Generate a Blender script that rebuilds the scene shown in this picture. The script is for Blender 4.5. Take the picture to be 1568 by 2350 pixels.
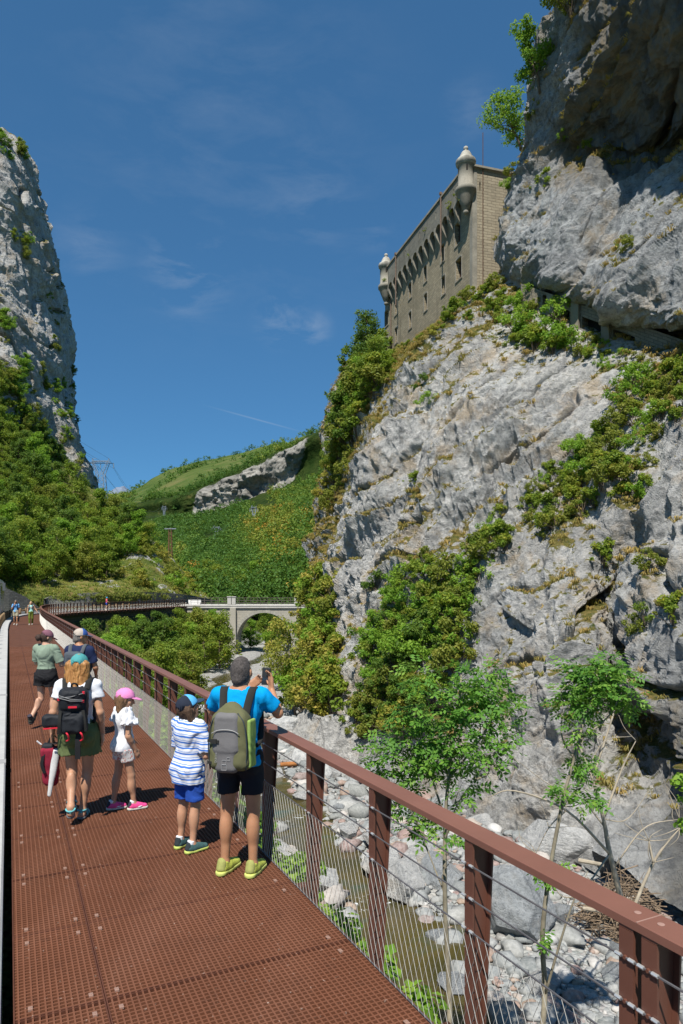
import bpy, math, random
import numpy as np
from mathutils import Vector, Matrix
from mathutils.bvhtree import BVHTree
for _o in list(bpy.data.objects):
    bpy.data.objects.remove(_o)
SC = bpy.context.scene
COL = SC.collection
R = math.radians
# ---------------------------------------------------------------- camera, sky, sun, exposure
CAMZ, HORIZ = 2.3, 1360.0          # eye height above the deck
cam_d = bpy.data.cameras.new('camera'); cam = bpy.data.objects.new('camera', cam_d); COL.objects.link(cam)
cam.location = (0, 0, CAMZ); cam.rotation_euler = (R(90), 0, 0)
cam_d.sensor_fit = 'HORIZONTAL'; cam_d.sensor_width = 24; cam_d.lens = 24
cam_d.shift_y = 0.118; cam_d.clip_start = 0.05; cam_d.clip_end = 30000
SC.camera = cam
SUN_EL, SUN_AZ = R(58), R(15)      # light travels away from the viewer and slightly to the right
ldir = Vector((math.sin(SUN_AZ) * math.cos(SUN_EL), math.cos(SUN_AZ) * math.cos(SUN_EL), -math.sin(SUN_EL)))
sl = bpy.data.lights.new('sun', 'SUN'); sl.energy = 4.8; sl.angle = R(0.5); sl.color = (1.0, 0.95, 0.87)
so = bpy.data.objects.new('sun', sl); COL.objects.link(so); so.rotation_euler = ldir.to_track_quat('-Z', 'Y').to_euler()
so.location = (-20, -60, 120)
W = bpy.data.worlds.new('World'); SC.world = W; W.use_nodes = True
def world():
    nt = W.node_tree; N = nt.nodes; L = nt.links; N.clear()
    out = N.new('ShaderNodeOutputWorld'); bg = N.new('ShaderNodeBackground'); L.new(bg.outputs[0], out.inputs[0])
    sky = N.new('ShaderNodeTexSky'); sky.sky_type = 'NISHITA'; sky.sun_disc = False
    sky.sun_elevation = SUN_EL; sky.sun_rotation = R(180) + SUN_AZ
    sky.altitude = 1600; sky.air_density = 0.85; sky.dust_density = 0.05; sky.ozone_density = 1.6
    hs = N.new('ShaderNodeHueSaturation'); hs.inputs['Saturation'].default_value = 1.0; hs.inputs['Value'].default_value = 1.0
    gm = N.new('ShaderNodeGamma'); gm.inputs[1].default_value = 0.60; L.new(sky.outputs[0], gm.inputs[0])
    tint = N.new('ShaderNodeMixRGB'); tint.blend_type = 'MULTIPLY'; tint.inputs[0].default_value = 1.0; tint.inputs[2].default_value = (0.42, 0.96, 1.42, 1)
    L.new(gm.outputs[0], tint.inputs[1]); L.new(tint.outputs[0], hs.inputs['Color'])
    # thin cirrus drawn on the sky dome by direction
    tc = N.new('ShaderNodeTexCoord')
    def vm(op, a, b=None):
        n = N.new('ShaderNodeVectorMath'); n.operation = op
        for k, v in enumerate((a, b)):
            if v is None: continue
            if isinstance(v, (tuple, list)): n.inputs[k].default_value = v
            else: L.new(v, n.inputs[k])
        return n
    def mt(op, a, b=None):
        n = N.new('ShaderNodeMath'); n.operation = op
        for k, v in enumerate((a, b)):
            if v is None: continue
            if isinstance(v, (int, float)): n.inputs[k].default_value = v
            else: L.new(v, n.inputs[k])
        return n.outputs[0]
    def blob(px, py, rad, stretch=None):
        d = Vector(((px - 784) / 1568, 1, (HORIZ - py) / 1568)).normalized()
        dist = vm('DISTANCE', tc.outputs['Generated'], tuple(d)).outputs['Value']
        mr = N.new('ShaderNodeMapRange'); mr.interpolation_type = 'SMOOTHSTEP'
        L.new(dist, mr.inputs[0]); mr.inputs[1].default_value = rad; mr.inputs[2].default_value = 0
        mr.inputs[3].default_value = 0; mr.inputs[4].default_value = 1
        return mr.outputs[0]
    mp = N.new('ShaderNodeMapping'); L.new(tc.outputs['Generated'], mp.inputs[0])
    mp.inputs['Rotation'].default_value = (0.0, R(-24), 0.15); mp.inputs['Scale'].default_value = (5, 6, 15)
    nz = N.new('ShaderNodeTexNoise'); L.new(mp.outputs[0], nz.inputs['Vector']); nz.inputs['Scale'].default_value = 1.6
    nz.inputs['Detail'].default_value = 9; nz.inputs['Roughness'].default_value = 0.62; nz.inputs['Distortion'].default_value = 0.35
    rp = N.new('ShaderNodeMapRange'); L.new(nz.outputs['Fac'], rp.inputs[0])
    rp.inputs[1].default_value = 0.45; rp.inputs[2].default_value = 0.75; rp.inputs[3].default_value = 0; rp.inputs[4].default_value = 1
    tot = None
    for px, py, rad, amp in ((430, 630, .075, .42), (200, 570, .06, .2), (645, 735, .05, .5), (720, 755, .035, .45), (560, 420, .3, .06),
                             (1090, 250, .05, .2), (740, 470, .08, .14), (480, 150, .3, .05), (860, 530, .04, .16)):
        m = mt('MULTIPLY', blob(px, py, rad), amp)
        tot = m if tot is None else mt('ADD', tot, m)
    cl = mt('MULTIPLY', tot, rp.outputs[0])
    # contrail: points near a great circle between two directions, limited to the span
    a = Vector(((470 - 784) / 1568, 1, (HORIZ - 930) / 1568)).normalized(); b = Vector(((690 - 784) / 1568, 1, (HORIZ - 990) / 1568)).normalized()
    nrm = a.cross(b).normalized()
    dd = mt('ABSOLUTE', vm('DOT_PRODUCT', tc.outputs['Generated'], tuple(nrm)).outputs['Value'])
    ln = N.new('ShaderNodeMapRange'); L.new(dd, ln.inputs[0]); ln.inputs[1].default_value = 0.0016; ln.inputs[2].default_value = 0
    ln.inputs[3].default_value = 0; ln.inputs[4].default_value = 0.22
    cl = mt('ADD', cl, mt('MULTIPLY', ln.outputs[0], blob(590, 962, .085)))
    mx = N.new('ShaderNodeMixRGB'); L.new(cl, mx.inputs[0]); L.new(hs.outputs[0], mx.inputs[1]); mx.inputs[2].default_value = (3.2, 3.7, 4.4, 1)
    L.new(mx.outputs[0], bg.inputs[0]); bg.inputs[1].default_value = 0.112
world()
SC.view_settings.view_transform = 'Standard'; SC.view_settings.look = 'None'
SC.view_settings.exposure = 0.42; SC.view_settings.gamma = 1.0
SC.cycles.max_bounces = 6; SC.cycles.transparent_max_bounces = 6
rng = np.random.default_rng(7)
random.seed(7)
# ---------------------------------------------------------------- helpers: scene points, objects
def P(px, py, Y):                   # point at distance Y seen in that direction
    return np.array(((px - 784) / 1568 * Y, Y, CAMZ + (HORIZ - py) / 1568 * Y))
def G(px, py, z=0.0):               # point of the horizontal plane z seen in that direction
    Y = (CAMZ - z) * 1568 / (py - HORIZ)
    return np.array(((px - 784) / 1568 * Y, Y, z))
def mesh(name, V, F, smooth=False, uv=None, attrs=None):
    """F: array (m,k) or list of such arrays with different k"""
    V = np.asarray(V, np.float32).reshape(-1, 3)
    Fs = F if isinstance(F, list) else [F]
    Fs = [np.asarray(f, np.int32) for f in Fs if len(f)]
    me = bpy.data.meshes.new(name)
    nl = sum(f.size for f in Fs); nf = sum(len(f) for f in Fs)
    me.vertices.add(len(V)); me.vertices.foreach_set('co', V.ravel())
    me.loops.add(nl); me.polygons.add(nf)
    lv = np.concatenate([f.ravel() for f in Fs]) if Fs else np.zeros(0, np.int32)
    me.loops.foreach_set('vertex_index', lv)
    tot = np.concatenate([np.full(len(f), f.shape[1], np.int32) for f in Fs])
    st = np.concatenate(([0], np.cumsum(tot)[:-1])).astype(np.int32)
    me.polygons.foreach_set('loop_start', st); me.polygons.foreach_set('loop_total', tot)
    me.polygons.foreach_set('use_smooth', np.full(nf, bool(smooth)))
    if uv is not None:
        l = me.uv_layers.new(name='uv'); l.data.foreach_set('uv', np.asarray(uv, np.float32)[lv].ravel())
    for k, a in (attrs or {}).items():
        at = me.attributes.new(k, 'FLOAT', 'POINT'); at.data.foreach_set('value', np.asarray(a, np.float32))
    me.update(calc_edges=True); me.validate()
    return me
def link(name, me, mt=None, parent=None):
    o = bpy.data.objects.new(name, me); COL.objects.link(o)
    if mt is not None and me is not None:
        me.materials.clear()
        for m in (mt if isinstance(mt, (list, tuple)) else [mt]): me.materials.append(m)
    if parent is not None: o.parent = parent
    return o
def tag(o, label=None, cat=None, group=None, kind=None):
    if label: o['label'] = label
    if cat: o['category'] = cat
    if group: o['group'] = group
    if kind: o['kind'] = kind
    return o
def thing(name, label, cat, loc=(0, 0, 0), rz=0.0, group=None):
    o = bpy.data.objects.new(name, None); COL.objects.link(o); o.location = loc; o.rotation_euler = (0, 0, rz)
    o.empty_display_size = 0.2
    return tag(o, label, cat, group)
def copy_tree(o, parent=None):
    c = o.copy(); COL.objects.link(c)
    if parent is not None: c.parent = parent
    for ch in list(o.children): copy_tree(ch, c)
    return c
class MB:
    """collects boxes, tubes, polygons into one mesh"""
    def __init__(s): s.V = []; s.F = {}; s.n = 0
    def add(s, V, F):
        V = np.asarray(V, float).reshape(-1, 3); F = np.asarray(F, int)
        s.V.append(V); s.F.setdefault(F.shape[1], []).append(F + s.n); s.n += len(V); return s
    def box(s, c, h, ax=None):
        """centre, half sizes, optional 3 axes"""
        c = np.asarray(c, float); ax = np.eye(3) if ax is None else np.asarray(ax, float)
        k = np.array([[x, y, z] for x in (-1, 1) for y in (-1, 1) for z in (-1, 1)], float) * np.asarray(h, float)
        return s.add(c + k @ ax, [[0, 1, 3, 2], [4, 6, 7, 5], [0, 4, 5, 1], [2, 3, 7, 6], [0, 2, 6, 4], [1, 5, 7, 3]])
    def beam(s, a, b, w, t, up=(0, 0, 1)):
        a = np.asarray(a, float); b = np.asarray(b, float); d = b - a; l = np.linalg.norm(d); d = d / l
        u = np.asarray(up, float); x = np.cross(d, u)
        if np.linalg.norm(x) < 1e-6: x = np.cross(d, (1, 0, 0))
        x /= np.linalg.norm(x); y = np.cross(x, d)
        return s.box((a + b) / 2, (l / 2, w / 2, t / 2), (d, x, y))
    def tube(s, pts, rad, n=6, cap=True):
        pts = np.asarray(pts, float); m = len(pts); rad = np.broadcast_to(np.asarray(rad, float), (m,))
        T = np.gradient(pts, axis=0); T /= np.linalg.norm(T, axis=1)[:, None] + 1e-12
        ref = np.array((0, 0, 1.0)) if abs(T[0, 2]) < 0.9 else np.array((1.0, 0, 0))
        X = np.cross(T, ref); X /= np.linalg.norm(X, axis=1)[:, None] + 1e-12; Y = np.cross(T, X)
        a = np.arange(n) * 2 * np.pi / n
        V = pts[:, None] + rad[:, None, None] * (np.cos(a)[None, :, None] * X[:, None] + np.sin(a)[None, :, None] * Y[:, None])
        i = np.arange(m - 1)[:, None] * n; j = np.arange(n)[None]; k = (j + 1) % n
        F = np.stack([i + j, i + k, i + n + k, i + n + j], -1).reshape(-1, 4)
        s.add(V.reshape(-1, 3), F)
        if cap:
            b = s.n - m * n
            s.F.setdefault(n, []).append(np.array([list(range(b + n - 1, b - 1, -1)), list(range(s.n - n, s.n))]))
        return s
    def lathe(s, c, prof, n=24, ax=None):
        prof = np.asarray(prof, float); m = len(prof); a = np.arange(n) * 2 * np.pi / n
        V = np.stack([prof[:, None, 0] * np.cos(a), prof[:, None, 0] * np.sin(a), np.repeat(prof[:, None, 1], n, 1)], -1).reshape(-1, 3)
        if ax is not None: V = V @ np.asarray(ax, float)
        i = np.arange(m - 1)[:, None] * n; j = np.arange(n)[None]; k = (j + 1) % n
        return s.add(V + np.asarray(c, float), np.stack([i + j, i + k, i + n + k, i + n + j], -1).reshape(-1, 4))
    def prism(s, poly, d):
        """flat polygon (k,3) extruded by vector d"""
        p = np.asarray(poly, float); k = len(p); q = p + np.asarray(d, float)
        b = s.n; s.V.append(np.vstack((p, q))); s.n += 2 * k
        i = np.arange(k); j = (i + 1) % k
        s.F.setdefault(4, []).append(np.stack([b + i, b + j, b + k + j, b + k + i], -1))
        s.F.setdefault(k, []).append(np.array([list(range(b + k - 1, b - 1, -1)), list(range(b + k, b + 2 * k))])); return s
    def build(s, name, mt, parent=None, smooth=False, bevel=0):
        me = mesh(name, np.vstack(s.V), [np.vstack(f) for f in s.F.values()], smooth)
        o = link(name, me, mt, parent)
        if bevel:
            b = o.modifiers.new('bevel', 'BEVEL'); b.width = bevel; b.segments = 2; b.limit_method = 'ANGLE'
        return o
# ---------------------------------------------------------------- numpy noise
def _h(x, y, z, s):
    n = (x * 374761393 + y * 668265263 + z * 2147483647 + s * 974634777) & 0xFFFFFFFF
    n = ((n ^ (n >> 13)) * 1274126177) & 0xFFFFFFFF
    n = ((n ^ (n >> 15)) * 2246822519) & 0xFFFFFFFF
    return ((n ^ (n >> 16)) & 0xFFFFFF).astype(np.float32) / 16777215.0
def vnoise(p, seed=0):
    p = np.asarray(p, np.float64); i = np.floor(p).astype(np.int64); f = (p - i).astype(np.float32); f = f * f * f * (f * (f * 6 - 15) + 10)
    r = 0
    for a in (0, 1):
        for b in (0, 1):
            for c in (0, 1):
                w = (f[..., 0] if a else 1 - f[..., 0]) * (f[..., 1] if b else 1 - f[..., 1]) * (f[..., 2] if c else 1 - f[..., 2])
                r = r + w * _h(i[..., 0] + a, i[..., 1] + b, i[..., 2] + c, seed)
    return r * 2 - 1
def fbm(p, oct=4, seed=0, gain=0.5, ridged=False):
    p = np.asarray(p, float); t = 0; a = 1.0; s = 0
    for k in range(oct):
        n = vnoise(p, seed + k)
        t = t + a * (1 - 2 * np.abs(n) if ridged else n); s += a; a *= gain; p = p * 2.03 + 17.3
    return t / s
def cells(p, seed=0):
    """worley: (F1, F2-F1, random of the nearest cell, offset vector to its centre)"""
    p = np.asarray(p, np.float64); i = np.floor(p).astype(np.int64); f = p - i
    d1 = np.full(p.shape[:-1], 9.0); d2 = d1.copy(); rid = np.zeros(p.shape[:-1]); off = np.zeros(p.shape)
    for a in (-1, 0, 1):
        for b in (-1, 0, 1):
            for c in (-1, 0, 1):
                q = (i[..., 0] + a, i[..., 1] + b, i[..., 2] + c)
                v = np.stack([a + _h(*q, seed + 1) - f[..., 0], b + _h(*q, seed + 2) - f[..., 1], c + _h(*q, seed + 3) - f[..., 2]], -1)
                d = np.sqrt((v ** 2).sum(-1)); m = d < d1
                d2 = np.where(m, d1, np.minimum(d2, d)); rid = np.where(m, _h(*q, seed + 4), rid)
                off = np.where(m[..., None], v, off); d1 = np.where(m, d, d1)
    return d1, d2 - d1, rid, off
_FN = np.array([(1, .25, .15), (-.75, .3, .45), (.15, 1, -.2), (-.25, -.85, .3), (.25, .1, 1.25), (-.15, .2, -.6), (.6, -.5, -.5)], np.float32)
def facets(p, seed=0):
    """continuous crystal-like noise: flat faces meeting in sharp edges. 0 at block tips, larger in the clefts"""
    p = np.asarray(p, np.float64); i = np.floor(p - .5).astype(np.int64); f = (p - i).astype(np.float32); best = np.full(p.shape[:-1], 9, np.float32)
    for a in (0, 1):
        for b in (0, 1):
            for c in (0, 1):
                q = (i[..., 0] + a, i[..., 1] + b, i[..., 2] + c)
                v = f - np.stack([a + .15 + .7 * _h(*q, seed + 1), b + .15 + .7 * _h(*q, seed + 2), c + .15 + .7 * _h(*q, seed + 3)], -1)
                best = np.minimum(best, (v @ _FN.T).max(-1))
    return best
def cr(P_, n):
    """Catmull-Rom resample along axis 0 to n samples"""
    P_ = np.asarray(P_, float); m = len(P_); E = np.concatenate((2 * P_[:1] - P_[1:2], P_, 2 * P_[-1:] - P_[-2:-1]))
    t = np.linspace(0, m - 1, n) if np.isscalar(n) else np.asarray(n, float)
    i = np.clip(np.floor(t).astype(int), 0, m - 2); f = (t - i).reshape((-1,) + (1,) * (P_.ndim - 1))
    a, b, c, d = E[i], E[i + 1], E[i + 2], E[i + 3]
    return 0.5 * (2 * b + (c - a) * f + (2 * a - 5 * b + 4 * c - d) * f ** 2 + (3 * b - a - 3 * c + d) * f ** 3)
def grid_faces(nr, nc):
    i = np.arange(nr - 1)[:, None] * nc; j = np.arange(nc - 1)[None]
    return np.stack([i + j, i + j + 1, i + nc + j + 1, i + nc + j], -1).reshape(-1, 4)
def grid_normals(Q):
    du = np.gradient(Q, axis=1); dv = np.gradient(Q, axis=0); n = np.cross(du, dv); return n / (np.linalg.norm(n, axis=-1, keepdims=True) + 1e-9)
# ---------------------------------------------------------------- materials
MATS = {}
class NB:
    """small node builder"""
    def __init__(s, name):
        s.m = bpy.data.materials.new(name); s.m.use_nodes = True; s.nt = s.m.node_tree; s.N = s.nt.nodes; s.L = s.nt.links
        s.b = s.N['Principled BSDF']; s.tc = s.N.new('ShaderNodeTexCoord')
    def put(s, inp, v):
        if v is None: return
        if isinstance(v, (int, float, tuple, list)):
            if isinstance(v, (tuple, list)) and len(v) == 3 and inp.type == 'RGBA': v = (*v, 1)
            inp.default_value = v
        else: s.L.new(v, inp)
    def co(s, kind='Object', scale=None, rot=None):
        o = s.tc.outputs[kind]
        if scale is None and rot is None: return o
        m = s.N.new('ShaderNodeMapping'); s.L.new(o, m.inputs[0])
        if scale is not None: m.inputs['Scale'].default_value = scale if isinstance(scale, (tuple, list)) else (scale,) * 3
        if rot is not None: m.inputs['Rotation'].default_value = rot
        return m.outputs[0]
    def noise(s, vec, scale, detail=4, rough=0.55, dist=0.0):
        n = s.N.new('ShaderNodeTexNoise'); s.L.new(vec, n.inputs['Vector']); n.inputs['Scale'].default_value = scale
        n.inputs['Detail'].default_value = detail; n.inputs['Roughness'].default_value = rough; n.inputs['Distortion'].default_value = dist
        return n.outputs['Fac']
    def vor(s, vec, scale, feature='F1', out='Distance'):
        n = s.N.new('ShaderNodeTexVoronoi'); s.L.new(vec, n.inputs['Vector']); n.inputs['Scale'].default_value = scale; n.feature = feature
        return n.outputs[out]
    def ramp(s, fac, stops):
        n = s.N.new('ShaderNodeValToRGB'); s.L.new(fac, n.inputs[0]); e = n.color_ramp.elements
        while len(e) < len(stops): e.new(0.5)
        for k, (p, c) in enumerate(stops):
            e[k].position = p; e[k].color = (*c, 1) if not isinstance(c, (int, float)) else (c, c, c, 1)
        return n.outputs[0]
    def mr(s, v, a, b, c=0.0, d=1.0):
        n = s.N.new('ShaderNodeMapRange'); s.put(n.inputs[0], v)
        for k, x in enumerate((a, b, c, d)): n.inputs[k + 1].default_value = x
        return n.outputs[0]
    def math(s, op, a, b=0.0):
        n = s.N.new('ShaderNodeMath'); n.operation = op; s.put(n.inputs[0], a); s.put(n.inputs[1], b); return n.outputs[0]
    def mix(s, f, a, b, mode='MIX'):
        n = s.N.new('ShaderNodeMixRGB'); n.blend_type = mode; s.put(n.inputs[0], f); s.put(n.inputs[1], a); s.put(n.inputs[2], b); return n.outputs[0]
    def attr(s, name):
        n = s.N.new('ShaderNodeAttribute'); n.attribute_name = name; return n.outputs['Fac']
    def objrand(s):
        return s.N.new('ShaderNodeObjectInfo').outputs['Random']
    def sep(s, v):
        n = s.N.new('ShaderNodeSeparateXYZ'); s.L.new(v, n.inputs[0]); return n.outputs
    def bump(s, h, strength=0.3, dist=0.02, prev=None):
        n = s.N.new('ShaderNodeBump'); s.L.new(h, n.inputs['Height']); n.inputs['Strength'].default_value = strength; n.inputs['Distance'].default_value = dist
        if prev is not None: s.L.new(prev, n.inputs['Normal'])
        return n.outputs[0]
    def done(s, col, rough=0.7, bump=None, metal=0.0, spec=0.3, trans=None):
        s.put(s.b.inputs['Base Color'], col); s.put(s.b.inputs['Roughness'], rough); s.put(s.b.inputs['Metallic'], metal)
        s.put(s.b.inputs['Specular IOR Level'], spec)
        if bump is not None: s.L.new(bump, s.b.inputs['Normal'])
        if trans is not None:
            t = s.N.new('ShaderNodeBsdfTranslucent'); s.put(t.inputs[0], trans[0]); x = s.N.new('ShaderNodeMixShader')
            x.inputs[0].default_value = trans[1]; s.L.new(s.b.outputs[0], x.inputs[1]); s.L.new(t.outputs[0], x.inputs[2])
            s.L.new(x.outputs[0], s.N['Material Output'].inputs[0])
        return s.m
def mat(name, c, rough=0.7, var=0.15, scale=6.0, metal=0.0, spec=0.3, bump=0.0, bscale=40.0, c2=None, coord='Object', fine=0.0):
    """plain material with mottling and a fine bump"""
    if name in MATS: return MATS[name]
    b = NB(name); v = b.co(coord); n = b.noise(v, scale, 5, 0.6)
    lo = tuple(x * (1 - var) for x in c); hi = tuple(min(1, x * (1 + var)) for x in (c2 or c))
    col = b.ramp(n, [(0.3, lo), (0.7, hi)])
    if fine: col = b.mix(fine, col, b.ramp(b.noise(v, scale * 12, 3), [(0.35, tuple(x * .6 for x in c)), (0.65, tuple(min(1, x * 1.3) for x in c))]))
    bp = b.bump(b.noise(v, bscale, 4), bump, 0.01) if bump else None
    MATS[name] = b.done(col, rough, bp, metal, spec); return MATS[name]
# ================================================================ LAND
def rock_material(name, base_lo, base_hi, dark, warm, sc=1.0, strat=R(40), moss=True, zones=False):
    b = NB(name); v = b.co('Object')
    w = b.co('Object', (0.35 * sc, 0.35 * sc, 1.3 * sc), (0, strat, 0))
    n1 = b.noise(v, 0.16 * sc, 6, 0.62); n2 = b.noise(w, 0.55, 8, 0.66, 0.4); n3 = b.noise(v, 3.2 * sc, 7, 0.7)
    vs = b.co('Object', (1.3 * sc, 1.3 * sc, 0.14 * sc)); st = b.noise(vs, 0.8, 6, 0.6)
    n4 = b.noise(v, 7.5 * sc, 8, 0.78); cl = b.noise(b.co('Object', (0.5 * sc, 0.5 * sc, 1.5 * sc), (0, strat, 0)), 2.4, 7, 0.72, 0.6)
    col = b.ramp(n2, [(0.36, base_lo), (0.60, base_hi)])
    col = b.mix(b.mr(n1, 0.50, 0.66, 0, 0.6), col, tuple(min(.62, x * 1.12) for x in base_hi))
    col = b.mix(b.mr(n3, 0.47, 0.62, 0, 0.6), col, dark)
    col = b.mix(b.mr(st, 0.53, 0.66, 0, 0.6), col, tuple(x * 0.8 for x in dark))
    col = b.mix(b.mr(b.noise(v, 0.33 * sc, 7, 0.68), 0.52, 0.64, 0, 0.7), col, warm)
    col = b.mix(b.mr(cl, 0.57, 0.67, 0, 0.65), col, tuple(x * 0.55 for x in dark))
    col = b.mix(b.mr(n4, 0.54, 0.65, 0, 0.55), col, tuple(x * 0.55 for x in dark))
    col = b.mix(b.mr(n4, 0.46, 0.34, 0, 0.5), col, tuple(min(.62, x * 1.25) for x in base_hi))
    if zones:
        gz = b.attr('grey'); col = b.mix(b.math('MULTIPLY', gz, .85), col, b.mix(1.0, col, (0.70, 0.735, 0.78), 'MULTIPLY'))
        shade_stain = b.ramp(b.noise(b.co('Object', (0.8, 0.8, 0.10)), 0.9, 6, 0.65), [(0.36, (0.10, 0.105, 0.11)), (0.5, (0.18, 0.18, 0.17)), (0.62, (0.25, 0.205, 0.14)), (0.75, (0.34, 0.335, 0.32))])
        col = b.mix(b.attr('hollow'), col, shade_stain)  # overhang and cave shade painted into the rock colour, with brown stain streaks
    if moss:
        veg = b.attr('veg'); nm = b.noise(v, 1.6 * sc, 6, 0.7)
        f = b.mr(b.math('ADD', veg, b.math('MULTIPLY', b.math('SUBTRACT', nm, 0.5), 1.7)), 0.34, 0.50)
        g = b.ramp(b.noise(v, 2.2 * sc, 5, 0.7), [(0.34, (0.05, 0.075, 0.016)), (0.48, (0.14, 0.13, 0.035)), (0.62, (0.25, 0.19, 0.065))])
        col = b.mix(f, col, g)
    h = b.math('ADD', b.math('MULTIPLY', n3, 0.7), b.math('ADD', b.math('MULTIPLY', n4, 0.8), b.math('MULTIPLY', cl, -0.5)))
    bp = b.bump(h, 0.95, 0.26 / sc)
    return b.done(col, 0.92, bp, spec=0.15)
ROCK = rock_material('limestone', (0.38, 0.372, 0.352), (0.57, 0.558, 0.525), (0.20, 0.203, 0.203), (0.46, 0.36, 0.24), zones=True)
ROCK_LEFT = rock_material('grey limestone', (0.33, 0.325, 0.31), (0.53, 0.52, 0.49), (0.17, 0.175, 0.18), (0.38, 0.29, 0.18), 0.55, R(-55))
def rock_shape(Q, N, S=1.0, strat=R(40), seed=3, amp=1.0, big=1.0, flute=None):
    """displace a grid (r,c,3) of rock: tilted facets, bedding steps, cracks, roughness. returns new grid"""
    x = Q[..., 0]; y = Q[..., 1]; z = Q[..., 2]
    q = Q + 0.9 * S * np.stack([fbm(Q / (4 * S), 3, seed + 50), fbm(Q / (4 * S), 3, seed + 60), fbm(Q / (4 * S), 3, seed + 70)], -1)
    al = q[..., 0] * math.cos(strat) + q[..., 2] * math.sin(strat); w = q[..., 2] * math.cos(strat) - q[..., 0] * math.sin(strat)
    d = big * 1.5 * S * fbm(Q / (11 * S), 3, seed)
    for L, A, sd in ((8.0, 2.6, 1), (3.3, 1.25, 2), (1.35, 0.66, 3), (0.55, 0.27, 4)):
        c = np.stack([al / (L * 1.9 * S), q[..., 1] / (L * 1.1 * S), w / (L * 0.62 * S)], -1)
        d = d + A * S * (0.42 - facets(c, seed + 10 * sd))
    if flute is not None:
        fl = fbm(np.stack([x / (1.1 * S), y / (1.1 * S), z / (8 * S)], -1), 3, seed + 33, .55, True); d = d + flute * S * (fl - .3) * np.clip(.5 + 1.2 * vnoise(Q / (9 * S), seed + 34), 0, 1)
    wl = w / (2.1 * S) + 0.9 * fbm(Q / (7 * S), 2, seed + 5); saw = wl % 1.0; li = np.floor(wl).astype(np.int64); lr = _h(li, li * 0 + 7, li * 0, seed)
    global SAW; SAW = (saw, lr)
    d = d + 0.85 * S * (np.minimum(saw ** 2.2, (1 - saw) * 9)) * np.clip(lr * 1.6 - .3 + .5 * vnoise(Q / (9 * S), seed + 6), 0, 1.2)
    d = d - 1.0 * S * np.exp(-(np.minimum(saw, 1 - saw) / .055) ** 2) * np.clip(.5 + 1.5 * vnoise(Q / (6 * S), seed + 9), 0, 1)
    d = d + 0.13 * S * fbm(Q / (1.6 * S), 4, seed + 7, 0.5) + 0.06 * S * fbm(Q / (0.5 * S), 3, seed + 8, 0.5, True)
    return Q + N * (amp * d)[..., None]
BVH = {}
def rayhit(px, py, keys=('cliff_face',), jitter=0):
    o = Vector((0, 0, CAMZ)); d = Vector(((px - 784) / 1568, 1, (HORIZ - py) / 1568)).normalized(); best = None
    for k in keys:
        h = BVH[k].ray_cast(o, d)
        if h[0] is not None and (best is None or h[3] < best[1]): best = (h[0], h[3], h[1])
    return best
def add_bvh(key, V, F):
    BVH[key] = BVHTree.FromPolygons([tuple(v) for v in V], [tuple(f) for f in F])
def sheet(ctrl, nr, nc):
    """control rows of (px,py,Y) (or 'w' world triples) to a smooth grid"""
    C = np.array([[P(*c) for c in row] for row in ctrl]); A = cr(C, nr); A = np.swapaxes(cr(np.swapaxes(A, 0, 1), nc), 0, 1); return A
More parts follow.
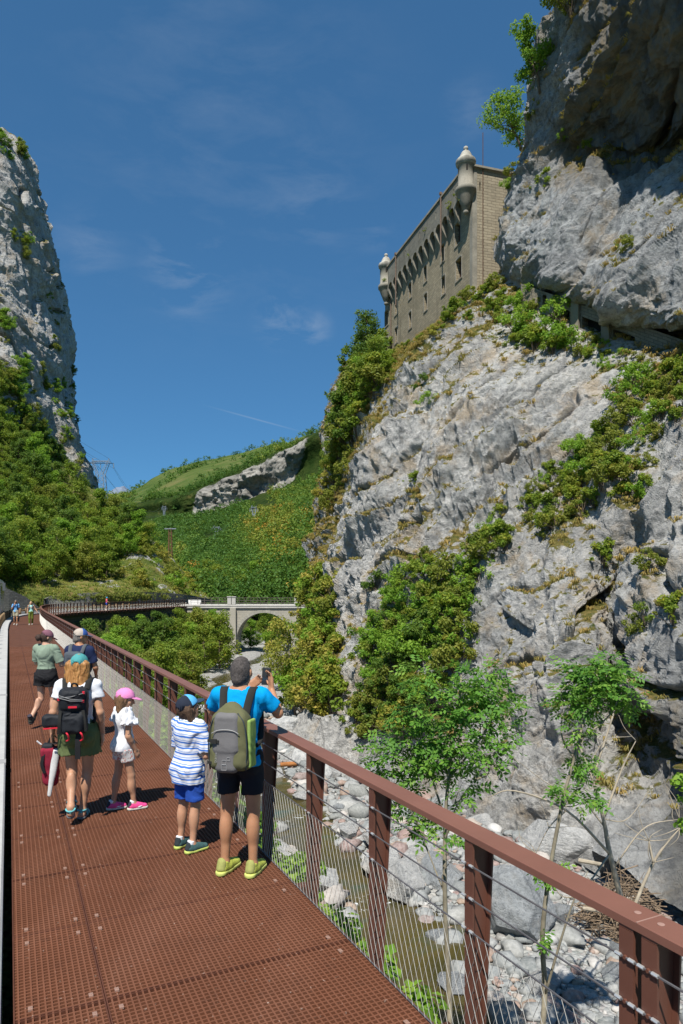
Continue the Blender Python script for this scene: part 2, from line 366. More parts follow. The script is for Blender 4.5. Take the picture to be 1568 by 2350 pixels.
# ---------------------------------------------------------------- right cliff
RC = [
 [(2000, 2500, 18), (1640, 2180, 21), (1450, 2060, 23.4), (1300, 1970, 27), (1150, 1915, 30), (960, 1845, 34.5), (800, 1770, 41), (700, 1705, 48), (690, 1605, 62), (705, 1530, 80), (740, 1510, 100)],
 [(1950, 1950, 20), (1640, 1800, 24.5), (1480, 1740, 29.5), (1310, 1750, 28.6), (1160, 1720, 31.4), (985, 1680, 36), (850, 1620, 42.5), (770, 1570, 50), (735, 1500, 64), (728, 1450, 82), (760, 1430, 105)],
 [(1900, 1650, 20.5), (1560, 1590, 25.5), (1405, 1560, 32.5), (1315, 1560, 29.8), (1165, 1560, 33.4), (1000, 1530, 38), (875, 1490, 45), (790, 1470, 52), (742, 1430, 66), (731, 1400, 84), (770, 1390, 106)],
 [(1900, 1400, 22), (1540, 1380, 27.8), (1400, 1370, 35.5), (1320, 1380, 32.4), (1180, 1390, 36), (1020, 1380, 41), (900, 1360, 47.5), (810, 1360, 54.5), (750, 1340, 68.5), (737, 1320, 86), (790, 1330, 108)],
 [(1900, 1120, 25), (1640, 1130, 29), (1490, 1150, 34), (1340, 1170, 38.5), (1200, 1160, 41.5), (1050, 1150, 44.5), (930, 1140, 50), (840, 1130, 58), (775, 1120, 72), (757, 1090, 87), (820, 1100, 110)],
 [(1900, 850, 32.5), (1650, 880, 36), (1510, 900, 40), (1370, 910, 43.5), (1220, 910, 46), (1090, 900, 48.6), (970, 900, 54), (885, 900, 63), (810, 880, 76), (787, 870, 88), (850, 880, 110)],
 [(1900, 775, 36), (1650, 790, 39.0), (1520, 812, 42.2), (1390, 785, 46), (1250, 738, 49.8), (1120, 705, 56), (1015, 745, 59.5), (935, 830, 68), (872, 845, 79), (845, 800, 90), (950, 800, 110)],
 [(1900, 690, 37), (1650, 735, 41.2), (1530, 765, 45.2), (1400, 735, 48.8), (1270, 688, 52.4), (1160, 640, 58.5), (1150, 620, 66), (1050, 690, 80), (925, 830, 96), (880, 860, 105), (900, 850, 115)],
 [(1900, 620, 34), (1650, 690, 37), (1530, 705, 40.6), (1400, 690, 44.6), (1275, 640, 48.8), (1160, 580, 57.5), (1160, 580, 68), (1080, 660, 84), (960, 780, 98), (900, 850, 107), (910, 850, 116)],
 [(1900, 370, 37.5), (1650, 420, 42), (1545, 440, 44.2), (1425, 460, 47.5), (1300, 470, 50.5), (1183, 480, 57.5), (1178, 520, 72), (1105, 630, 88), (1000, 730, 100), (920, 820, 110), (920, 850, 117)],
 [(1900, 250, 40.5), (1650, 300, 45.5), (1550, 340, 49), (1440, 360, 51.5), (1330, 360, 53.5), (1212, 350, 57.5), (1195, 440, 75), (1140, 600, 92), (1040, 700, 104), (950, 800, 114), (940, 840, 120)],
 [(1900, 60, 37.5), (1650, 110, 41), (1560, 170, 43.5), (1450, 190, 47), (1345, 210, 51), (1243, 190, 56.5), (1225, 380, 77), (1165, 560, 94), (1060, 690, 106), (970, 790, 116), (950, 830, 122)],
 [(1900, -150, 34.5), (1650, -90, 37), (1570, -30, 39.5), (1465, 0, 43.5), (1375, 20, 48.5), (1300, 20, 55.5), (1275, 280, 78), (1195, 520, 96), (1080, 680, 108), (990, 780, 118), (960, 830, 124)],
 [(1900, -500, 36), (1650, -430, 38.5), (1580, -330, 41), (1480, -270, 45), (1400, -180, 50), (1335, -120, 57), (1320, 180, 80), (1230, 480, 98), (1110, 660, 110), (1010, 770, 120), (970, 830, 126)],
 [(1950, -640, 50), (1750, -560, 54), (1680, -420, 56), (1580, -350, 58), (1480, -250, 62), (1420, -180, 68), (1400, 120, 86), (1290, 450, 100), (1150, 640, 112), (1040, 760, 122), (990, 830, 128)],
]
NR, NC = 1150, 940
Q = sheet(RC, NR, NC)
Nn = grid_normals(Q)
vc = np.array((0, 0, 2.3)) - Q
if np.mean((Nn * vc).sum(-1)) < 0: Nn = -Nn
Qs = Q
for _k in range(2):      # soften control creases before the detail goes on
    E_ = np.pad(Qs, ((1, 1), (1, 1), (0, 0)), mode='edge')
    Qs = (Qs + E_[2:, 1:-1] + E_[:-2, 1:-1] + E_[1:-1, 2:] + E_[1:-1, :-2]) / 5
rw_ = np.linspace(0, len(RC) - 1, NR)[:, None]; cw_ = np.linspace(0, 10, NC)[None]
calm = 1 - .8 * np.clip((rw_ - 5.0) * 2, 0, 1) * np.clip((7.9 - rw_) * 1.5, 0, 1) * np.clip((cw_ - 1.0) * 2, 0, 1) * np.clip((5.2 - cw_) * 2, 0, 1)
Qc = rock_shape(Qs, Nn, 1.0, R(40), 3, calm, 0.6, np.clip((24 - Qs[..., 2]) / 8, 0, 1) * .8)
N2 = grid_normals(Qc); N2 = N2 if np.mean((N2 * (np.array((0, 0, 2.3)) - Qc)).sum(-1)) > 0 else -N2
# where soil and grass hold: flatter rock, plus broad patches
zz = Qc[..., 2]; yy = Qc[..., 1]
patch = fbm(Qs / 7.0, 3, 91)
left_end = np.clip((yy - 52) / 22, 0, 1) * np.clip((34 - zz) / 6, 0, 1)
sm = N2[..., 2]; colp_v = np.linspace(0, 10, NC)[None] * np.ones((NR, 1))
veg = np.clip((sm - 0.25) * 0.9, 0, 0.7) + 0.40 * patch + 0.46 * left_end + .10 * (colp_v > 4) * np.clip((fbm(Qs / 2.5, 3, 77) + 0.25) * 2, 0, 1)
veg = veg + .42 * np.exp(-((SAW[0] - .86) / .11) ** 2) * (SAW[1] > .35) * np.clip(.5 + 1.6 * patch, 0, 1)
veg = veg * (Qs[..., 2] < 60) * np.clip((zz + 7) / 4, 0, 1)
veg[N2[..., 2] < -0.1] = 0
rowp = np.linspace(0, len(RC) - 1, NR)[:, None] * np.ones((1, NC)); colp = np.linspace(0, 10, NC)[None] * np.ones((NR, 1)); wob = 1.2 * fbm(Qs / 9, 3, 95)
greyz = np.clip((rowp + wob - 7.0) / .8, 0, 1) + .75 * np.clip(fbm(Qs / 6, 3, 96) * 2.6 - .2, 0, 1) * (rowp < 7.5)
hollow = np.clip((rowp + .5 * wob - 9.1) / .5, 0, 1) * np.clip((12.9 + wob - rowp) / .8, 0, 1) * np.clip((4.5 + .6 * wob - colp) / .5, 0, 1)  # mask of the overhang where shade is painted darker
hollow = np.maximum(hollow, np.clip((2.1 - rowp) / .5, 0, 1) * np.clip((1.75 + .25 * wob - colp) / .25, 0, 1) * .8)  # lower cave gets the same painted shade
CLV, CLF = Qc.reshape(-1, 3), grid_faces(*Qc.shape[:2])
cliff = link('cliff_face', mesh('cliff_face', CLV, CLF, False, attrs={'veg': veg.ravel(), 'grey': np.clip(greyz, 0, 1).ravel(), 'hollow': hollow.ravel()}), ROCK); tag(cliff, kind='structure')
add_bvh('cliff_face', CLV[::1], CLF)
# ---------------------------------------------------------------- left cliff
LC = [
 [(-400, 1050, 125), (-150, 1010, 136), (0, 1010, 150), (80, 1050, 160), (135, 1100, 170), (196, 1140, 180), (206, 1150, 232)],
 [(-400, 900, 132), (-150, 880, 142), (0, 890, 154), (80, 920, 163), (125, 970, 171), (184, 1065, 181), (194, 1080, 234)],
 [(-400, 700, 140), (-150, 730, 150), (0, 780, 159), (75, 830, 167), (108, 870, 173), (150, 950, 184), (172, 985, 240)],
 [(-400, 550, 146), (-150, 580, 154), (0, 660, 162), (70, 720, 170), (98, 750, 175), (128, 820, 187), (163, 790, 236)],
 [(-400, 400, 150), (-150, 440, 158), (0, 540, 166), (60, 580, 173), (86, 610, 178), (114, 650, 188), (133, 690, 232)],
 [(-400, 220, 156), (-150, 280, 162), (-10, 400, 170), (45, 440, 176), (68, 470, 181), (90, 520, 190), (100, 560, 232)],
 [(-400, 80, 162), (-150, 140, 168), (-20, 300, 174), (12, 330, 179), (34, 340, 183), (60, 360, 191), (62, 400, 232)],
 [(-420, 60, 176), (-180, 120, 182), (-60, 280, 190), (-20, 310, 196), (4, 320, 200), (30, 350, 208), (40, 390, 240)],
]
Q = sheet(LC, 420, 300); Nn = grid_normals(Q); Nn = Nn if np.mean((Nn * (np.array((0, 0, 2.3)) - Q)).sum(-1)) > 0 else -Nn
Qc = rock_shape(Q, Nn, 2.4, R(-52), 23, 0.85, 0.6, .4)
N2 = grid_normals(Qc); N2 = N2 if np.mean((N2 * (np.array((0, 0, 2.3)) - Qc)).sum(-1)) > 0 else -N2
veg = np.clip((N2[..., 2] - 0.3) * 1.1, 0, 0.8) + 0.25 * fbm(Q / 15, 3, 31)
LCV, LCF = Qc.reshape(-1, 3), grid_faces(*Qc.shape[:2])
tag(link('cliff_wall', mesh('cliff_wall', LCV, LCF, False, attrs={'veg': veg.ravel()}), ROCK_LEFT), kind='structure')
add_bvh('cliff_wall', LCV, LCF)
# ---------------------------------------------------------------- left hillside
def grass_material(name, stops, sc=1.0, rockf=0.0, bump=0.5):
    b = NB(name); v = b.co('Object'); n = b.noise(v, 0.35 * sc, 7, 0.68, 0.3); f = b.noise(v, 5.0 * sc, 6, 0.7)
    col = b.ramp(b.math('ADD', b.math('MULTIPLY', n, 0.75), b.math('MULTIPLY', f, 0.25)), stops)
    if rockf:
        rk = b.math('ADD', b.math('MULTIPLY', b.noise(v, 0.5 * sc, 6, 0.7), 0.6), b.math('MULTIPLY', b.attr('rock'), 1.0))
        rc = b.ramp(b.noise(v, 1.7 * sc, 6, 0.7), [(0.35, (0.2, 0.195, 0.185)), (0.6, (0.42, 0.41, 0.38))])
        col = b.mix(b.mr(rk, rockf, rockf + 0.08), col, rc)
    return b.done(col, 0.95, b.bump(f, bump, 0.25 / sc), spec=0.1)
HILL = grass_material('dry grass slope', [(0.36, (0.04, 0.065, 0.014)), (0.47, (0.09, 0.115, 0.025)), (0.55, (0.17, 0.16, 0.05)), (0.66, (0.2, 0.105, 0.05))], 0.6, 0.74)
LH = [
 [(-300, 1430, 57), (-90, 1425, 77), (10, 1425, 89), (110, 1402, 95.2), (220, 1386, 101.6), (330, 1380, 111.6), (420, 1376, 125.6), (478, 1379, 139.6)],
 [(-300, 1352, 62), (-90, 1345, 80), (10, 1352, 92), (110, 1362, 96), (220, 1360, 102), (330, 1360, 112), (420, 1366, 126), (478, 1374, 140)],
 [(-300, 1290, 72), (-90, 1300, 90), (10, 1310, 99), (110, 1335, 102), (220, 1338, 108), (330, 1336, 118), (415, 1348, 131), (474, 1372, 143)],
 [(-300, 1200, 90), (-90, 1220, 106), (10, 1250, 114), (110, 1290, 117), (220, 1300, 122), (330, 1296, 128), (402, 1320, 138), (472, 1372, 148)],
 [(-300, 1080, 112), (-90, 1110, 126), (10, 1140, 134), (110, 1190, 140), (220, 1220, 144), (318, 1246, 148), (388, 1292, 152), (470, 1374, 156)],
 [(-300, 980, 130), (-90, 960, 144), (10, 970, 154), (90, 1020, 164), (160, 1080, 172), (232, 1140, 174), (336, 1226, 172), (460, 1376, 170)],
 [(-300, 960, 140), (-90, 950, 160), (10, 960, 175), (85, 1020, 190), (160, 1100, 196), (225, 1150, 204), (320, 1260, 205), (440, 1395, 205)],
]
Q = sheet(LH, 240, 360); Nn = grid_normals(Q); Nn = Nn if np.mean(Nn[..., 2]) > 0 else -Nn
rk = np.clip(fbm(Q / 6, 3, 5, ridged=True) - 0.42, 0, 1) * 1.5 * np.clip((Q[..., 0] + 62) / 14, 0, 1)
Qc = Q + Nn * (0.8 * fbm(Q / 5, 4, 61) + 0.25 * fbm(Q / 1.2, 3, 62) + 0.5 * np.clip(rk - 0.25, 0, 1))[..., None]
HLV, HLF = Qc.reshape(-1, 3), grid_faces(*Qc.shape[:2]); HILLQ = Qc
tag(link('hillside', mesh('hillside', HLV, HLF, True, attrs={'rock': rk.ravel()}), HILL), kind='structure')
add_bvh('hillside', HLV, HLF)
# ---------------------------------------------------------------- far hills
FH = [
 [(250, 1440, 175), (380, 1425, 170), (520, 1420, 160), (640, 1420, 152), (760, 1425, 142), (900, 1425, 140)],
 [(250, 1350, 215), (380, 1352, 205), (520, 1360, 190), (640, 1355, 172), (760, 1335, 152), (900, 1300, 150)],
 [(260, 1320, 330), (380, 1312, 290), (510, 1305, 250), (640, 1280, 215), (765, 1240, 175), (900, 1180, 170)],
 [(250, 1255, 500), (370, 1255, 450), (490, 1245, 390), (620, 1205, 330), (770, 1150, 260), (900, 1060, 240)],
 [(240, 1215, 690), (330, 1222, 670), (450, 1216, 610), (580, 1185, 550), (770, 1105, 430), (900, 1000, 380)],
 [(240, 1180, 800), (320, 1192, 790), (445, 1190, 740), (570, 1150, 705), (690, 1104, 665), (900, 950, 600)],
 [(240, 1160, 815), (318, 1166, 803), (440, 1138, 755), (570, 1082, 718), (700, 1014, 678), (900, 900, 640)],
 [(240, 1158, 900), (320, 1160, 880), (445, 1128, 850), (575, 1072, 820), (720, 1012, 780), (900, 920, 740)],
 [(200, 1155, 1300), (310, 1148, 1250), (420, 1102, 1200), (560, 1058, 1150), (740, 1006, 1050), (900, 950, 950)],
 [(180, 1140, 2000), (292, 1138, 1950), (385, 1090, 1900), (515, 1055, 1850), (640, 1028, 1750), (900, 950, 1500)],
 [(150, 1150, 2400), (270, 1150, 2400), (380, 1120, 2400), (520, 1090, 2400), (680, 1060, 2400), (900, 1000, 2400)],
]
Q = sheet(FH, 330, 330); sc_ = (Q[..., 1] / 120.0)
dz = sc_ * (2.3 * fbm(Q / (16 * sc_[..., None]), 4, 41)) * np.clip((Q[..., 1] - 160) / 60, 0, 1)
rowt = np.linspace(0, 10, 330)[:, None] * np.ones((1, 330)); colt = np.linspace(0, 5, 330)[None] * np.ones((330, 1))
band = np.clip((rowt - 4.95) * 5, 0, 1) * np.clip((6.25 - rowt) * 4, 0, 1) * np.clip((colt - 1.5) * 1.4, 0, 1) * np.clip((4.2 - colt) * 3, 0, 1) * np.clip(.75 + 1.3 * fbm(Q / 55, 3, 49), 0, 1)
rough = band * sc_ * (1.5 * fbm(Q / 22, 4, 45, 0.6, True) + 1.2 * fbm(Q / 7, 4, 46, 0.6))
Qc = Q.copy(); Qc[..., 2] += dz * (1 - band); Qc[..., 1] -= rough * 1.2; Qc[..., 0] -= rough * 0.4
lowrock = np.clip(fbm(Q / (0.10 * Q[..., 1:2] + 6), 3, 48, 0.6) - 0.28, 0, 1) * 2.5 * ((rowt > 1.2) & (rowt < 4.3))
def hill_material():
    b = NB('mountain meadow'); v = b.co('Object'); n = b.noise(v, 0.012, 7, 0.65, 0.4); f = b.noise(v, 0.09, 6, 0.7)
    green = b.ramp(b.math('ADD', b.math('MULTIPLY', n, 0.7), b.math('MULTIPLY', f, 0.3)), [(0.36, (0.035, 0.075, 0.015)), (0.5, (0.085, 0.125, 0.03)), (0.62, (0.15, 0.15, 0.055))])
    under = b.ramp(f, [(0.35, (0.012, 0.032, 0.006)), (0.6, (0.04, 0.06, 0.014)), (0.74, (0.12, 0.10, 0.035))])
    col = b.mix(b.attr('meadow'), under, green)
    w = b.co('Object', (0.03, 0.03, 0.07)); r1 = b.noise(w, 1.0, 8, 0.7, 0.5)
    rc = b.ramp(r1, [(0.34, (0.10, 0.10, 0.085)), (0.48, (0.26, 0.25, 0.225)), (0.66, (0.42, 0.405, 0.36))])
    rk = b.math('ADD', b.attr('rock'), b.math('MULTIPLY', b.math('SUBTRACT', b.noise(v, 0.035, 6, 0.7), 0.5), 1.3))
    col = b.mix(b.mr(rk, 0.42, 0.55), col, rc)
    return b.done(col, 0.95, b.bump(b.noise(v, 0.25, 6, 0.75), 0.9, 3.0), spec=0.05)
meadow = np.clip((rowt - 6.8) * 3, 0, 1)
FARQ = Qc; FAR_BAND = band; FAR_ROW = rowt; FAR_COL = colt
FHV, FHF = Qc.reshape(-1, 3), grid_faces(330, 330)
tag(link('hills', mesh('hills', FHV, FHF, True, attrs={'rock': np.clip(band + 0.8 * lowrock, 0, 1).ravel(), 'meadow': meadow.ravel()}), hill_material()), kind='structure')
add_bvh('hills', FHV, FHF)
# a bare grey summit in the gap of the valley
pk = [[(200, 1190, 3600), (240, 1190, 3600), (280, 1190, 3600), (310, 1190, 3600), (360, 1190, 3600)],
      [(200, 1150, 3800), (240, 1145, 3800), (270, 1130, 3800), (300, 1140, 3800), (360, 1160, 3800)],
      [(200, 1146, 4000), (240, 1138, 4000), (276, 1124, 4000), (296, 1127, 4000), (330, 1150, 4000)],
      [(200, 1170, 4400), (240, 1160, 4400), (276, 1150, 4400), (296, 1150, 4400), (330, 1170, 4400)]]
Q = sheet(pk, 60, 80); Q[..., 2] += 30 * fbm(Q / 160, 4, 51, 0.6, True) - 10
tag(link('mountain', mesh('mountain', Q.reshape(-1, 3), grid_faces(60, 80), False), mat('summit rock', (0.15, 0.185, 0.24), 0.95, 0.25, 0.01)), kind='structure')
# ---------------------------------------------------------------- walkway axis
_c = [(-0.84 + t * -0.438, 4.08 + t * 0.899) for t in (-16, -8, 0, 8, 16, 24, 32, 38, 42)]
AX = np.array(_c + [(-23.6, 51.1), (-28.0, 61.2), (-30.6, 69.6), (-31.3, 77.5), (-30.5, 86.3), (-29.2, 100), (-27.7, 113), (-27.2, 117.5)])
AX = cr(AX, 900); _s = np.concatenate(([0], np.cumsum(np.linalg.norm(np.diff(AX, axis=0), axis=1)))); SLEN = _s[-1]
def ax_at(s, off=0.0, z=0.0):
    """point(s) at arc length s, off metres to the right, height z"""
    s = np.asarray(s, float); x = np.interp(s, _s, AX[:, 0]); y = np.interp(s, _s, AX[:, 1]); e = 0.6
    tx = np.interp(s + e, _s, AX[:, 0]) - np.interp(s - e, _s, AX[:, 0]); ty = np.interp(s + e, _s, AX[:, 1]) - np.interp(s - e, _s, AX[:, 1])
    l = np.hypot(tx, ty); nx, ny = ty / l, -tx / l
    return np.stack([x + nx * off, y + ny * off, np.full_like(x, 0) + z], -1)
def s_of_y(y): return float(np.interp(y, AX[:, 1], _s))
def side_dist(X, Y):
    """signed distance to the right of the walkway axis, and arc length"""
    sh = X.shape; p = np.stack([X.ravel(), Y.ravel()], -1); A = AX[::6]; out = np.zeros(len(p)); so_ = np.zeros(len(p)); S = _s[::6]
    for k in range(0, len(p), 20000):
        d = ((p[k:k + 20000, None] - A[None]) ** 2).sum(-1); j = d.argmin(1); i0 = np.clip(j, 0, len(A) - 2); t = A[i0 + 1] - A[i0]; t /= np.linalg.norm(t, axis=1)[:, None]
        r = p[k:k + 20000] - A[i0]; out[k:k + 20000] = r[:, 0] * t[:, 1] - r[:, 1] * t[:, 0]; so_[k:k + 20000] = S[j]
    return out.reshape(sh), so_.reshape(sh)
# ---------------------------------------------------------------- river bed with the left bank
RIV = cr(np.array([(3.2, 8.0), (2.6, 13), (1.9, 17), (1.7, 21.5), (-0.2, 26.5), (-1.6, 30), (-3.4, 35), (-5.2, 42), (-8.2, 52), (-11.5, 64), (-14.5, 82), (-13.5, 104), (-13, 125), (-16, 160), (-24, 220)]), 260)
gx = np.arange(-48, 24.01, 0.3); gy = np.concatenate((np.arange(-6, 60, 0.3), np.arange(60, 176, 0.8)))
X, Y = np.meshgrid(gx, gy); rr, ss = side_dist(X, Y)
dr = np.full(X.shape, 99.0)
for k in range(0, len(RIV), 2): dr = np.minimum(dr, np.hypot(X - RIV[k, 0], Y - RIV[k, 1]))
pt = np.stack([X, Y, 0 * X], -1)
bank = -1.0 - 1.15 * (rr - 1.3) + 0.5 * fbm(pt / 2.2, 3, 71)
bank = np.where(ss > 66, np.minimum(bank, -2.2 - 0.75 * (rr - 1.0) + 0.5 * fbm(pt / 2.2, 3, 71)), bank)
bed = -8.15 + 0.35 * fbm(pt / 5, 3, 72) + 0.16 * fbm(pt / 1.1, 3, 73) - 0.85 * np.exp(-(dr / 1.25) ** 2)
Z = np.maximum(np.minimum(bank, -0.75), bed); Z = np.where(rr < 1.25, np.where(rr < -1.5, -0.9, -1.1), Z)
Z = np.where(Y > 140, np.maximum(Z, bed), Z)
bedveg = np.clip((Z + 7.0) / 1.2, 0, 1)
BDV = np.stack([X, Y, Z], -1).reshape(-1, 3); BDF = grid_faces(*X.shape)
def bed_material():
    b = NB('river gravel'); v = b.co('Object')
    cell = b.vor(v, 9.0, 'F1', 'Color'); g = b.sep(cell)[0]; d = b.vor(v, 9.0, 'F1', 'Distance')
    col = b.ramp(g, [(0.0, (0.24, 0.25, 0.245)), (0.35, (0.38, 0.385, 0.37)), (0.6, (0.30, 0.255, 0.24)), (0.8, (0.2, 0.225, 0.215)), (1.0, (0.48, 0.48, 0.46))])
    col = b.mix(b.mr(b.noise(v, 0.5, 5, 0.6), 0.5, 0.65, 0, 0.7), col, (0.40, 0.39, 0.36))
    soil = b.ramp(b.noise(v, 1.5, 6, 0.7), [(0.35, (0.025, 0.045, 0.01)), (0.55, (0.075, 0.085, 0.025)), (0.7, (0.17, 0.13, 0.06))])
    col = b.mix(b.attr('veg'), col, soil)
    return b.done(col, 0.9, b.bump(b.math('SUBTRACT', 1.0, d), 0.9, 0.07), spec=0.2)
tag(link('riverbed', mesh('riverbed', BDV, BDF, True, attrs={'veg': bedveg.ravel()}), bed_material()), kind='structure')
add_bvh('riverbed', BDV, BDF)
def bed_z(x, y):
    h = BVH['riverbed'].ray_cast(Vector((x, y, 40)), Vector((0, 0, -1))); return h[0].z if h[0] is not None else -8.2
def water_material():
    b = NB('river water'); v = b.co('Object'); n = b.noise(v, 2.2, 5, 0.6, 0.6)
    col = b.ramp(b.noise(v, 0.35, 4, 0.6), [(0.35, (0.045, 0.04, 0.014)), (0.55, (0.085, 0.065, 0.022)), (0.72, (0.03, 0.075, 0.062))])
    foam = b.mr(b.math('ADD', b.attr('foam'), b.math('MULTIPLY', b.math('SUBTRACT', b.noise(v, 2.6, 8, 0.75, 1.2), 0.5), 2.4)), 0.62, 0.8)
    col = b.mix(foam, col, (0.75, 0.8, 0.82))
    m = b.done(col, 0.06, b.bump(n, 0.35, 0.06), spec=0.5); b.put(b.b.inputs['Roughness'], b.mr(foam, 0, 1, 0.05, 0.6)); return m
wv, fo = [], []
nw = 7
tt = np.gradient(RIV, axis=0); tt /= np.linalg.norm(tt, axis=1)[:, None]
for k in range(len(RIV)):
    wz = -8.33 - 0.001 * max(0, RIV[k, 1] - 20)
    for j in range(nw):
        o = (j - (nw - 1) / 2) * .75; wv.append((RIV[k, 0] + tt[k, 1] * o, RIV[k, 1] - tt[k, 0] * o, wz))
        y = RIV[k, 1]; fo.append(0.45 * math.exp(-((y - 32.0) / 1.8) ** 2) + 0.55 * math.exp(-((y - 23.5) / 1.0) ** 2) + 0.45 * math.exp(-((y - 45) / 4) ** 2) + (0.4 if y > 52 else 0))
tag(link('river_water', mesh('river_water', wv, grid_faces(len(RIV), nw), True, attrs={'foam': fo}), water_material()), kind='structure')
# one sheet of ground under everything, out to the horizon
gm = MB(); gm.add([(-9000, -3000, -10.5), (9000, -3000, -10.5), (9000, 12000, -10.5), (-9000, 12000, -10.5)], [[0, 1, 2, 3]])
tag(gm.build('ground', mat('valley floor', (0.06, 0.08, 0.025), 0.95, 0.3, 0.05)), kind='structure')
# ================================================================ BUILT THINGS
def masonry(name, c1, c2, mortar, bw=0.55, bh=0.22, sc=1.0, stain=0.5, bump=0.6, coord='UV', vertical=False):
    b = NB(name); v = b.co(coord); dn = b.N.new('ShaderNodeTexNoise'); b.L.new(v, dn.inputs['Vector']); dn.inputs['Scale'].default_value = 2.2; dn.inputs['Detail'].default_value = 3; v = b.mix(.13, v, dn.outputs['Color'], 'ADD')
    br = b.N.new('ShaderNodeTexBrick'); b.L.new(v, br.inputs['Vector'])
    br.inputs['Scale'].default_value = 1.0; br.inputs['Brick Width'].default_value = bw; br.inputs['Row Height'].default_value = bh
    br.inputs['Mortar Size'].default_value = 0.018; br.inputs['Mortar Smooth'].default_value = 0.4; br.inputs['Bias'].default_value = 0.0
    for k, c in (('Color1', c1), ('Color2', c2), ('Mortar', mortar)): br.inputs[k].default_value = (*c, 1)
    o = b.co('Object'); n = b.noise(o, 0.45, 6, 0.65); f = b.noise(o, 5, 6, 0.7)
    col = b.mix(b.mr(n, 0.45, 0.65, 0, stain), br.outputs['Color'], tuple(x * 0.55 for x in c1))
    col = b.mix(b.mr(f, 0.4, 0.68, 0, 0.5), col, tuple(min(1, x * 1.25) for x in c2))
    st = b.noise(b.co('Object', (1.2, 1.2, 0.12)), 1.0, 5, 0.6)
    col = b.mix(b.mr(st, 0.52, 0.7, 0, stain), col, tuple(x * 0.5 for x in c1))
    h = b.math('ADD', b.math('MULTIPLY', br.outputs['Fac'], -1.0), b.math('MULTIPLY', f, 0.8))
    return b.done(col, 0.92, b.bump(h, bump, 0.05), spec=0.15)
FORT_STONE = masonry('fort rubble stone', (0.40, 0.34, 0.235), (0.27, 0.235, 0.165), (0.16, 0.135, 0.095), 0.6, 0.24, stain=0.6, bump=1.0)
END_STONE = masonry('fort coursed stone', (0.40, 0.345, 0.25), (0.30, 0.26, 0.19), (0.19, 0.16, 0.115), 0.8, 0.26, stain=0.5, bump=1.0)
DRESSED = mat('dressed grey stone', (0.27, 0.25, 0.205), 0.9, 0.35, 0.9, bump=0.4, bscale=9, fine=0.3)
PARAPET = masonry('parapet stone', (0.25, 0.235, 0.19), (0.205, 0.195, 0.165), (0.12, 0.115, 0.09), 1.1, 0.45, stain=0.75, bump=0.6)
DARKVOID = mat('dark interior', (0.02, 0.018, 0.016), 0.95, 0.2)
RUST = mat('rusty iron', (0.10, 0.05, 0.03), 0.8, 0.3)
SHUTTER = mat('weathered window grille', (0.055, 0.035, 0.025), 0.8, 0.4, 3)
def wall_grid(frame, a0, a1, z0, z1, holes, depth, back=True):
    """wall in the plane b=0 of frame(a,b,z) with rectangular holes [(a,z,w,h)], reveals going to b=depth. returns V,F,uv"""
    xs = sorted(set([a0, a1] + [h[0] - h[2] / 2 for h in holes] + [h[0] + h[2] / 2 for h in holes]))
    zs = sorted(set([z0, z1] + [h[1] - h[3] / 2 for h in holes] + [h[1] + h[3] / 2 for h in holes]))
    V, F, U = [], [], []
    def quad(pts, uvs):
        n = len(V); V.extend(pts); U.extend(uvs); F.append([n, n + 1, n + 2, n + 3])
    for i in range(len(xs) - 1):
        for j in range(len(zs) - 1):
            ca, cz = (xs[i] + xs[i + 1]) / 2, (zs[j] + zs[j + 1]) / 2
            if any(abs(ca - h[0]) < h[2] / 2 and abs(cz - h[1]) < h[3] / 2 for h in holes): continue
            c = [(xs[i], zs[j]), (xs[i + 1], zs[j]), (xs[i + 1], zs[j + 1]), (xs[i], zs[j + 1])]
            quad([frame(a, 0, z) for a, z in c], c)
    for h in holes:
        l, r, b_, t = h[0] - h[2] / 2, h[0] + h[2] / 2, h[1] - h[3] / 2, h[1] + h[3] / 2
        for (p, q) in (((l, b_), (r, b_)), ((r, b_), (r, t)), ((r, t), (l, t)), ((l, t), (l, b_))):
            quad([frame(p[0], 0, p[1]), frame(q[0], 0, q[1]), frame(q[0], depth, q[1]), frame(p[0], depth, p[1])],
                 [(p[0], p[1]), (q[0], q[1]), (q[0] + depth, q[1]), (p[0] + depth, p[1])])
    return np.array(V), np.array(F), np.array(U)
def quads(name, Vs, mt, parent=None):
    """list of (V,F,uv) blocks to one object"""
    V, F, U, n = [], [], [], 0
    for v, f, u in Vs: V.append(v); F.append(np.asarray(f) + n); U.append(u); n += len(v)
    return link(name, mesh(name, np.vstack(V), np.vstack(F), uv=np.vstack(U)), mt, parent)
# ---------------------------------------------------------------- the fort on the cliff
fO = np.array((11.9, 62.0)); fA = np.array((-0.291, 0.957)); fE = np.array((0.957, 0.291)); FL, FD = 21.0, 11.0
def FR(a, b, z): xy = fO + fA * a + fE * b; return np.array((xy[0], xy[1], z))
fort = thing('fort', 'long tan stone fort with round corner turrets, perched on the cliff', 'fort', (0, 0, 0))
def px2az(px, py):
    u = (px - 784) / 1568; a = (fO[0] - fO[1] * u) / (-fA[0] + fA[1] * u); Yd = fO[1] + fA[1] * a; return a, CAMZ + (HORIZ - py) / 1568 * Yd
wins = []
for zx, zy, w, h in [(930, 960, 1.15, 2.1), (785, 1150, .8, 1.7), (622, 1345, .8, 1.65), (478, 1505, .8, 1.65), (343, 1665, .8, 1.65), (255, 1765, 1.1, 1.8),
                     (938, 1300, 1.2, 1.95), (793, 1455, .8, 1.75), (625, 1615, .8, 1.7), (478, 1785, .8, 1.75), (345, 1930, .8, 1.75), (255, 2020, 1.0, 1.7)]:
    a, z = px2az(826 + zx * .2422, 303 + zy * .2422); wins.append((a, z, w, h))
ZT, ZP, ZB = 40.9, 38.75, 19.0
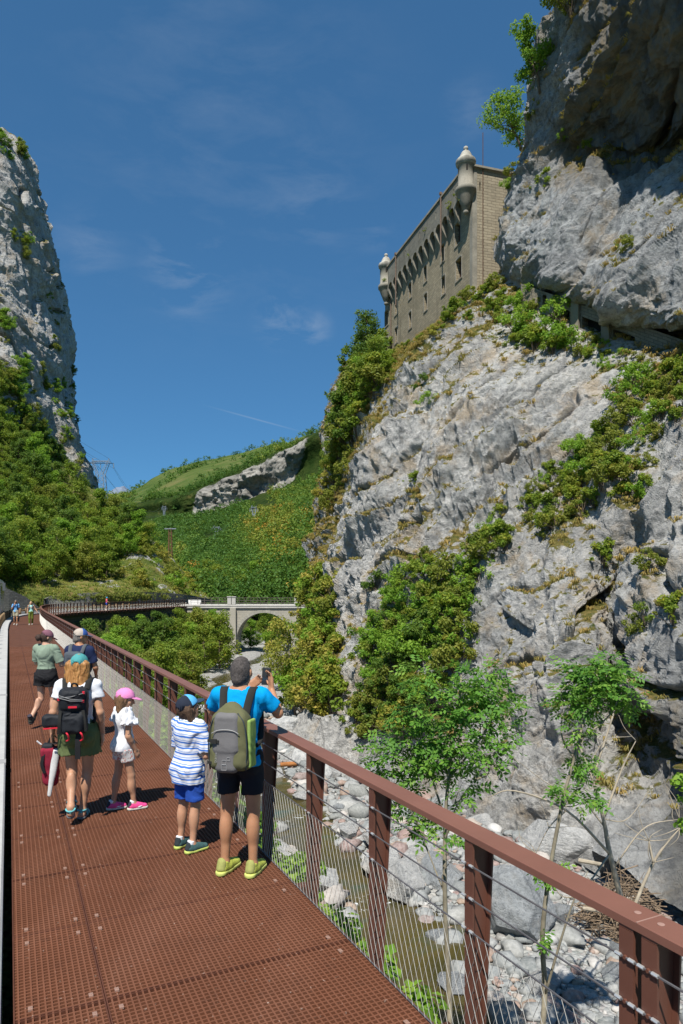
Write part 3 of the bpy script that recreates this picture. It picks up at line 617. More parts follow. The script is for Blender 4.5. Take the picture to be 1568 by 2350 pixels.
blk = [wall_grid(FR, 0, FL, ZB, ZT - .3, wins, 0.55)]
def endF(a, b, z): xy = fO + fE * a + fA * b; return np.array((xy[0], xy[1], z))
quads('facade', blk, FORT_STONE, fort)
slits = [(0.75, 39.3, .14, .8), (4.2, 39.35, .14, .9)]
quads('end_wall', [wall_grid(endF, 0, FD, ZB, ZT, slits, 0.5)], END_STONE, fort)
m = MB()
for q in ((FR(FL, 0, ZB), FR(FL, FD, ZB), FR(FL, FD, ZT), FR(FL, 0, ZT)), (FR(FL, FD, ZB), FR(0, FD, ZB), FR(0, FD, ZT), FR(FL, FD, ZT))): m.add(q, [[0, 1, 2, 3]])
m.build('rear_wall', END_STONE, fort)
m = MB(); m.prism([FR(.3, .3, ZT - .35), FR(FL - .3, .3, ZT - .35), FR(FL - .3, FD - .3, ZT - .35), FR(.3, FD - .3, ZT - .35)], (0, 0, .15)); m.build('roof', DRESSED, fort)
AXF = np.array(((fA[0], fA[1], 0), (fE[0], fE[1], 0), (0, 0, 1.0)))
# quoins
m = MB()
m.box(FR(.24, 0, (ZB + ZT - .3) / 2), (.27, .03, (ZT - .3 - ZB) / 2), AXF); m.box(FR(0, .235, (ZB + ZT - .3) / 2), (.03, .2, (ZT - .3 - ZB) / 2), AXF)
m.build('quoin', DRESSED, fort)
# projecting parapet on pointed corbels
m = MB(); Vp = []
pz0 = ZP
quadsP = wall_grid(lambda a, b, z: FR(a, b - .6, z), 1.0, FL - 1.0, pz0, ZT, [(2.6, 39.9, .16, .75), (6.6, 39.9, .16, .75), (10.6, 39.9, .16, .75), (14.6, 39.9, .16, .75)], 0.3)
top = (np.array([FR(1, -.6, ZT), FR(FL - 1, -.6, ZT), FR(FL - 1, .4, ZT), FR(1, .4, ZT)]), [[0, 1, 2, 3]], np.zeros((4, 2)))
e1 = (np.array([FR(1, -.6, pz0), FR(1, 0, pz0), FR(1, 0, ZT), FR(1, -.6, ZT)]), [[0, 1, 2, 3]], np.array([(0, 0), (.6, 0), (.6, 3), (0, 3)]))
par = quads('parapet', [quadsP, top, e1], PARAPET, fort)
nb = 13; bw = (FL - 2.0) / nb
m = MB(); mc = MB()
for k in range(nb):
    a0 = 1.0 + k * bw; c = a0 + bw / 2; r = bw / 2 - .13
    ar = [(c + r * math.cos(t), pz0 - .62 + r * math.sin(t) * 1.05) for t in np.linspace(math.pi, 0, 11)]
    for i in range(10):
        m.prism([FR(ar[i][0], -.6, ar[i][1]), FR(ar[i + 1][0], -.6, ar[i + 1][1]), FR(ar[i + 1][0], -.6, pz0), FR(ar[i][0], -.6, pz0)], tuple(fE[0] * .32 for _ in (0,)) + (fE[1] * .32, 0))
for k in range(nb + 1):
    a0 = 1.0 + k * bw; w = .14
    if 1:
        mc = MB(); pr = [(-.62, pz0), (-.62, pz0 - .68), (-.52, pz0 - .95), (-.02, pz0 - 1.75), (-.02, pz0)]
        mc.prism([FR(a0 - w, b_, z_) for b_, z_ in pr], (fA[0] * 2 * w, fA[1] * 2 * w, 0)); mc.build('corbel', DRESSED, fort)
m.build('machicolation', PARAPET, fort)
m = MB(); m.box(FR(FL / 2, -.1, ZT + .1), (FL / 2 - .9, .62, .1), AXF); m.box(FR(.0, FD / 2, ZT + .09), (.25, FD / 2, .09), AXF); m.build('coping', DRESSED, fort)
for k, (a, z, w, h) in enumerate(wins):
    g = MB(); g.box(FR(a, .5, z), (w / 2, .02, h / 2), AXF)
    wf = g.build('window', SHUTTER, fort)
    g = MB()
    for t in np.linspace(-.4, .4, 4): g.beam(FR(a + t * w, .38, z - h / 2), FR(a + t * w, .38, z + h / 2), .045, .045)
    for t in (-.3, 0, .3): g.beam(FR(a - w / 2, .36, z + t * h), FR(a + w / 2, .36, z + t * h), .05, .05)
    g.build('grille', RUST, wf)
    s_ = MB()
    for sd in (-1, 1): s_.box(FR(a + sd * (w / 2 + .05), -.015, z), (.05, .03, h / 2), AXF)
    s_.box(FR(a, -.02, z - h / 2 - .06), (w / 2 + .14, .05, .06), AXF)
    arc = [(a + (w / 2 + .10) * math.cos(t), z + h / 2 + .28 * math.sin(t)) for t in np.linspace(0, math.pi, 9)]
    inner = [(a + (w / 2 + .0) * math.cos(t), z + h / 2 - .02 + .12 * math.sin(t)) for t in np.linspace(math.pi, 0, 9)]
    for i in range(8):
        i2 = 8 - i
        s_.prism([FR(arc[i][0], -.05, arc[i][1]), FR(arc[i + 1][0], -.05, arc[i + 1][1]), FR(inner[i2 - 1][0], -.05, inner[i2 - 1][1] - .0), FR(inner[i2][0], -.05, inner[i2][1])], (fE[0] * .08, fE[1] * .08, 0))
    s_.build('window_frame', DRESSED, wf)
def pipe(a, b, z0, z1): m = MB(); m.tube([FR(a, b, z0), FR(a, b, z1)], .07, 8); m.box(FR(a, b, z1 + .1), (.12, .12, .12), AXF); m.build('drainpipe', mat('old drainpipe', (0.17, 0.12, 0.09), .8, .3), fort)
pipe(5.2, -.72, 35.2, 41.2); pipe(17.2, -.72, 35.2, 41.0); pipe(20.4, -.1, 24, 38)
m = MB(); m.tube([FR(-.08, 1.0, 21), FR(-.08, 1.0, 44.2)], .035, 6); m.build('lightning_rod', RUST, fort)
def turret(a, b):
    k = .00958; zc = ZT
    def z(zp): return CAMZ + (HORIZ - (303 + zp * .2422)) / 1568 * 61.6
    prof = [(0, 748), (12, 746), (24, 735), (26, 722), (20, 708), (22, 700), (34, 690), (52, 640), (72, 590), (86, 548), (98, 540), (100, 520), (98, 504), (92, 496), (74, 490), (73, 292), (80, 288), (94, 270), (97, 250), (94, 236), (86, 226), (62, 214),
            (60, 198), (52, 176), (38, 152), (22, 140), (12, 137), (20, 128), (23, 115), (20, 103), (10, 95), (0, 94)]
    mm = MB(); ctr = FR(a, b, 0)
    up = [(r * k, z(q)) for r, q in prof]
    lo = up[:14]; mid = up[13:17]; hi = up[16:]
    t = link('turret', None, None, fort); t.location = tuple(ctr)
    MB().lathe((0, 0, 0), lo, 28).build('turret_base', DRESSED, t, True)
    sh = MB().lathe((0, 0, 0), mid, 28).build('turret_shaft', DRESSED, t, True)
    MB().lathe((0, 0, 0), hi, 28).build('turret_dome', mat('pale dome stone', (0.34, 0.325, 0.28), .9, .45, 1.5, bump=.3, bscale=8), t, True)
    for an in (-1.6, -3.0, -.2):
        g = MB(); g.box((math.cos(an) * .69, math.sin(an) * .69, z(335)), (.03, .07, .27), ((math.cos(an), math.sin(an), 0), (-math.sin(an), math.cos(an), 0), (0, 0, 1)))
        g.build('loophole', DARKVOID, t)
turret(.35, -.5); turret(FL - .1, -.5)
# ---------------------------------------------------------------- gun casemates walled into the overhang
c0 = P(1232, 700, 51.0); c1 = P(1500, 800, 43.4); cd = (c1 - c0)[:2]; CLn = np.linalg.norm(cd); cd /= CLn; cn = np.array((-cd[1], cd[0]))
if cn[1] < 0: cn = -cn
def CF(a, b, z):
    return np.array((c0[0] + cd[0] * a + cn[0] * b, c0[1] + cd[1] * a + cn[1] * b, z + (c1[2] - c0[2]) * a / CLn))
cz = c0[2]
def cpx(px, py):
    best = min(np.linspace(0, CLn, 300), key=lambda a: abs(784 + 1568 * CF(a, 0, 0)[0] / CF(a, 0, 0)[1] - px)); p = CF(best, 0, 0)
    return best, CAMZ + (HORIZ - py) / 1568 * p[1] - (c1[2] - c0[2]) * best / CLn
holes = []
for px, py, w, h in ((1252, 690, .5, .8), (1292, 722, 1.15, .9), (1357, 748, 1.5, .85), (1432, 776, 1.6, .7)):
    a, z = cpx(px, py); holes.append((a, z, w, h))
for px, py in ((1295, 770), (1391, 812), (1482, 836)):
    a, z = cpx(px, py); holes.append((a, z, .12, .75))
cas = thing('casemate_wall', 'rough stone wall with dark gun openings built into the hollow under the grey cliff', 'wall')
CAS_STONE = masonry('casemate rubble', (0.30, 0.265, 0.20), (0.22, 0.195, 0.15), (0.13, 0.12, 0.10), .6, .22, stain=.5, bump=1.0)
quads('wall', [wall_grid(CF, -1.5, CLn + 4.5, cz - 4.2, cz + 1.2, holes, .7)], CAS_STONE, cas)
AXC = np.array(((cd[0], cd[1], (c1[2] - c0[2]) / CLn), (cn[0], cn[1], 0), (0, 0, 1.0)))
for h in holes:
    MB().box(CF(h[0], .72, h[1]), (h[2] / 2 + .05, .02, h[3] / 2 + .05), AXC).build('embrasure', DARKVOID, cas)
for h in holes[1:4]:
    MB().box(CF(h[0], -.05, h[1] - h[3] / 2 - .08), (h[2] / 2 + .15, .12, .07), AXC).build('sill', DRESSED, cas)
for a in (holes[0][0] + .6, (holes[1][0] + holes[2][0]) / 2, (holes[2][0] + holes[3][0]) / 2):
    MB().box(CF(a, .1, cz - .9), (.3, .35, 2.1), AXC).build('pier', CAS_STONE, cas)
# ---------------------------------------------------------------- walkway: grating, edge beams, kerb
S0, S1 = 0.0, SLEN - 1.0
s_near = s_of_y(3.0)
b = NB('brown grating'); v = b.co('Object'); wv_ = b.co('Object', (1.6, .25, 1), (0, 0, R(26)))
col = b.ramp(b.noise(v, .8, 6, .65), [(.3, (0.128, 0.049, 0.025)), (.7, (0.185, 0.073, 0.039))])
col = b.mix(b.mr(b.noise(wv_, 1.0, 5, .6), .48, .68, 0, .45), col, (0.21, 0.095, 0.058))
col = b.mix(b.mr(b.noise(v, 26, 3, .7), .66, .72, 0, .8), col, (0.42, 0.33, 0.27)); col = b.mix(b.mr(b.noise(v, 5, 6, .75), .56, .70, 0, .5), col, (0.075, 0.034, 0.022))
GRATE = b.done(col, .72, None, spec=.25)
GRATE_LOW = mat('brown grating floor', (0.10, 0.039, 0.021), .85, .25, 2.0)
HW = 1.0
dk = MB(); sv = np.arange(S0, S1, .5)
E = np.stack([ax_at(sv, -HW, -.03), ax_at(sv, HW, -.03)], 1); dk.add(E.reshape(-1, 3), grid_faces(len(sv), 2))
far = sv[sv > 40]; E = np.stack([ax_at(far, -HW, -.002), ax_at(far, HW, -.002)], 1); dk.add(E.reshape(-1, 3), grid_faces(len(far), 2))
path = dk.build('path', GRATE_LOW); tag(path, kind='structure')
gb = MB(); sE = 44.0; seam = -HW + .46
offs = [-HW + .017 + .034 * k for k in range(59)]
def rod(pts, w, h):
    """bar with flat top along a polyline in the deck plane"""
    pts = np.asarray(pts); T = np.gradient(pts, axis=0); n = np.stack([T[:, 1], -T[:, 0], 0 * T[:, 0]], -1); n /= np.linalg.norm(n, axis=1)[:, None]
    z = np.array((0, 0, 1.0)); A = np.stack([pts - n * w / 2 - z * h, pts - n * w / 2, pts + n * w / 2, pts + n * w / 2 - z * h], 1)
    gb.add(A.reshape(-1, 3), grid_faces(len(pts), 4))
sl_ = np.arange(2.0, sE, 1.0)
for o in offs:
    if abs(o - seam) < .02: continue
    rod(ax_at(sl_, o, 0), .010, .028)
for s_ in np.arange(2.0, sE, .034):
    near = s_ < 18
    q = ax_at(np.array([s_, s_]), 0, 0); a = ax_at(s_, -HW); b = ax_at(s_, seam - .008); c = ax_at(s_, seam + .008); d = ax_at(s_, HW)
    if (s_ % 1.0) < .02: continue
    for u, v in ((a, b), (c, d)): rod([u - (0, 0, .001), v - (0, 0, .001)], .010, .027)
gb.build('grating', GRATE, path)
ed = MB()
for o in (-HW - .006, seam - .006, seam + .006, HW + .006):
    p = ax_at(sv, o, .001); T = np.gradient(p, axis=0); n = np.stack([T[:, 1], -T[:, 0], 0 * T[:, 0]], -1); n /= np.linalg.norm(n, axis=1)[:, None]
    w = .004; A = np.stack([p - n * w - (0, 0, .05), p - n * w, p + n * w, p + n * w - (0, 0, .05)], 1); ed.add(A.reshape(-1, 3), grid_faces(len(p), 4))
for s_ in np.arange(2.0, sE, 1.0):
    for d_ in (.012, .030):
        ed.beam(ax_at(s_ + d_, -HW, -.0145), ax_at(s_ + d_, seam - .01, -.0145), .005, .03); ed.beam(ax_at(s_ + d_, seam + .01, -.0145), ax_at(s_ + d_, HW, -.0145), .005, .03)
ed.build('panel_edge', mat('panel edge', (0.10, 0.038, 0.022), .6, .2), path)
CLIP = mat('clip metal', (0.40, 0.25, 0.19), .45, .2, metal=.3)
clip0 = MB().box((0, 0, .002), (.012, .017, .002)).box((0, -.017, .0), (.012, .003, .006)).lathe((0, 0, .003), [(.006, 0), (.006, .003), (.0, .003)], 8)
cl0 = clip0.build('panel_clip', CLIP, path); first = True
for s_ in np.arange(s_near // 1, 22.0, 1.0):
    for o in (-HW + .075, seam - .07, seam + .07, HW - .12):
        for dv in (-.10, .10):
            c = cl0 if first else cl0.copy()
            if not first: COL.objects.link(c)
            first = False; p = ax_at(s_ + dv + random.uniform(-.01, .01), o, .002); t = ax_at(s_ + dv + .2, o) - ax_at(s_ + dv - .2, o)
            c.location = tuple(p); c.rotation_euler = (0, 0, math.atan2(t[1], t[0]) - R(90))
# supporting beams under the deck
ub = MB()
for o in (-.7, .93):
    p = ax_at(sv, o, -.06); T = np.gradient(p, axis=0); n = np.stack([T[:, 1], -T[:, 0], 0 * T[:, 0]], -1); n /= np.linalg.norm(n, axis=1)[:, None]
    A = np.stack([p - n * .05 - (0, 0, .25), p - n * .05, p + n * .05, p + n * .05 - (0, 0, .25), p - n * .05 - (0, 0, .25)], 1); ub.add(A.reshape(-1, 3), grid_faces(len(p), 5))
for s_ in np.arange(1, S1, 2.0): ub.beam(ax_at(s_, -1.0, -.2), ax_at(s_, 1.12, -.14), .1, .22)
ub.build('deck_beam', mat('corten beam', (0.07, 0.03, 0.018), .7, .3), path)
# concrete kerb
CONC = mat('pale concrete', (0.43, 0.43, 0.415), .9, .12, 2.2, bump=.25, bscale=30, fine=.12)
kb = MB(); kv = np.arange(0, S1, .35)
prof = [(-HW - .47, -.4), (-HW - .47, .13), (-HW - .455, .145), (-HW - .085, .145), (-HW - .07, .13), (-HW - .07, -.4)]
A = np.stack([ax_at(kv, o, z) for o, z in prof], 1); kb.add(A.reshape(-1, 3), grid_faces(len(kv), 6))
tag(kb.build('kerb', CONC), kind='structure')
dv_ = MB()
for s_ in (9.1, 15.4, 21.7, 28.0): dv_.box(ax_at(s_, -HW - .27, .06), (.205, .11, .089), None if 0 else ((0.899, 0.438, 0), (-.438, .899, 0), (0, 0, 1)))
dv_.build('kerb_joint', mat('grey joint', (0.30, 0.30, 0.295), .95, .15), bpy.data.objects['kerb'])
# road
rd = MB(); A = np.stack([ax_at(kv, o, -.02) for o in (-8.3, -6, -4, -2.6, -HW - .45)], 1); rd.add(A.reshape(-1, 3), grid_faces(len(kv), 5))
tag(rd.build('road', mat('asphalt', (0.085, 0.087, 0.09), .9, .2, 1.2, bump=.3, bscale=60)), kind='structure')
ln = MB()
for o in (-2.35, -7.9): A = np.stack([ax_at(kv, o, -.015), ax_at(kv, o + .14, -.015)], 1); ln.add(A.reshape(-1, 3), grid_faces(len(kv), 2))
ln.build('road_line', mat('road paint', (0.75, 0.75, 0.73), .8, .1), bpy.data.objects['road'])
# ---------------------------------------------------------------- brown steel guardrail
RAIL = mat('brown painted steel', (0.135, 0.055, 0.036), .5, .12, 3.0, spec=.4, bump=.05, bscale=120)
RAILTOP = mat('brown handrail paint', (0.20, 0.088, 0.062), .45, .1, 3.0, spec=.4, bump=.05, bscale=120)
STEEL = mat('stainless steel', (0.62, 0.61, 0.58), .35, .1, metal=.55)
CABLE = mat('steel cable', (0.20, 0.20, 0.21), .4, .15, metal=.6)
gr = thing('guardrail', 'brown steel guardrail with cables and wire net along the walkway', 'railing')
hv = np.arange(.5, S1, .5); RO = HW + .045
def strip(mb, sv_, o0, o1, z0, z1):
    A = np.stack([ax_at(sv_, o0, z0), ax_at(sv_, o0, z1 - .003), ax_at(sv_, o0 + .003, z1), ax_at(sv_, o1 - .003, z1), ax_at(sv_, o1, z1 - .003), ax_at(sv_, o1, z0), ax_at(sv_, o0, z0)], 1); mb.add(A.reshape(-1, 3), grid_faces(len(sv_), 7))
hm = MB(); strip(hm, hv, RO - .055, RO + .075, 1.085, 1.118); hm.build('handrail', RAILTOP, gr)
sp = s_of_y(3.37 - .45) + .5
def seg_s(y_edge): return y_edge
post_s = []
# post where the right edge meets y=3.37
f = lambda s_: ax_at(s_, RO)[1] - 3.37
lo_, hi_ = 0.0, 20.0
for _ in range(40):
    mid_ = (lo_ + hi_) / 2
    if f(mid_) < 0: lo_ = mid_
    else: hi_ = mid_
PS = lo_
post_s = [PS - 1.0 + .05, PS - 1.0 - .05, PS - 2, PS - 3] + [PS + k for k in range(0, int(S1 - PS - .3))]
post_s = sorted(s_ for s_ in post_s if s_ > .5)
def post_mesh(mb, M=None):
    """flange facing the deck plus a web that tapers downwards, x = outward, y = along the rail"""
    def tf(V):
        V = np.asarray(V, float)
        return V if M is None else V @ M[:3, :3].T + M[:3, 3]
    b = MB(); b.box((0, 0, .425), (.006, .032, .645))
    web = [(.006, 1.07), (.118, 1.07), (.112, .98), (.085, .5), (.055, -.1), (.05, -.22), (.006, -.22)]
    b.prism([(x, -.006, z) for x, z in web], (0, .012, 0))
    b.box((.06, 0, 1.078), (.066, .032, .006)); b.prism([(.118, -.030, 1.07), (.128, -.030, 1.07), (.062, -.030, -.1), (.055, -.030, -.1)], (0, .060, 0))
    for z in (.97, .81, .65): b.tube([(-.016, 0, z), (.016, 0, z)], .008, 6)
    for V in b.V: pass
    mb.add(tf(np.vstack(b.V)), np.vstack(b.F[4]))
    for k, fs in b.F.items():
        if k != 4:
            mb.F.setdefault(k, []).append(np.vstack(fs) + (mb.n - sum(len(v) for v in b.V)))
pm = MB(); post_mesh(pm); p0 = pm.build('post', RAIL, gr); used = False; stuffm = MB(); nposts = 0
def post_M(s_):
    t = ax_at(s_ + .3, RO) - ax_at(s_ - .3, RO); an = math.atan2(t[1], t[0]); p = ax_at(s_, RO - .045)
    return Matrix.Translation(p) @ Matrix.Rotation(an - R(90), 4, 'Z')
for s_ in post_s:
    M_ = post_M(s_)
    if nposts < 96:
        o = p0 if not used else p0.copy()
        if used: COL.objects.link(o)
        used = True; o.matrix_local = M_
    else: post_mesh(stuffm, np.array(M_))
    nposts += 1
if stuffm.n: tag(stuffm.build('post_row', RAIL, gr), kind='stuff')
jm = MB()
for s_, w_ in ((PS - 1.0, .0025), (PS - 1.0 + 6, .0025), (PS - 1.0 + 12, .0025)):
    t = ax_at(s_ + .1, RO) - ax_at(s_ - .1, RO); t /= np.linalg.norm(t); nn_ = np.array((t[1], -t[0], 0)); jm.box(ax_at(s_, RO + .01, 1.1183), (.065, w_, .0012), (nn_, t, (0, 0, 1)))
    for q in (-.05, .05): jm.lathe(ax_at(s_ + q, RO + .01, 1.1185), [(.013, 0), (.013, .002), (.009, .003), (0, .003)], 14)
tag(jm.build('rail_joint', mat('bare joint metal', (0.33, 0.20, 0.16), .5, .2), gr), kind='stuff')
fit = MB()
for s_ in post_s:
    if s_ > 40: break
    M_ = np.array(post_M(s_))
    for z in (.97, .81, .65):
        for dy in (-.03, .03): 
            c = M_[:3, :3] @ np.array((-.012, dy, z)) + M_[:3, 3]; t = M_[:3, 1]; fit.tube([c - t * .013, c + t * .013], .0075, 6)
tag(fit.build('cable_fitting', STEEL, gr), kind='stuff')
for z in (.97, .81, .65):
    MB().tube(ax_at(hv, RO - .057, z), .0045, 5).build('cable', CABLE, gr)
nm = MB(); z0, z1 = .01, .65; run = .65 * .45
for s_ in np.arange(1.0, S1 - .6, .062):
    for sg in (-1, 1):
        p = ax_at(np.array([s_, s_ + sg * run]), RO - .057 - .004 * sg); p[0, 2] = z0; p[1, 2] = z1; nm.tube(p, .0015, 3, False)
nm.build('wire_net', mat('net wire', (0.46, 0.445, 0.40), .45, .1, metal=.25), gr)
MB().tube(ax_at(hv, RO - .057, .012), .005, 5).build('bottom_cable', CABLE, gr)
# ---------------------------------------------------------------- log guardrail between kerb and road
WOOD = mat('weathered round timber', (0.26, 0.175, 0.095), .9, .35, 3.0, bump=.5, bscale=25)
lg = thing('log_fence', 'low fence of round timber posts and a half-log rail between the kerb and the road', 'fence')
LO = -HW - .56
lp0 = None
ls = [s_of_y(4.2) + .9 * 0 + .35 + 2.25 * k for k in range(-2, 46)]
for s_ in ls:
    if s_ < .3 or s_ > S1 - 1: continue
    p = ax_at(s_, LO, 0)
    if lp0 is None:
        lp0 = MB().lathe((0, 0, 0), [(.095, -.3), (.095, .66), (.08, .72), (.04, .75), (0, .755)], 12).build('fence_post', WOOD, lg, True); o = lp0
    else: o = lp0.copy(); COL.objects.link(o)
    o.location = tuple(p)
MB().tube(ax_at(np.arange(.5, S1 - 1, .8), LO - .12, .50), .085, 8).build('fence_rail', WOOD, lg, True)
# ---------------------------------------------------------------- stone walls
DRYSTONE = masonry('grey rubble wall', (0.24, 0.235, 0.215), (0.15, 0.15, 0.14), (0.06, 0.06, 0.05), .5, .2, stain=.7, bump=1.0)
MOSSY = masonry('dark mossy wall', (0.13, 0.125, 0.10), (0.09, 0.09, 0.07), (0.05, 0.05, 0.04), .6, .25, stain=.6)
def ribbon(name, mt, pts0, pts1, thick, parent=None, label=None, cat=None):
    p0, p1 = np.asarray(pts0, float), np.asarray(pts1, float); n = len(p0)
    d = np.gradient(p0, axis=0); nn = np.stack([-d[:, 1], d[:, 0], 0 * d[:, 0]], -1); nn /= np.linalg.norm(nn, axis=1)[:, None]; nn = nn * thick
    u = np.concatenate(([0], np.cumsum(np.linalg.norm(np.diff(p0, axis=0), axis=1))))
    A = np.stack([p0, p1, p1 + nn, p0 + nn], 1).reshape(-1, 3)
    U = np.stack([np.stack([u, p0[:, 2]], -1), np.stack([u, p1[:, 2]], -1), np.stack([u, p1[:, 2] + thick], -1), np.stack([u, p0[:, 2]], -1)], 1).reshape(-1, 2)
    o = link(name, mesh(name, A, grid_faces(n, 4), uv=U), mt, parent)
    if label: tag(o, label, cat)
    return o
wb = [P(105, 1404, 94), P(160, 1396, 97), P(225, 1390, 102), P(330, 1386, 112), P(420, 1384, 124), P(478, 1381, 137), P(500, 1380, 146)]
wt = [P(105, 1374, 94), P(130, 1366, 97), P(225, 1360, 102), P(330, 1359, 112), P(420, 1364, 124), P(478, 1374, 137), P(500, 1379, 146)]
ribbon('stone_wall', DRYSTONE, cr(np.array(wb), 40), cr(np.array(wt), 40), .5, None, 'long grey rubble wall holding back the grassy slope beside the road', 'wall')
ribbon('stone_wall', DRYSTONE, [P(-30, 1420, 84), P(20, 1412, 86), P(60, 1408, 88), P(100, 1404, 90)], [P(-30, 1330, 84), P(20, 1352, 86), P(60, 1370, 88), P(100, 1402, 90)], .5, None, 'grey rubble wing wall with a sloping top behind the parked coach', 'wall')
sq = np.arange(58, S1 + 1.0, 1.0)
ribbon('retaining_wall', MOSSY, ax_at(sq, .15, -6), ax_at(sq, .15, -.35), -.6, None, 'dark mossy wall carrying the road under the far walkway', 'wall')
# ---------------------------------------------------------------- arch bridge
BY = 118.0; bridge = thing('arch_bridge', 'pale stone road bridge with one tall round arch over the river', 'bridge')
BST = masonry('bridge ashlar', (0.40, 0.375, 0.31), (0.34, 0.32, 0.27), (0.24, 0.225, 0.19), .9, .38, stain=.25, bump=.35)
def bx(px, y=BY): return (px - 784) / 1568 * y
def bz(py, y=BY): return CAMZ + (HORIZ - py) / 1568 * y
cxm, rad = bx(606), 63 / 1568 * BY; zsp = bz(1406) - rad; ZD = bz(1391)
xs = np.unique(np.concatenate((np.linspace(-27.5, -3.0, 50), cxm + rad * np.cos(np.linspace(0, np.pi, 49)))))
def intr(x): return zsp + math.sqrt(max(0, rad ** 2 - (x - cxm) ** 2)) if abs(x - cxm) < rad - 1e-6 else None
blocks = []
zlow = -11.0
for yy_, dp in ((BY, 0), (BY + 5.5, 0)):
    V, F, U = [], [], []
    for i in range(len(xs) - 1):
        xm = (xs[i] + xs[i + 1]) / 2; ins = abs(xm - cxm) < rad
        zb = [zlow, zlow] if not ins else [intr(xs[i]) or zsp, intr(xs[i + 1]) or zsp]
        n = len(V); q = [(xs[i], yy_, zb[0]), (xs[i + 1], yy_, zb[1]), (xs[i + 1], yy_, ZD), (xs[i], yy_, ZD)]; V += q; U += [(a[0], a[2]) for a in q]; F.append([n, n + 1, n + 2, n + 3])
    blocks.append((np.array(V), np.array(F), np.array(U)))
arc = [(cxm - rad, zlow)] + [(cxm - rad * math.cos(t), zsp + rad * math.sin(t)) for t in np.linspace(0, math.pi, 33)] + [(cxm + rad, zlow)]
V, U = [], []; ul = 0
for i, (x, z) in enumerate(arc):
    if i: ul += math.hypot(x - arc[i - 1][0], z - arc[i - 1][1])
    V += [(x, BY, z), (x, BY + 5.5, z)]; U += [(ul, 0), (ul, 5.5)]
blocks.append((np.array(V), grid_faces(len(arc), 2), np.array(U)))
quads('spandrel_wall', blocks, BST, bridge)
m = MB()
for i, t in enumerate(np.linspace(0, math.pi, 34)[:-1]):
    t2 = t + math.pi / 33 * .96; r0, r1 = rad - .02, rad + .5
    m.prism([(cxm - r0 * math.cos(t), BY - .05, zsp + r0 * math.sin(t)), (cxm - r0 * math.cos(t2), BY - .05, zsp + r0 * math.sin(t2)), (cxm - r1 * math.cos(t2), BY - .05, zsp + r1 * math.sin(t2)), (cxm - r1 * math.cos(t), BY - .05, zsp + r1 * math.sin(t))], (0, .3, 0))
m.build('voussoir', mat('arch stone', (0.34, 0.325, 0.28), .9, .2, 1.5), bridge)
m = MB(); m.box((-15.2, BY + 2.75, ZD + .12), (12.6, 3.1, .14)); m.box((-15.2, BY - .12, ZD - .18), (12.6, .16, .14)); m.build('cornice', mat('cornice stone', (0.52, 0.50, 0.46), .9, .15, 2), bridge)
m = MB(); m.box((cxm - rad - .55, BY - .3, (ZD - .3 + zlow) / 2), (.5, .35, (ZD - .3 - zlow) / 2)); m.build('pilaster', BST, bridge)
for px in (527, 537, 680, 691):
    MB().box((bx(px), BY - .05, ZD + .9), (.32, .32, .66)).box((bx(px), BY - .05, ZD + 1.62), (.4, .4, .07)).build('pillar', mat('pale pillar', (0.48, 0.465, 0.43), .9, .1, 2), bridge)
m = MB()
for yb in (BY - .1, BY + 5.5):
    for z in (.35, .75, 1.2): m.beam((-26, yb, ZD + .26 + z - .05), (-3.5, yb, ZD + .26 + z - .05), .05, .05)
    for x in np.arange(-26, -3.4, 1.2): m.beam((x, yb, ZD + .26), (x, yb, ZD + 1.45), .06, .06)
m.build('parapet_rail', mat('dark iron', (0.09, 0.075, 0.065), .6, .2), bridge)
# white barrier and sign panel where the walkway meets the bridge
wt_ = mat('white paint', (0.72, 0.72, 0.70), .6, .06, 3)
br_ = thing('road_barrier', 'white barrier panels at the far end of the walkway beside the bridge', 'barrier', tuple(P(447, 1392, 119)))
MB().box((0, 0, .75), (1.1, .05, .42)).build('panel', wt_, br_); 
for x in (-1.0, 1.0): MB().box((x, 0, .35), (.05, .05, .36)).build('post', mat('dark iron', (0.09, 0.075, 0.065), .6, .2), br_)
for k, px in enumerate((428, 470)):
    pass
car = None
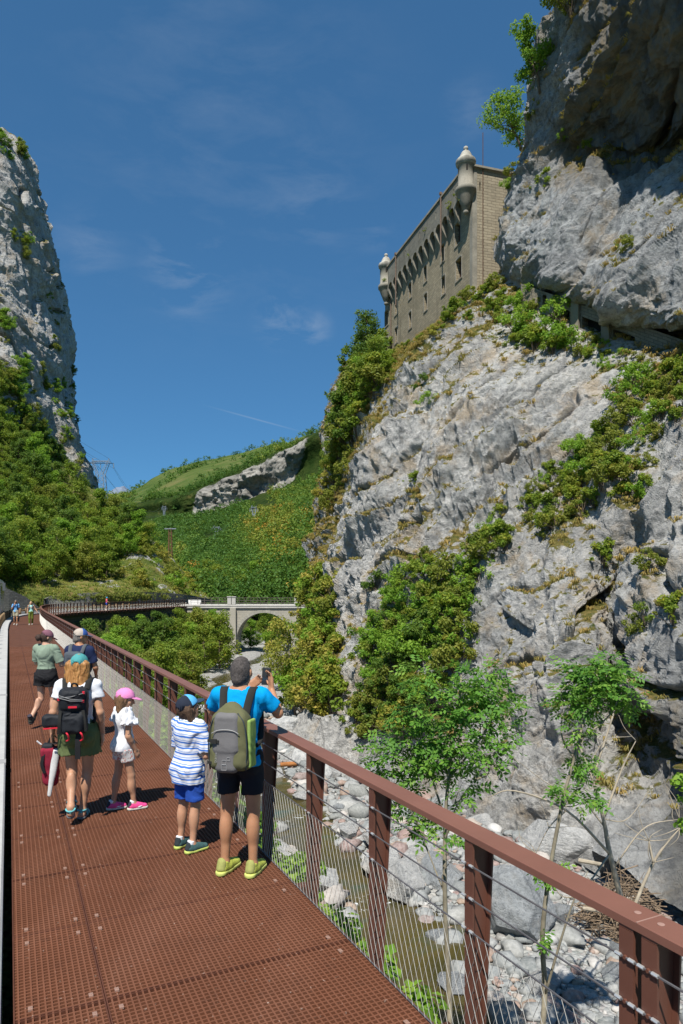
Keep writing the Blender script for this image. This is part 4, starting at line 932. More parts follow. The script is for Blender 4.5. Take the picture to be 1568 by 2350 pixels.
# ---------------------------------------------------------------- pylons and wires
GALV = mat('galvanised steel', (0.26, 0.30, 0.34), .6, .15, .5, metal=.3)
def pylon(name, label, px, top, base, Yd, wide, parts=True, th=1.0, rz=0.0):
    ctr = P(px, base, Yd); H = (base - top) / 1568 * Yd; w = wide / 1568 * Yd / 2; t = .10 * th * (H / 14)
    root = thing(name, label, 'pylon', tuple(ctr), rz, None)
    def bar(m, a, b, k=1.0): m.beam(a, b, t * k, t * k)
    zb, zw, zt = -1.2 * H, .50 * H, .84 * H
    m = MB(); b0, b1 = .30 * w * 1.9, .27 * w
    def leg(z): f_ = (z - zb) / (zw - zb); return b0 + (b1 - b0) * f_
    zs = np.linspace(zb, zw, 9)
    for sx in (-1, 1):
        for sy in (-1, 1): bar(m, (sx * leg(zb), sy * leg(zb), zb), (sx * b1, sy * b1, zw), 1.3)
    for i in range(8):
        l0, l1 = leg(zs[i]), leg(zs[i + 1])
        for sy in (-1, 1):
            bar(m, (-l0, sy * l0, zs[i]), (l1, sy * l1, zs[i + 1]), .6); bar(m, (l0, sy * l0, zs[i]), (-l1, sy * l1, zs[i + 1]), .6); bar(m, (-l1, sy * l1, zs[i + 1]), (l1, sy * l1, zs[i + 1]), .6)
            bar(m, (sy * l0, -l0, zs[i]), (sy * l1, l1, zs[i + 1]), .6)
    m.build('tower', GALV, root)
    m = MB(); tw = .62 * w
    for sx in (-1, 1):
        for sy in (-1, 1):
            bar(m, (sx * b1, sy * b1, zw), (sx * tw, sy * b1 * .6, zt), 1.1); bar(m, (sx * b1 * .25, sy * b1, zw), (sx * tw * .78, sy * b1 * .6, zt), .8)
        for i in range(5):
            f0, f1 = i / 5, (i + 1) / 5
            bar(m, (sx * (b1 + (tw - b1) * f0), -b1, zw + (zt - zw) * f0), (sx * (b1 * .25 + (tw * .78 - b1 * .25) * f1), -b1, zw + (zt - zw) * f1), .6)
        bar(m, (sx * tw * .78, 0, zt), (sx * tw, 0, H), .9); bar(m, (sx * tw * 1.1, 0, zt), (sx * tw, 0, H), .9)
    bar(m, (-tw, 0, H), (-tw * .5, 0, H * .99), .6); bar(m, (tw, 0, H), (tw * 1.1, 0, H * .99), .6)
    m.build('fork', GALV, root)
    m = MB()
    for sy in (-1, 1):
        bar(m, (-w, 0, zt), (w, 0, zt), 1.0); bar(m, (-tw, sy * b1 * .6, zt + .07 * H), (tw, sy * b1 * .6, zt + .07 * H), 1.0)
        for i in range(-6, 6): bar(m, (i * w / 6, 0, zt), ((i + 1) * tw / 6.2, sy * b1 * .6, zt + .07 * H), .5); 
    m.build('crossarm', GALV, root)
    for x in (-w, 0, w):
        MB().tube([(x, 0, zt), (x, 0, zt - .16 * H)], t * .8, 6).build('insulator', GALV, root)
    return [ctr + np.array((x, 0, zt - .17 * H)) for x in (-w, 0, w)] + [ctr + np.array((x, 0, H)) for x in (-tw, tw)]
pA = pylon('pylon', 'tall grey steel lattice pylon on the skyline just right of the left cliff', 231, 1052, 1122, 300, 60, th=1.9)
def hillY(px, py): h = rayhit(px, py, ('hills',)); return h[0].y if h else 500.0
pB = pylon('pylon', 'steel pylon on the green forested slope, furthest right of the valley pylons', 583, 1160, 1206, hillY(583, 1206) - 10, 18, th=3.4)
pC = pylon('pylon', 'pale steel pylon low in the valley forest, left of the pylon on the slope', 497, 1207, 1238, hillY(497, 1240) - 8, 20, th=3.2)
pD = pylon('pylon', 'faint small pylon in front of the far white rock band', 377, 1160, 1190, hillY(377, 1192) - 12, 12, th=2.4)
wr = MB()
def wire(a, b, sag, r=.035):
    t = np.linspace(0, 1, 24)[:, None]; p = np.asarray(a) * (1 - t) + np.asarray(b) * t; p[:, 2] -= sag * 4 * (t * (1 - t))[:, 0]; wr.tube(p, r, 4, False)
offA = np.array((-70, -240, 62.0))
for k in range(5): wire(pA[k], pD[k] + np.array((0, 0, 0)), 14, .05); wire(pA[k], pA[k] + offA, 5, .045)
for k in range(3): wire(pC[k], pB[k] + np.array((0, 0, 0)), 2, .04)
tag(wr.build('power_line', mat('wire', (0.08, 0.09, 0.10), .6, .1)), 'thin power lines strung from the skyline pylon across the valley', 'power line')
ro = thing('power_pole', 'rusty brown lattice pole with a pale crossbar behind the grassy spur', 'pole', tuple(P(391, 1290, 170)))
m = MB(); Hh = 8.3
for sx in (-1, 1):
    for sy in (-1, 1): m.beam((sx * .55, sy * .4, -3), (sx * .3, sy * .3, Hh), .13, .13)
for i in range(12):
    z = -2 + i * .8
    for sy in (-1, 1): m.beam((-.5, sy * .35, z), (.45, sy * .35, z + .8), .06, .06); m.beam((.5, sy * .35, z), (-.45, sy * .35, z + .8), .06, .06)
m.build('mast', mat('rust mast', (0.16, 0.085, 0.045), .8, .3), ro); MB().box((0, 0, Hh), (1.45, .12, .12)).build('crossbar', GALV, ro)
# ---------------------------------------------------------------- coach on the road
cc = P(-14, 1411, 52); coach = thing('coach', 'white and grey coach on the road at the left edge', 'coach', (cc[0] - 1.0, cc[1] + .2, 0), R(25))
m = MB(); m.box((0, 5.5, 1.95), (1.25, 5.6, 1.45)); m.build('body', mat('white coach paint', (0.6, 0.62, 0.63), .3, .05, spec=.6), coach, bevel=.18)
m = MB(); m.box((0, -.14, 1.9), (1.14, .06, .95)); m.build('windscreen', mat('dark glass', (0.02, 0.03, 0.035), .1, .1, spec=.8), coach, bevel=.05)
m = MB(); m.box((1.262, 5.5, 2.3), (.02, 5.0, .5)); m.build('side_window', MATS['dark glass'], coach)
m = MB(); m.box((0, -.16, .62), (1.2, .1, .3)); m.build('bumper', mat('grey bumper', (0.1, 0.11, 0.115), .6, .1), coach, bevel=.04)
for x in (-.9, .9): MB().box((x, -.27, .8), (.22, .03, .1)).build('headlight', mat('headlight', (0.7, 0.72, 0.72), .2, .05), coach)
for x in (-1.1, 1.1):
    for y in (2.2, 8.6):
        w_ = MB().lathe((0, 0, 0), [(0, -.15), (.3, -.15), (.48, -.13), (.5, 0), (.48, .13), (.3, .15), (0, .15)], 20, ((0, 1, 0), (0, 0, 1), (1, 0, 0))).build('wheel', mat('tyre', (0.02, 0.02, 0.02), .9, .1), coach, True); w_.location = (x, y, .5)
for x in (-1.5, 1.5): MB().box((x, -.25, 2.75), (.1, .08, .3)).beam((x * .8, -.1, 3.15), (x, -.25, 3.05), .05, .05).build('mirror', MATS['grey bumper'], coach)
# ================================================================ PLANTS
def leaf_material(name, stops, trans=0.42, jitter=0.25):
    stops = [(p, (c[0] * 1.6, c[1] * 1.45, c[2] * 1.1)) for p, c in stops]
    b = NB(name); t = b.math('ADD', b.math('MULTIPLY', b.attr('tone'), 1 - jitter), b.math('MULTIPLY', b.objrand(), jitter))
    col = b.ramp(t, stops); return b.done(col, 0.55, None, spec=0.25, trans=(b.mix(0.35, col, (0.25, 0.32, 0.03), 'ADD'), trans))
LEAF = leaf_material('broad leaves', [(0.0, (0.055, 0.105, 0.018)), (0.45, (0.105, 0.175, 0.026)), (0.75, (0.17, 0.225, 0.035)), (1.0, (0.27, 0.24, 0.04))])
LEAF_DARK = leaf_material('dark leaves', [(0.0, (0.03, 0.075, 0.018)), (0.5, (0.065, 0.13, 0.026)), (1.0, (0.13, 0.19, 0.036))])
LEAF_FRESH = leaf_material('fresh leaves', [(0.0, (0.06, 0.15, 0.02)), (0.5, (0.115, 0.23, 0.03)), (1.0, (0.2, 0.30, 0.05))])
LEAF_ASH = leaf_material('ash leaves', [(0.0, (0.03, 0.10, 0.02)), (0.5, (0.075, 0.19, 0.035)), (1.0, (0.17, 0.28, 0.06))], 0.35, 0.1)
LEAF_DRY = leaf_material('yellowing leaves', [(0.0, (0.10, 0.14, 0.025)), (0.5, (0.19, 0.215, 0.045)), (1.0, (0.36, 0.30, 0.09))])
LEAF_OLIVE = leaf_material('olive leaves', [(0.0, (0.065, 0.10, 0.02)), (0.5, (0.125, 0.165, 0.034)), (0.85, (0.19, 0.21, 0.045)), (1.0, (0.27, 0.20, 0.05))])
GRASSDRY = leaf_material('dry grass', [(0.0, (0.11, 0.13, 0.035)), (0.5, (0.22, 0.18, 0.07)), (1.0, (0.31, 0.235, 0.11))], 0.3, 0.0)
GRASSGREEN = leaf_material('green grass', [(0.0, (0.07, 0.13, 0.022)), (0.5, (0.14, 0.19, 0.04)), (1.0, (0.26, 0.24, 0.08))], 0.3, 0.0)
BARK = mat('grey brown bark', (0.13, 0.10, 0.07), .95, .35, 5.0, bump=.5, bscale=25)
BARK_PALE = mat('pale bark', (0.27, 0.235, 0.17), .95, .35, 4.0, bump=.4, bscale=25)
DEAD = mat('dead bleached wood', (0.36, 0.31, 0.235), .95, .3, 4.0, bump=.4, bscale=25)
def leaves(C, Rr, n, size, g, flat=0.75, up=0.5, aspect=0.5, droop=0.0, shell=0.45):
    """n leaf blades spread through clumps (centres C, radii Rr). returns V,F,tone"""
    C = np.asarray(C, float); Rr = np.asarray(Rr, float); k = g.choice(len(C), n, p=Rr ** 2 / (Rr ** 2).sum())
    d = g.normal(size=(n, 3)); d /= np.linalg.norm(d, axis=1)[:, None]; rr = g.uniform(0, 1, n) ** shell
    p = C[k] + d * (Rr[k] * rr)[:, None] * np.array((1, 1, flat))
    nrm = d * 0.55 + g.normal(size=(n, 3)) * 0.55 + np.array((0, 0, up)); nrm /= np.linalg.norm(nrm, axis=1)[:, None]
    a = g.normal(size=(n, 3)) + d * 0.6; a[:, 2] -= droop; a -= nrm * (a * nrm).sum(1)[:, None]; a /= np.linalg.norm(a, axis=1)[:, None]; b = np.cross(nrm, a)
    s = size * g.uniform(0.6, 1.35, n)[:, None]; w = s * aspect
    V = np.stack([p - a * s * .5, p - b * w * .5 + nrm * w * .12, p + a * s * .5, p + b * w * .5 + nrm * w * .12], 1).reshape(-1, 3)
    F = np.arange(4 * n).reshape(-1, 4); ct = g.uniform(0, 1, len(C))
    tone = np.clip(0.45 * ct[k] + 0.55 * g.uniform(0, 1, n), 0, 1); return V, F, np.repeat(tone, 4)
def tree_parts(h, r, seed, nleaf, leaf, lo=0.25, tr=None, lean=0.0, clumps=34, flat=0.8, asp=0.55, sub=True, bias=(0, 0)):
    g = np.random.default_rng(seed); tr = tr or h * 0.018; w = MB(); n = 9
    t = np.linspace(0, 1, n); tp = np.stack([lean * h * t ** 1.5 + np.cumsum(g.normal(0, .012 * h, n)), np.cumsum(g.normal(0, .012 * h, n)), t * h * .86], 1); tp[0, :2] = 0
    w.tube(tp, tr * (1 - .78 * t), 7)
    C, Rr = [], []
    for k in range(clumps):
        f = lo + (0.98 - lo) * (k + g.uniform(0, 1)) / clumps; b = np.array([np.interp(f * .9, t, tp[:, c]) for c in range(3)])
        prof = math.sin(math.pi * min(1, 0.12 + 0.88 * ((f - lo) / (1 - lo)) ** .75)) ** .6; an = g.uniform(0, 2 * math.pi) + k * 2.4; L = r * prof * g.uniform(.45, 1.0)
        e = b + np.array((math.cos(an) * L + bias[0] * L, math.sin(an) * L + bias[1] * L, L * g.uniform(.05, .65) + (.12 * h if f > .8 else 0)))
        mid = (b + e) / 2 + g.normal(0, .06 * r, 3); mid[2] -= .05 * r
        w.tube(np.array([b, mid, e]), np.array((.42, .26, .08)) * tr * (1.1 - .6 * f), 5, False)
        C.append(e); Rr.append(r * g.uniform(.20, .36))
        if sub: C.append(mid + g.normal(0, .12 * r, 3)); Rr.append(r * g.uniform(.14, .24))
    V, F, T = leaves(C, Rr, nleaf, leaf, g, flat, aspect=asp)
    return w, V, F, T
def make_tree(name, lm, bark, *a, **k):
    w, V, F, T = tree_parts(*a, **k); root = bpy.data.objects.new(name, None); COL.objects.link(root)
    w.build('trunk', bark, root, True); link('crown', mesh('crown', V, F, attrs={'tone': T}), lm, root); return root
def make_shrub(name, lm, seed, n, leaf, r=1.0, h=1.1, clumps=14, stems=True, asp=0.55):
    g = np.random.default_rng(seed); C, Rr = [], []; w = MB()
    for k in range(clumps):
        an = g.uniform(0, 6.28); q = g.uniform(.1, 1.15) * r; z = h * g.uniform(.10, 1.3) * (1 - .4 * min(1, q / r) ** 2); e = np.array((math.cos(an) * q, math.sin(an) * q, z))
        C.append(e); Rr.append(g.uniform(.10, .38) * r); w.tube([(0, 0, -.25 * h), e * (.4, .4, .55), e], np.array((.03, .02, .006)) * r, 4, False)
    V, F, T = leaves(C, Rr, n, leaf, g, .85, aspect=asp)
    root = bpy.data.objects.new(name, None); COL.objects.link(root)
    link('foliage', mesh('foliage', V, F, attrs={'tone': T}), lm, root)
    if stems: w.build('stem', BARK, root)
    return root
def in_poly(px, py, poly):
    c = False; n = len(poly)
    for i in range(n):
        x0, y0 = poly[i]; x1, y1 = poly[(i + 1) % n]
        if (y0 > py) != (y1 > py) and px < (x1 - x0) * (py - y0) / (y1 - y0) + x0: c = not c
    return c
def scatter(poly, n, spacing, keys, tries=40, up=-2, rnd=random):
    xs = [p[0] for p in poly]; ys = [p[1] for p in poly]; out = []
    for _ in range(n * tries):
        if len(out) >= n: break
        x, y = rnd.uniform(min(xs), max(xs)), rnd.uniform(min(ys), max(ys))
        if not in_poly(x, y, poly): continue
        h = rayhit(x, y, keys)
        if h is None: continue
        p = h[0]
        if any((p - q[0]).length < spacing for q in out): continue
        out.append((p, x, y, h[2]))
    return out
USED = set()
def place(proto, p, s, rz=None, label=None, cat=None, group=None, sz=1.0, tilt=(0, 0)):
    o = proto if proto.name not in USED else copy_tree(proto)
    USED.add(proto.name); USED.add(o.name)
    o.location = tuple(p); o.scale = (s, s, s * sz); o.rotation_euler = (tilt[0], tilt[1], random.uniform(0, 6.28) if rz is None else rz)
    return tag(o, label, cat, group)
rnd = random.Random(11)
# prototypes
T_BIG = [make_tree('broadleaf_tree', lm, BARK, 9.0, r, sd, 5200, .34, lo=.12, clumps=44) for lm, r, sd in ((LEAF, 3.3, 1), (LEAF, 3.0, 2), (LEAF_DARK, 3.2, 3), (LEAF_FRESH, 2.9, 4), (LEAF_OLIVE, 3.0, 5), (LEAF_DARK, 2.6, 6))]
S_MID = [make_shrub('shrub', lm, sd, 1350, .15, clumps=20, asp=.6) for lm, sd in ((LEAF, 21), (LEAF_FRESH, 22), (LEAF_OLIVE, 23), (LEAF_DARK, 24), (LEAF_DRY, 25))]
S_THIN = [make_shrub('shrub', lm, sd, 520, .15, 1.0, 1.3, 10) for lm, sd in ((LEAF, 31), (LEAF_FRESH, 32), (LEAF_OLIVE, 33))]
# ---- left hillside wood
poly = [(-120, 1345), (-120, 960), (20, 1000), (90, 1070), (160, 1150), (222, 1200), (300, 1268), (335, 1290), (262, 1275), (250, 1290), (262, 1332), (120, 1344)]
pts = scatter(poly, 92, 3.6, ('hillside',), 60, rnd=rnd)
pts.sort(key=lambda t: t[1])
nm_ = {0: 'green', 1: 'green', 2: 'dark green', 3: 'bright green', 4: 'olive tinged', 5: 'dark green'}
for p, x, y, n in pts:
    k = rnd.choice((0, 0, 1, 1, 2, 3, 3, 4, 5)); s = rnd.uniform(.62, 1.08) * (.85 if y > 1290 else 1)
    row = 'just above the roadside wall' if y > 1270 else ('at the foot of the left cliff' if y < 1130 else 'halfway up the left slope')
    place(T_BIG[k], p - Vector((0, 0, .5)), s, None, '%s broadleaf tree in the dense wood %s' % (nm_[k], row), 'tree', 'trees of the left hillside wood', rnd.uniform(.85, 1.2))
edge = [(238, 1212, 1.0, 0), (265, 1226, 1.0, 4), (292, 1245, 1.05, 2), (320, 1262, 1.05, 3), (338, 1270, .8, 0), (20, 1320, .9, 0), (-20, 1325, 1.0, 2), (60, 1330, .7, 3), (95, 1338, .6, 0), (60, 1260, 1.2, 1), (150, 1310, 1.1, 3), (205, 1318, 1.0, 0), (245, 1328, .8, 1)]
for x, y, s, k in edge:
    h = rayhit(x, y, ('hillside',))
    if h: place(T_BIG[k], h[0] - Vector((0, 0, .5)), s, None, '%s broadleaf tree at the edge of the left hillside wood' % nm_[k], 'tree', 'trees at the wood edge')
poly = [(255, 1255), (330, 1240), (395, 1295), (470, 1368), (300, 1352), (262, 1330)]
for p, x, y, n in scatter(poly, 30, 1.5, ('hillside',), rnd=rnd):
    k = rnd.choice((0, 1, 2, 4)); place(S_MID[k], p - Vector((0, 0, .15)), rnd.uniform(.7, 2.0), None, 'low shrub on the open grassy spur above the road', 'shrub', 'shrubs on the grassy spur')
# ledge plants of the left cliff
for poly, n, s0, s1 in (([(0, 850), (60, 930), (130, 1040), (190, 1110), (60, 1060), (-40, 1000)], 70, 1.6, 3.4), ([(0, 300), (40, 320), (60, 360), (30, 420), (0, 380)], 7, 1.2, 2.4), ([(0, 690), (30, 800), (110, 900), (60, 920), (0, 860)], 14, 1.5, 3.2), ([(100, 640), (130, 720), (170, 850), (185, 980), (160, 960), (120, 800)], 12, 1.0, 2.2), ([(30, 540), (75, 560), (60, 600), (30, 590)], 4, 1.5, 2.4), ([(100, 860), (150, 920), (200, 1080), (150, 1040)], 10, 1.2, 2.4)):
    for p, x, y, nn in scatter(poly, n, 1.2, ('cliff_wall',), rnd=rnd):
        tr_ = rnd.random() < .45; place(T_BIG[rnd.choice((0, 2, 3, 4))] if tr_ else S_MID[rnd.choice((0, 1, 2))], p - Vector((0, 0, .4)), rnd.uniform(s0, s1) * (.24 if tr_ else .7), None, 'leafy growth rooted in a crack of the tall left cliff', 'shrub', 'shrubs on the left cliff')
# ---- left bank below the walkway
def bank_plants(protos, n, y0, y1, o0, o1, s0, s1, label, cat, group, top=None, sp=1.0):
    done = []
    for _ in range(n * 30):
        if len(done) >= n: break
        y = rnd.uniform(y0, y1); s_ = s_of_y(y); o = rnd.uniform(o0, o1); q = ax_at(s_, o); z = bed_z(q[0], q[1])
        if z < -8.0 and rnd.random() < .6: continue
        if y > 55 and 784 + 1568 * q[0] / y > 512: continue
        if any((q[0] - a) ** 2 + (q[1] - b) ** 2 < sp ** 2 for a, b in done): continue
        s = rnd.uniform(s0, s1)
        if top: s = min(s, (rnd.uniform(*top) - z) / 9.0)
        if s < s0 * .5: continue
        done.append((q[0], q[1])); place(rnd.choice(protos), (q[0], q[1], z - .15), s, None, label, cat, group)
bank_plants(T_BIG, 40, 52, 112, 3.4, 15.0, .5, 1.0, 'leafy tree on the river bank below the far walkway', 'tree', 'trees on the left river bank', (-1.2, .6), 1.9)
bank_plants(T_BIG, 26, 32, 56, 3.6, 9.0, .3, .75, 'small leafy tree on the river bank below the near railing', 'tree', 'small trees on the left bank', (-3.2, -1.0), 1.4)
bank_plants(S_MID[:4], 46, 30, 90, 2.2, 8.0, .8, 1.7, 'bushy shrub on the steep bank under the walkway', 'shrub', 'shrubs on the left bank', None, .9)
# near weeds beside the deck
LW = [make_shrub('weed', lm, sd, 420, .10, .5, .45, 9, asp=.75) for lm, sd in ((LEAF_FRESH, 41), (LEAF_FRESH, 42), (LEAF, 43))]
bank_plants(LW, 85, 3.6, 13, 1.25, 3.0, .7, 1.5, 'low leafy weed on the bank edge beside the walkway', 'weed', 'weeds along the bank edge', None, .28)
bank_plants(LW, 60, 12, 32, 1.4, 4.4, .8, 2.0, 'leafy weed clump on the slope below the railing', 'weed', 'weeds on the slope below', None, .4)
# ---- right cliff plants
def cliff_patch(poly, n, s0, s1, kinds, label, group, sp=.6, protos=None, sz=1.0):
    for p, x, y, nn in scatter(poly, n, sp, ('cliff_face',), rnd=rnd):
        k = rnd.choice(kinds); pr = (protos or S_MID)[k]
        place(pr, p - Vector((0, 0, .2)) + nn * .05, rnd.uniform(s0, s1), None, label, 'shrub', group, sz)
cliff_patch([(1030, 690), (1060, 650), (1130, 640), (1170, 690), (1160, 740), (1100, 750), (1040, 740)], 16, .5, 1.05, (0, 1, 0, 2), 'green shrub crowding the ledge at the foot of the fort corner', 'shrubs at the foot of the fort')
cliff_patch([(1270, 740), (1500, 850), (1500, 880), (1380, 850), (1290, 800)], 22, .3, .7, (0, 1, 2), 'small shrub under the gun openings', 'shrubs under the casemates')
cliff_patch([(1165, 700), (1240, 690), (1310, 760), (1300, 830), (1240, 810), (1180, 790)], 14, .7, 1.4, (1, 0, 2), 'shrub on the ledge left of the gun openings', 'shrubs left of the casemates')
cliff_patch([(870, 790), (960, 730), (1040, 700), (1050, 740), (960, 800), (900, 880), (870, 870)], 26, .3, .75, (2, 0, 4), 'small shrub on the grassy ledge under the long fort wall', 'shrubs under the fort wall')
cliff_patch([(800, 860), (870, 790), (880, 870), (840, 960), (800, 1040), (765, 1060), (770, 980)], 46, .9, 2.2, (0, 0, 2, 3), 'shrub on the steep left shoulder of the fort cliff', 'shrubs on the left shoulder', .7)
cliff_patch([(755, 1030), (800, 1000), (800, 1120), (760, 1200), (745, 1200)], 22, .7, 1.6, (0, 2, 2, 4), 'shrub on the left edge of the fort cliff', 'shrubs on the cliff edge')
cliff_patch([(1600, 840), (1600, 960), (1500, 985), (1480, 1140), (1310, 1190), (1190, 1270), (1090, 1330), (1040, 1300), (1130, 1200), (1270, 1065), (1420, 960), (1430, 890)], 95, .35, 1.15, (0, 1, 0, 2, 2), 'shrub in the slanting green band across the right cliff', 'shrubs of the slanting band', .45)
cliff_patch([(900, 1320), (1050, 1290), (1110, 1330), (1060, 1420), (1045, 1540), (1000, 1600), (860, 1600), (835, 1500), (890, 1400)], 95, .5, 1.25, (0, 0, 3, 1, 2, 1), 'shrub in the thicket on the lower cliff', 'shrubs of the lower thicket', .55)
cliff_patch([(830, 1580), (1000, 1590), (960, 1700), (800, 1690)], 34, .5, 1.2, (0, 2, 3, 4), 'shrub below the thicket at the foot of the cliff', 'shrubs at the cliff foot', .5)
cliff_patch([(690, 1370), (760, 1340), (780, 1500), (765, 1640), (680, 1640), (650, 1560)], 64, .9, 2.2, (2, 4, 0, 1, 0), 'yellowish shrub on the low cliff beside the river', 'shrubs beside the river', .8)
for x, y, s, k, lab in ((1385, 1290, 1.0, 0, 'green shrub bulging from the sheer rock right of the gully'), (1400, 1350, .8, 2, 'olive shrub under the green shrub right of the gully'), (1490, 1300, .7, 2, 'narrow olive shrub in a crack of the right cliff'), (1545, 1420, .9, 0, 'shrub on the lip near the right edge of the cliff'),
                        (1430, 575, .8, 2, 'lone shrub in the middle of the big grey slab'), (1250, 425, 1.0, 0, 'green shrub in the corner under the dark overhang'), (1355, 350, 1.0, 0, 'sprawling shrub hanging in the shaded hollow'), (1285, 320, .6, 1, 'little bright shrub above the shaded hollow'), (1420, 560, .5, 0, 'tiny shrub beside the lone shrub on the slab'),
                        (985, 930, .9, 1, 'bright green shrub on the rock face below the fort prow'), (975, 885, .8, 3, 'dark shrub above the bright one below the fort prow'), (950, 1105, .7, 0, 'round shrub on the pale rock face'), (865, 1345, 1.0, 3, 'dark shrub on the rock left of the thicket'), (1130, 780, .5, 2, 'tuft of olive leaves on the prow edge'),
                        (1450, 1450, .7, 2, 'olive shrub on the lower right rock'), (1480, 1410, .6, 0, 'green shrub on the lower right rock'), (1310, 20, 1.6, 2, 'shrub on the very top of the right cliff'), (1340, -10, 1.6, 0, 'second shrub on the top of the right cliff'), (1225, 260, .9, 2, 'olive shrub on the outer edge of the upper cliff'), (1180, 400, .9, 2, 'olive shrub where the cliff meets the fort end wall'), (1165, 430, .7, 1, 'green plant on the end wall of the fort')):
    h = rayhit(x, y)
    if h: place((S_MID if s > .6 else S_THIN)[k if s > .6 else min(k, 2)], h[0] - Vector((0, 0, .25)), s, None, lab, 'shrub')
for a_, b_, z_, s_ in ((3.2, -.7, 38.6, .55), (1.6, -.6, 38.9, .45), (9.0, -.55, 39.4, .35), (13.5, -.55, 38.8, .4), (20.4, -.7, 38.9, .6), (.4, -.9, 37.6, .35)):
    place(S_THIN[rnd.choice((0, 2))], FR(a_, b_, z_), s_, None, 'small plant growing out of the upper wall of the fort', 'shrub', 'plants on the fort wall')
# trees leaning from the upper cliff
for nm2, x, y, Y_, h_, r_, sd, ln_, lab in (('leaning_tree', 1196, 345, 57.3, 4.6, 2.1, 71, -.55, 'leaning tree over the fort turret on the cliff edge'), ('leaning_tree', 1240, 215, 56.6, 5.2, 1.6, 72, -.25, 'slender bright tree on the cliff edge above the leaning tree'), ('leaning_tree', 1300, 25, 55.6, 3.4, 1.8, 73, -.5, 'tree on the cliff top cut off by the upper frame edge')):
    t = make_tree(nm2, LEAF_FRESH if sd != 73 else LEAF, BARK, h_ * 1.08, r_ * 1.2, sd, 3200, .25, lo=.3, clumps=28, lean=ln_, tr=.12)
    h = rayhit(x, y); p = h[0] if h else P(x, y, Y_); t.location = tuple(p) if h else tuple(P(x + 6, y, Y_)); t.rotation_euler = (0, 0, R(10)); tag(t, lab, 'tree')
# trees on the left shoulder of the fort cliff
for x, y, s, k in ((846, 850, .62, 2), (858, 900, .5, 0), (822, 940, .55, 3), (800, 1000, .5, 2), (785, 1050, .5, 4), (772, 1080, .45, 0), (868, 860, .4, 3)):
    h = rayhit(x, y)
    if h: place(T_BIG[k], h[0] - Vector((0, 0, .4)), s, None, '%s tree rising from the left shoulder of the fort cliff' % nm_[k], 'tree', 'trees on the fort cliff shoulder', 1.25)
# trees by the water right of the arch, pale and half bare
T_DRY = make_tree('pale_tree', LEAF_DRY, BARK_PALE, 6.5, 2.5, 81, 2400, .24, lo=.25, clumps=30)
for x, y, Yd, s in ((668, 1600, 62, 1.0), (640, 1585, 70, .8), (700, 1610, 58, .85)):
    h = rayhit(x, y, ('cliff_face', 'riverbed')); place(T_DRY, h[0] - Vector((0, 0, .3)), s, None, 'pale half bare tree by the water right of the arch bridge', 'tree', 'pale trees by the water', 1.15)
# trees behind and beside the bridge
for p, x, y, n in scatter([(430, 1372), (520, 1330), (640, 1320), (720, 1330), (700, 1385), (560, 1400), (440, 1395)], 34, 4.0, ('hills',), rnd=rnd):
    k = rnd.randrange(6); place(T_BIG[k], p - Vector((0, 0, .6)), rnd.uniform(.7, 1.1), None, '%s tree in the wood just behind the arch bridge' % nm_[k], 'tree', 'trees behind the bridge')
for x, y_, s in ((-22, 115.5, .5), (-17.0, 128, .7), (-13, 131, .7), (-9.5, 129, .8), (-15, 136, .9), (-11, 140, 1.0), (-8, 137, .9)):
    place(T_BIG[rnd.choice((0, 2, 3))], (x, y_, bed_z(x, y_) - .3), s, None, 'leafy tree at the foot of the arch bridge', 'tree', 'trees at the bridge foot')
# ---- far forest as one mass
def far_forest():
    g = np.random.default_rng(5); Q_ = FARQ; Vs, Fs, Ts = [], [], []; n = 0
    nr, nc = Q_.shape[:2]; cnt = 0
    for _ in range(26000):
        i = g.uniform(0, nr - 2); j = g.uniform(0, nc - 2); r_, c_ = FAR_ROW[int(i), int(j)], FAR_COL[int(i), int(j)]
        p = Q_[int(i), int(j)] + (Q_[int(i) + 1, int(j)] - Q_[int(i), int(j)]) * (i % 1) + (Q_[int(i), int(j) + 1] - Q_[int(i), int(j)]) * (j % 1)
        if FAR_BAND[int(i), int(j)] > .45: continue
        nz_ = fbm(p[None] / 60, 2, 201)[0]
        if r_ > 6.7:
            if nz_ + .25 * (8 - r_) * .3 < .36: continue
        elif r_ > 4.72 and (r_ < 6.35 and .9 < c_ < 4.3 and g.uniform() < .97 or g.uniform() < .35): continue
        if r_ < 6.7 and fbm(p[None] / (p[1] * .10 + 6), 3, 48, .6)[0] > .30 and r_ > 1.0: continue
        Yd = p[1]; keep = min(1, (Yd / 420) ** -0.2 if Yd > 420 else 1)
        if g.uniform() < .30: continue
        rad = g.uniform(2.0, 5.2) * (1.25 if Yd > 500 else 1.0) * (1.5 if Yd > 1000 else 1); m = int(np.clip(330 * (200 / Yd) ** .9, 55, 340)); ls = rad * np.clip(.15 * (Yd / 200) ** .45, .12, .36)
        C = p + np.array((0, 0, rad * .75)) + g.normal(size=(7, 3)) * rad * np.array((.5, .5, .38)); hue = np.clip(.36 + .9 * fbm(p[None] / (Yd * .09), 3, 77)[0] + g.normal(0, .20), 0, .8)
        V, F, T = leaves(C, np.full(7, rad * .45), m, ls, g, .85, .7, .7)
        au = .34 if (Yd < 480 and g.uniform() < .08 + .5 * max(0, fbm(p[None] / (Yd * .1), 2, 88)[0])) else 0.0
        Vs.append(V); Fs.append(F + n); n += len(V); Ts.append(np.clip(T * .22 + hue * .75 + au, 0, 1)); cnt += 1
        if cnt > 4800: break
    return np.vstack(Vs), np.vstack(Fs), np.concatenate(Ts)
V, F, T = far_forest()
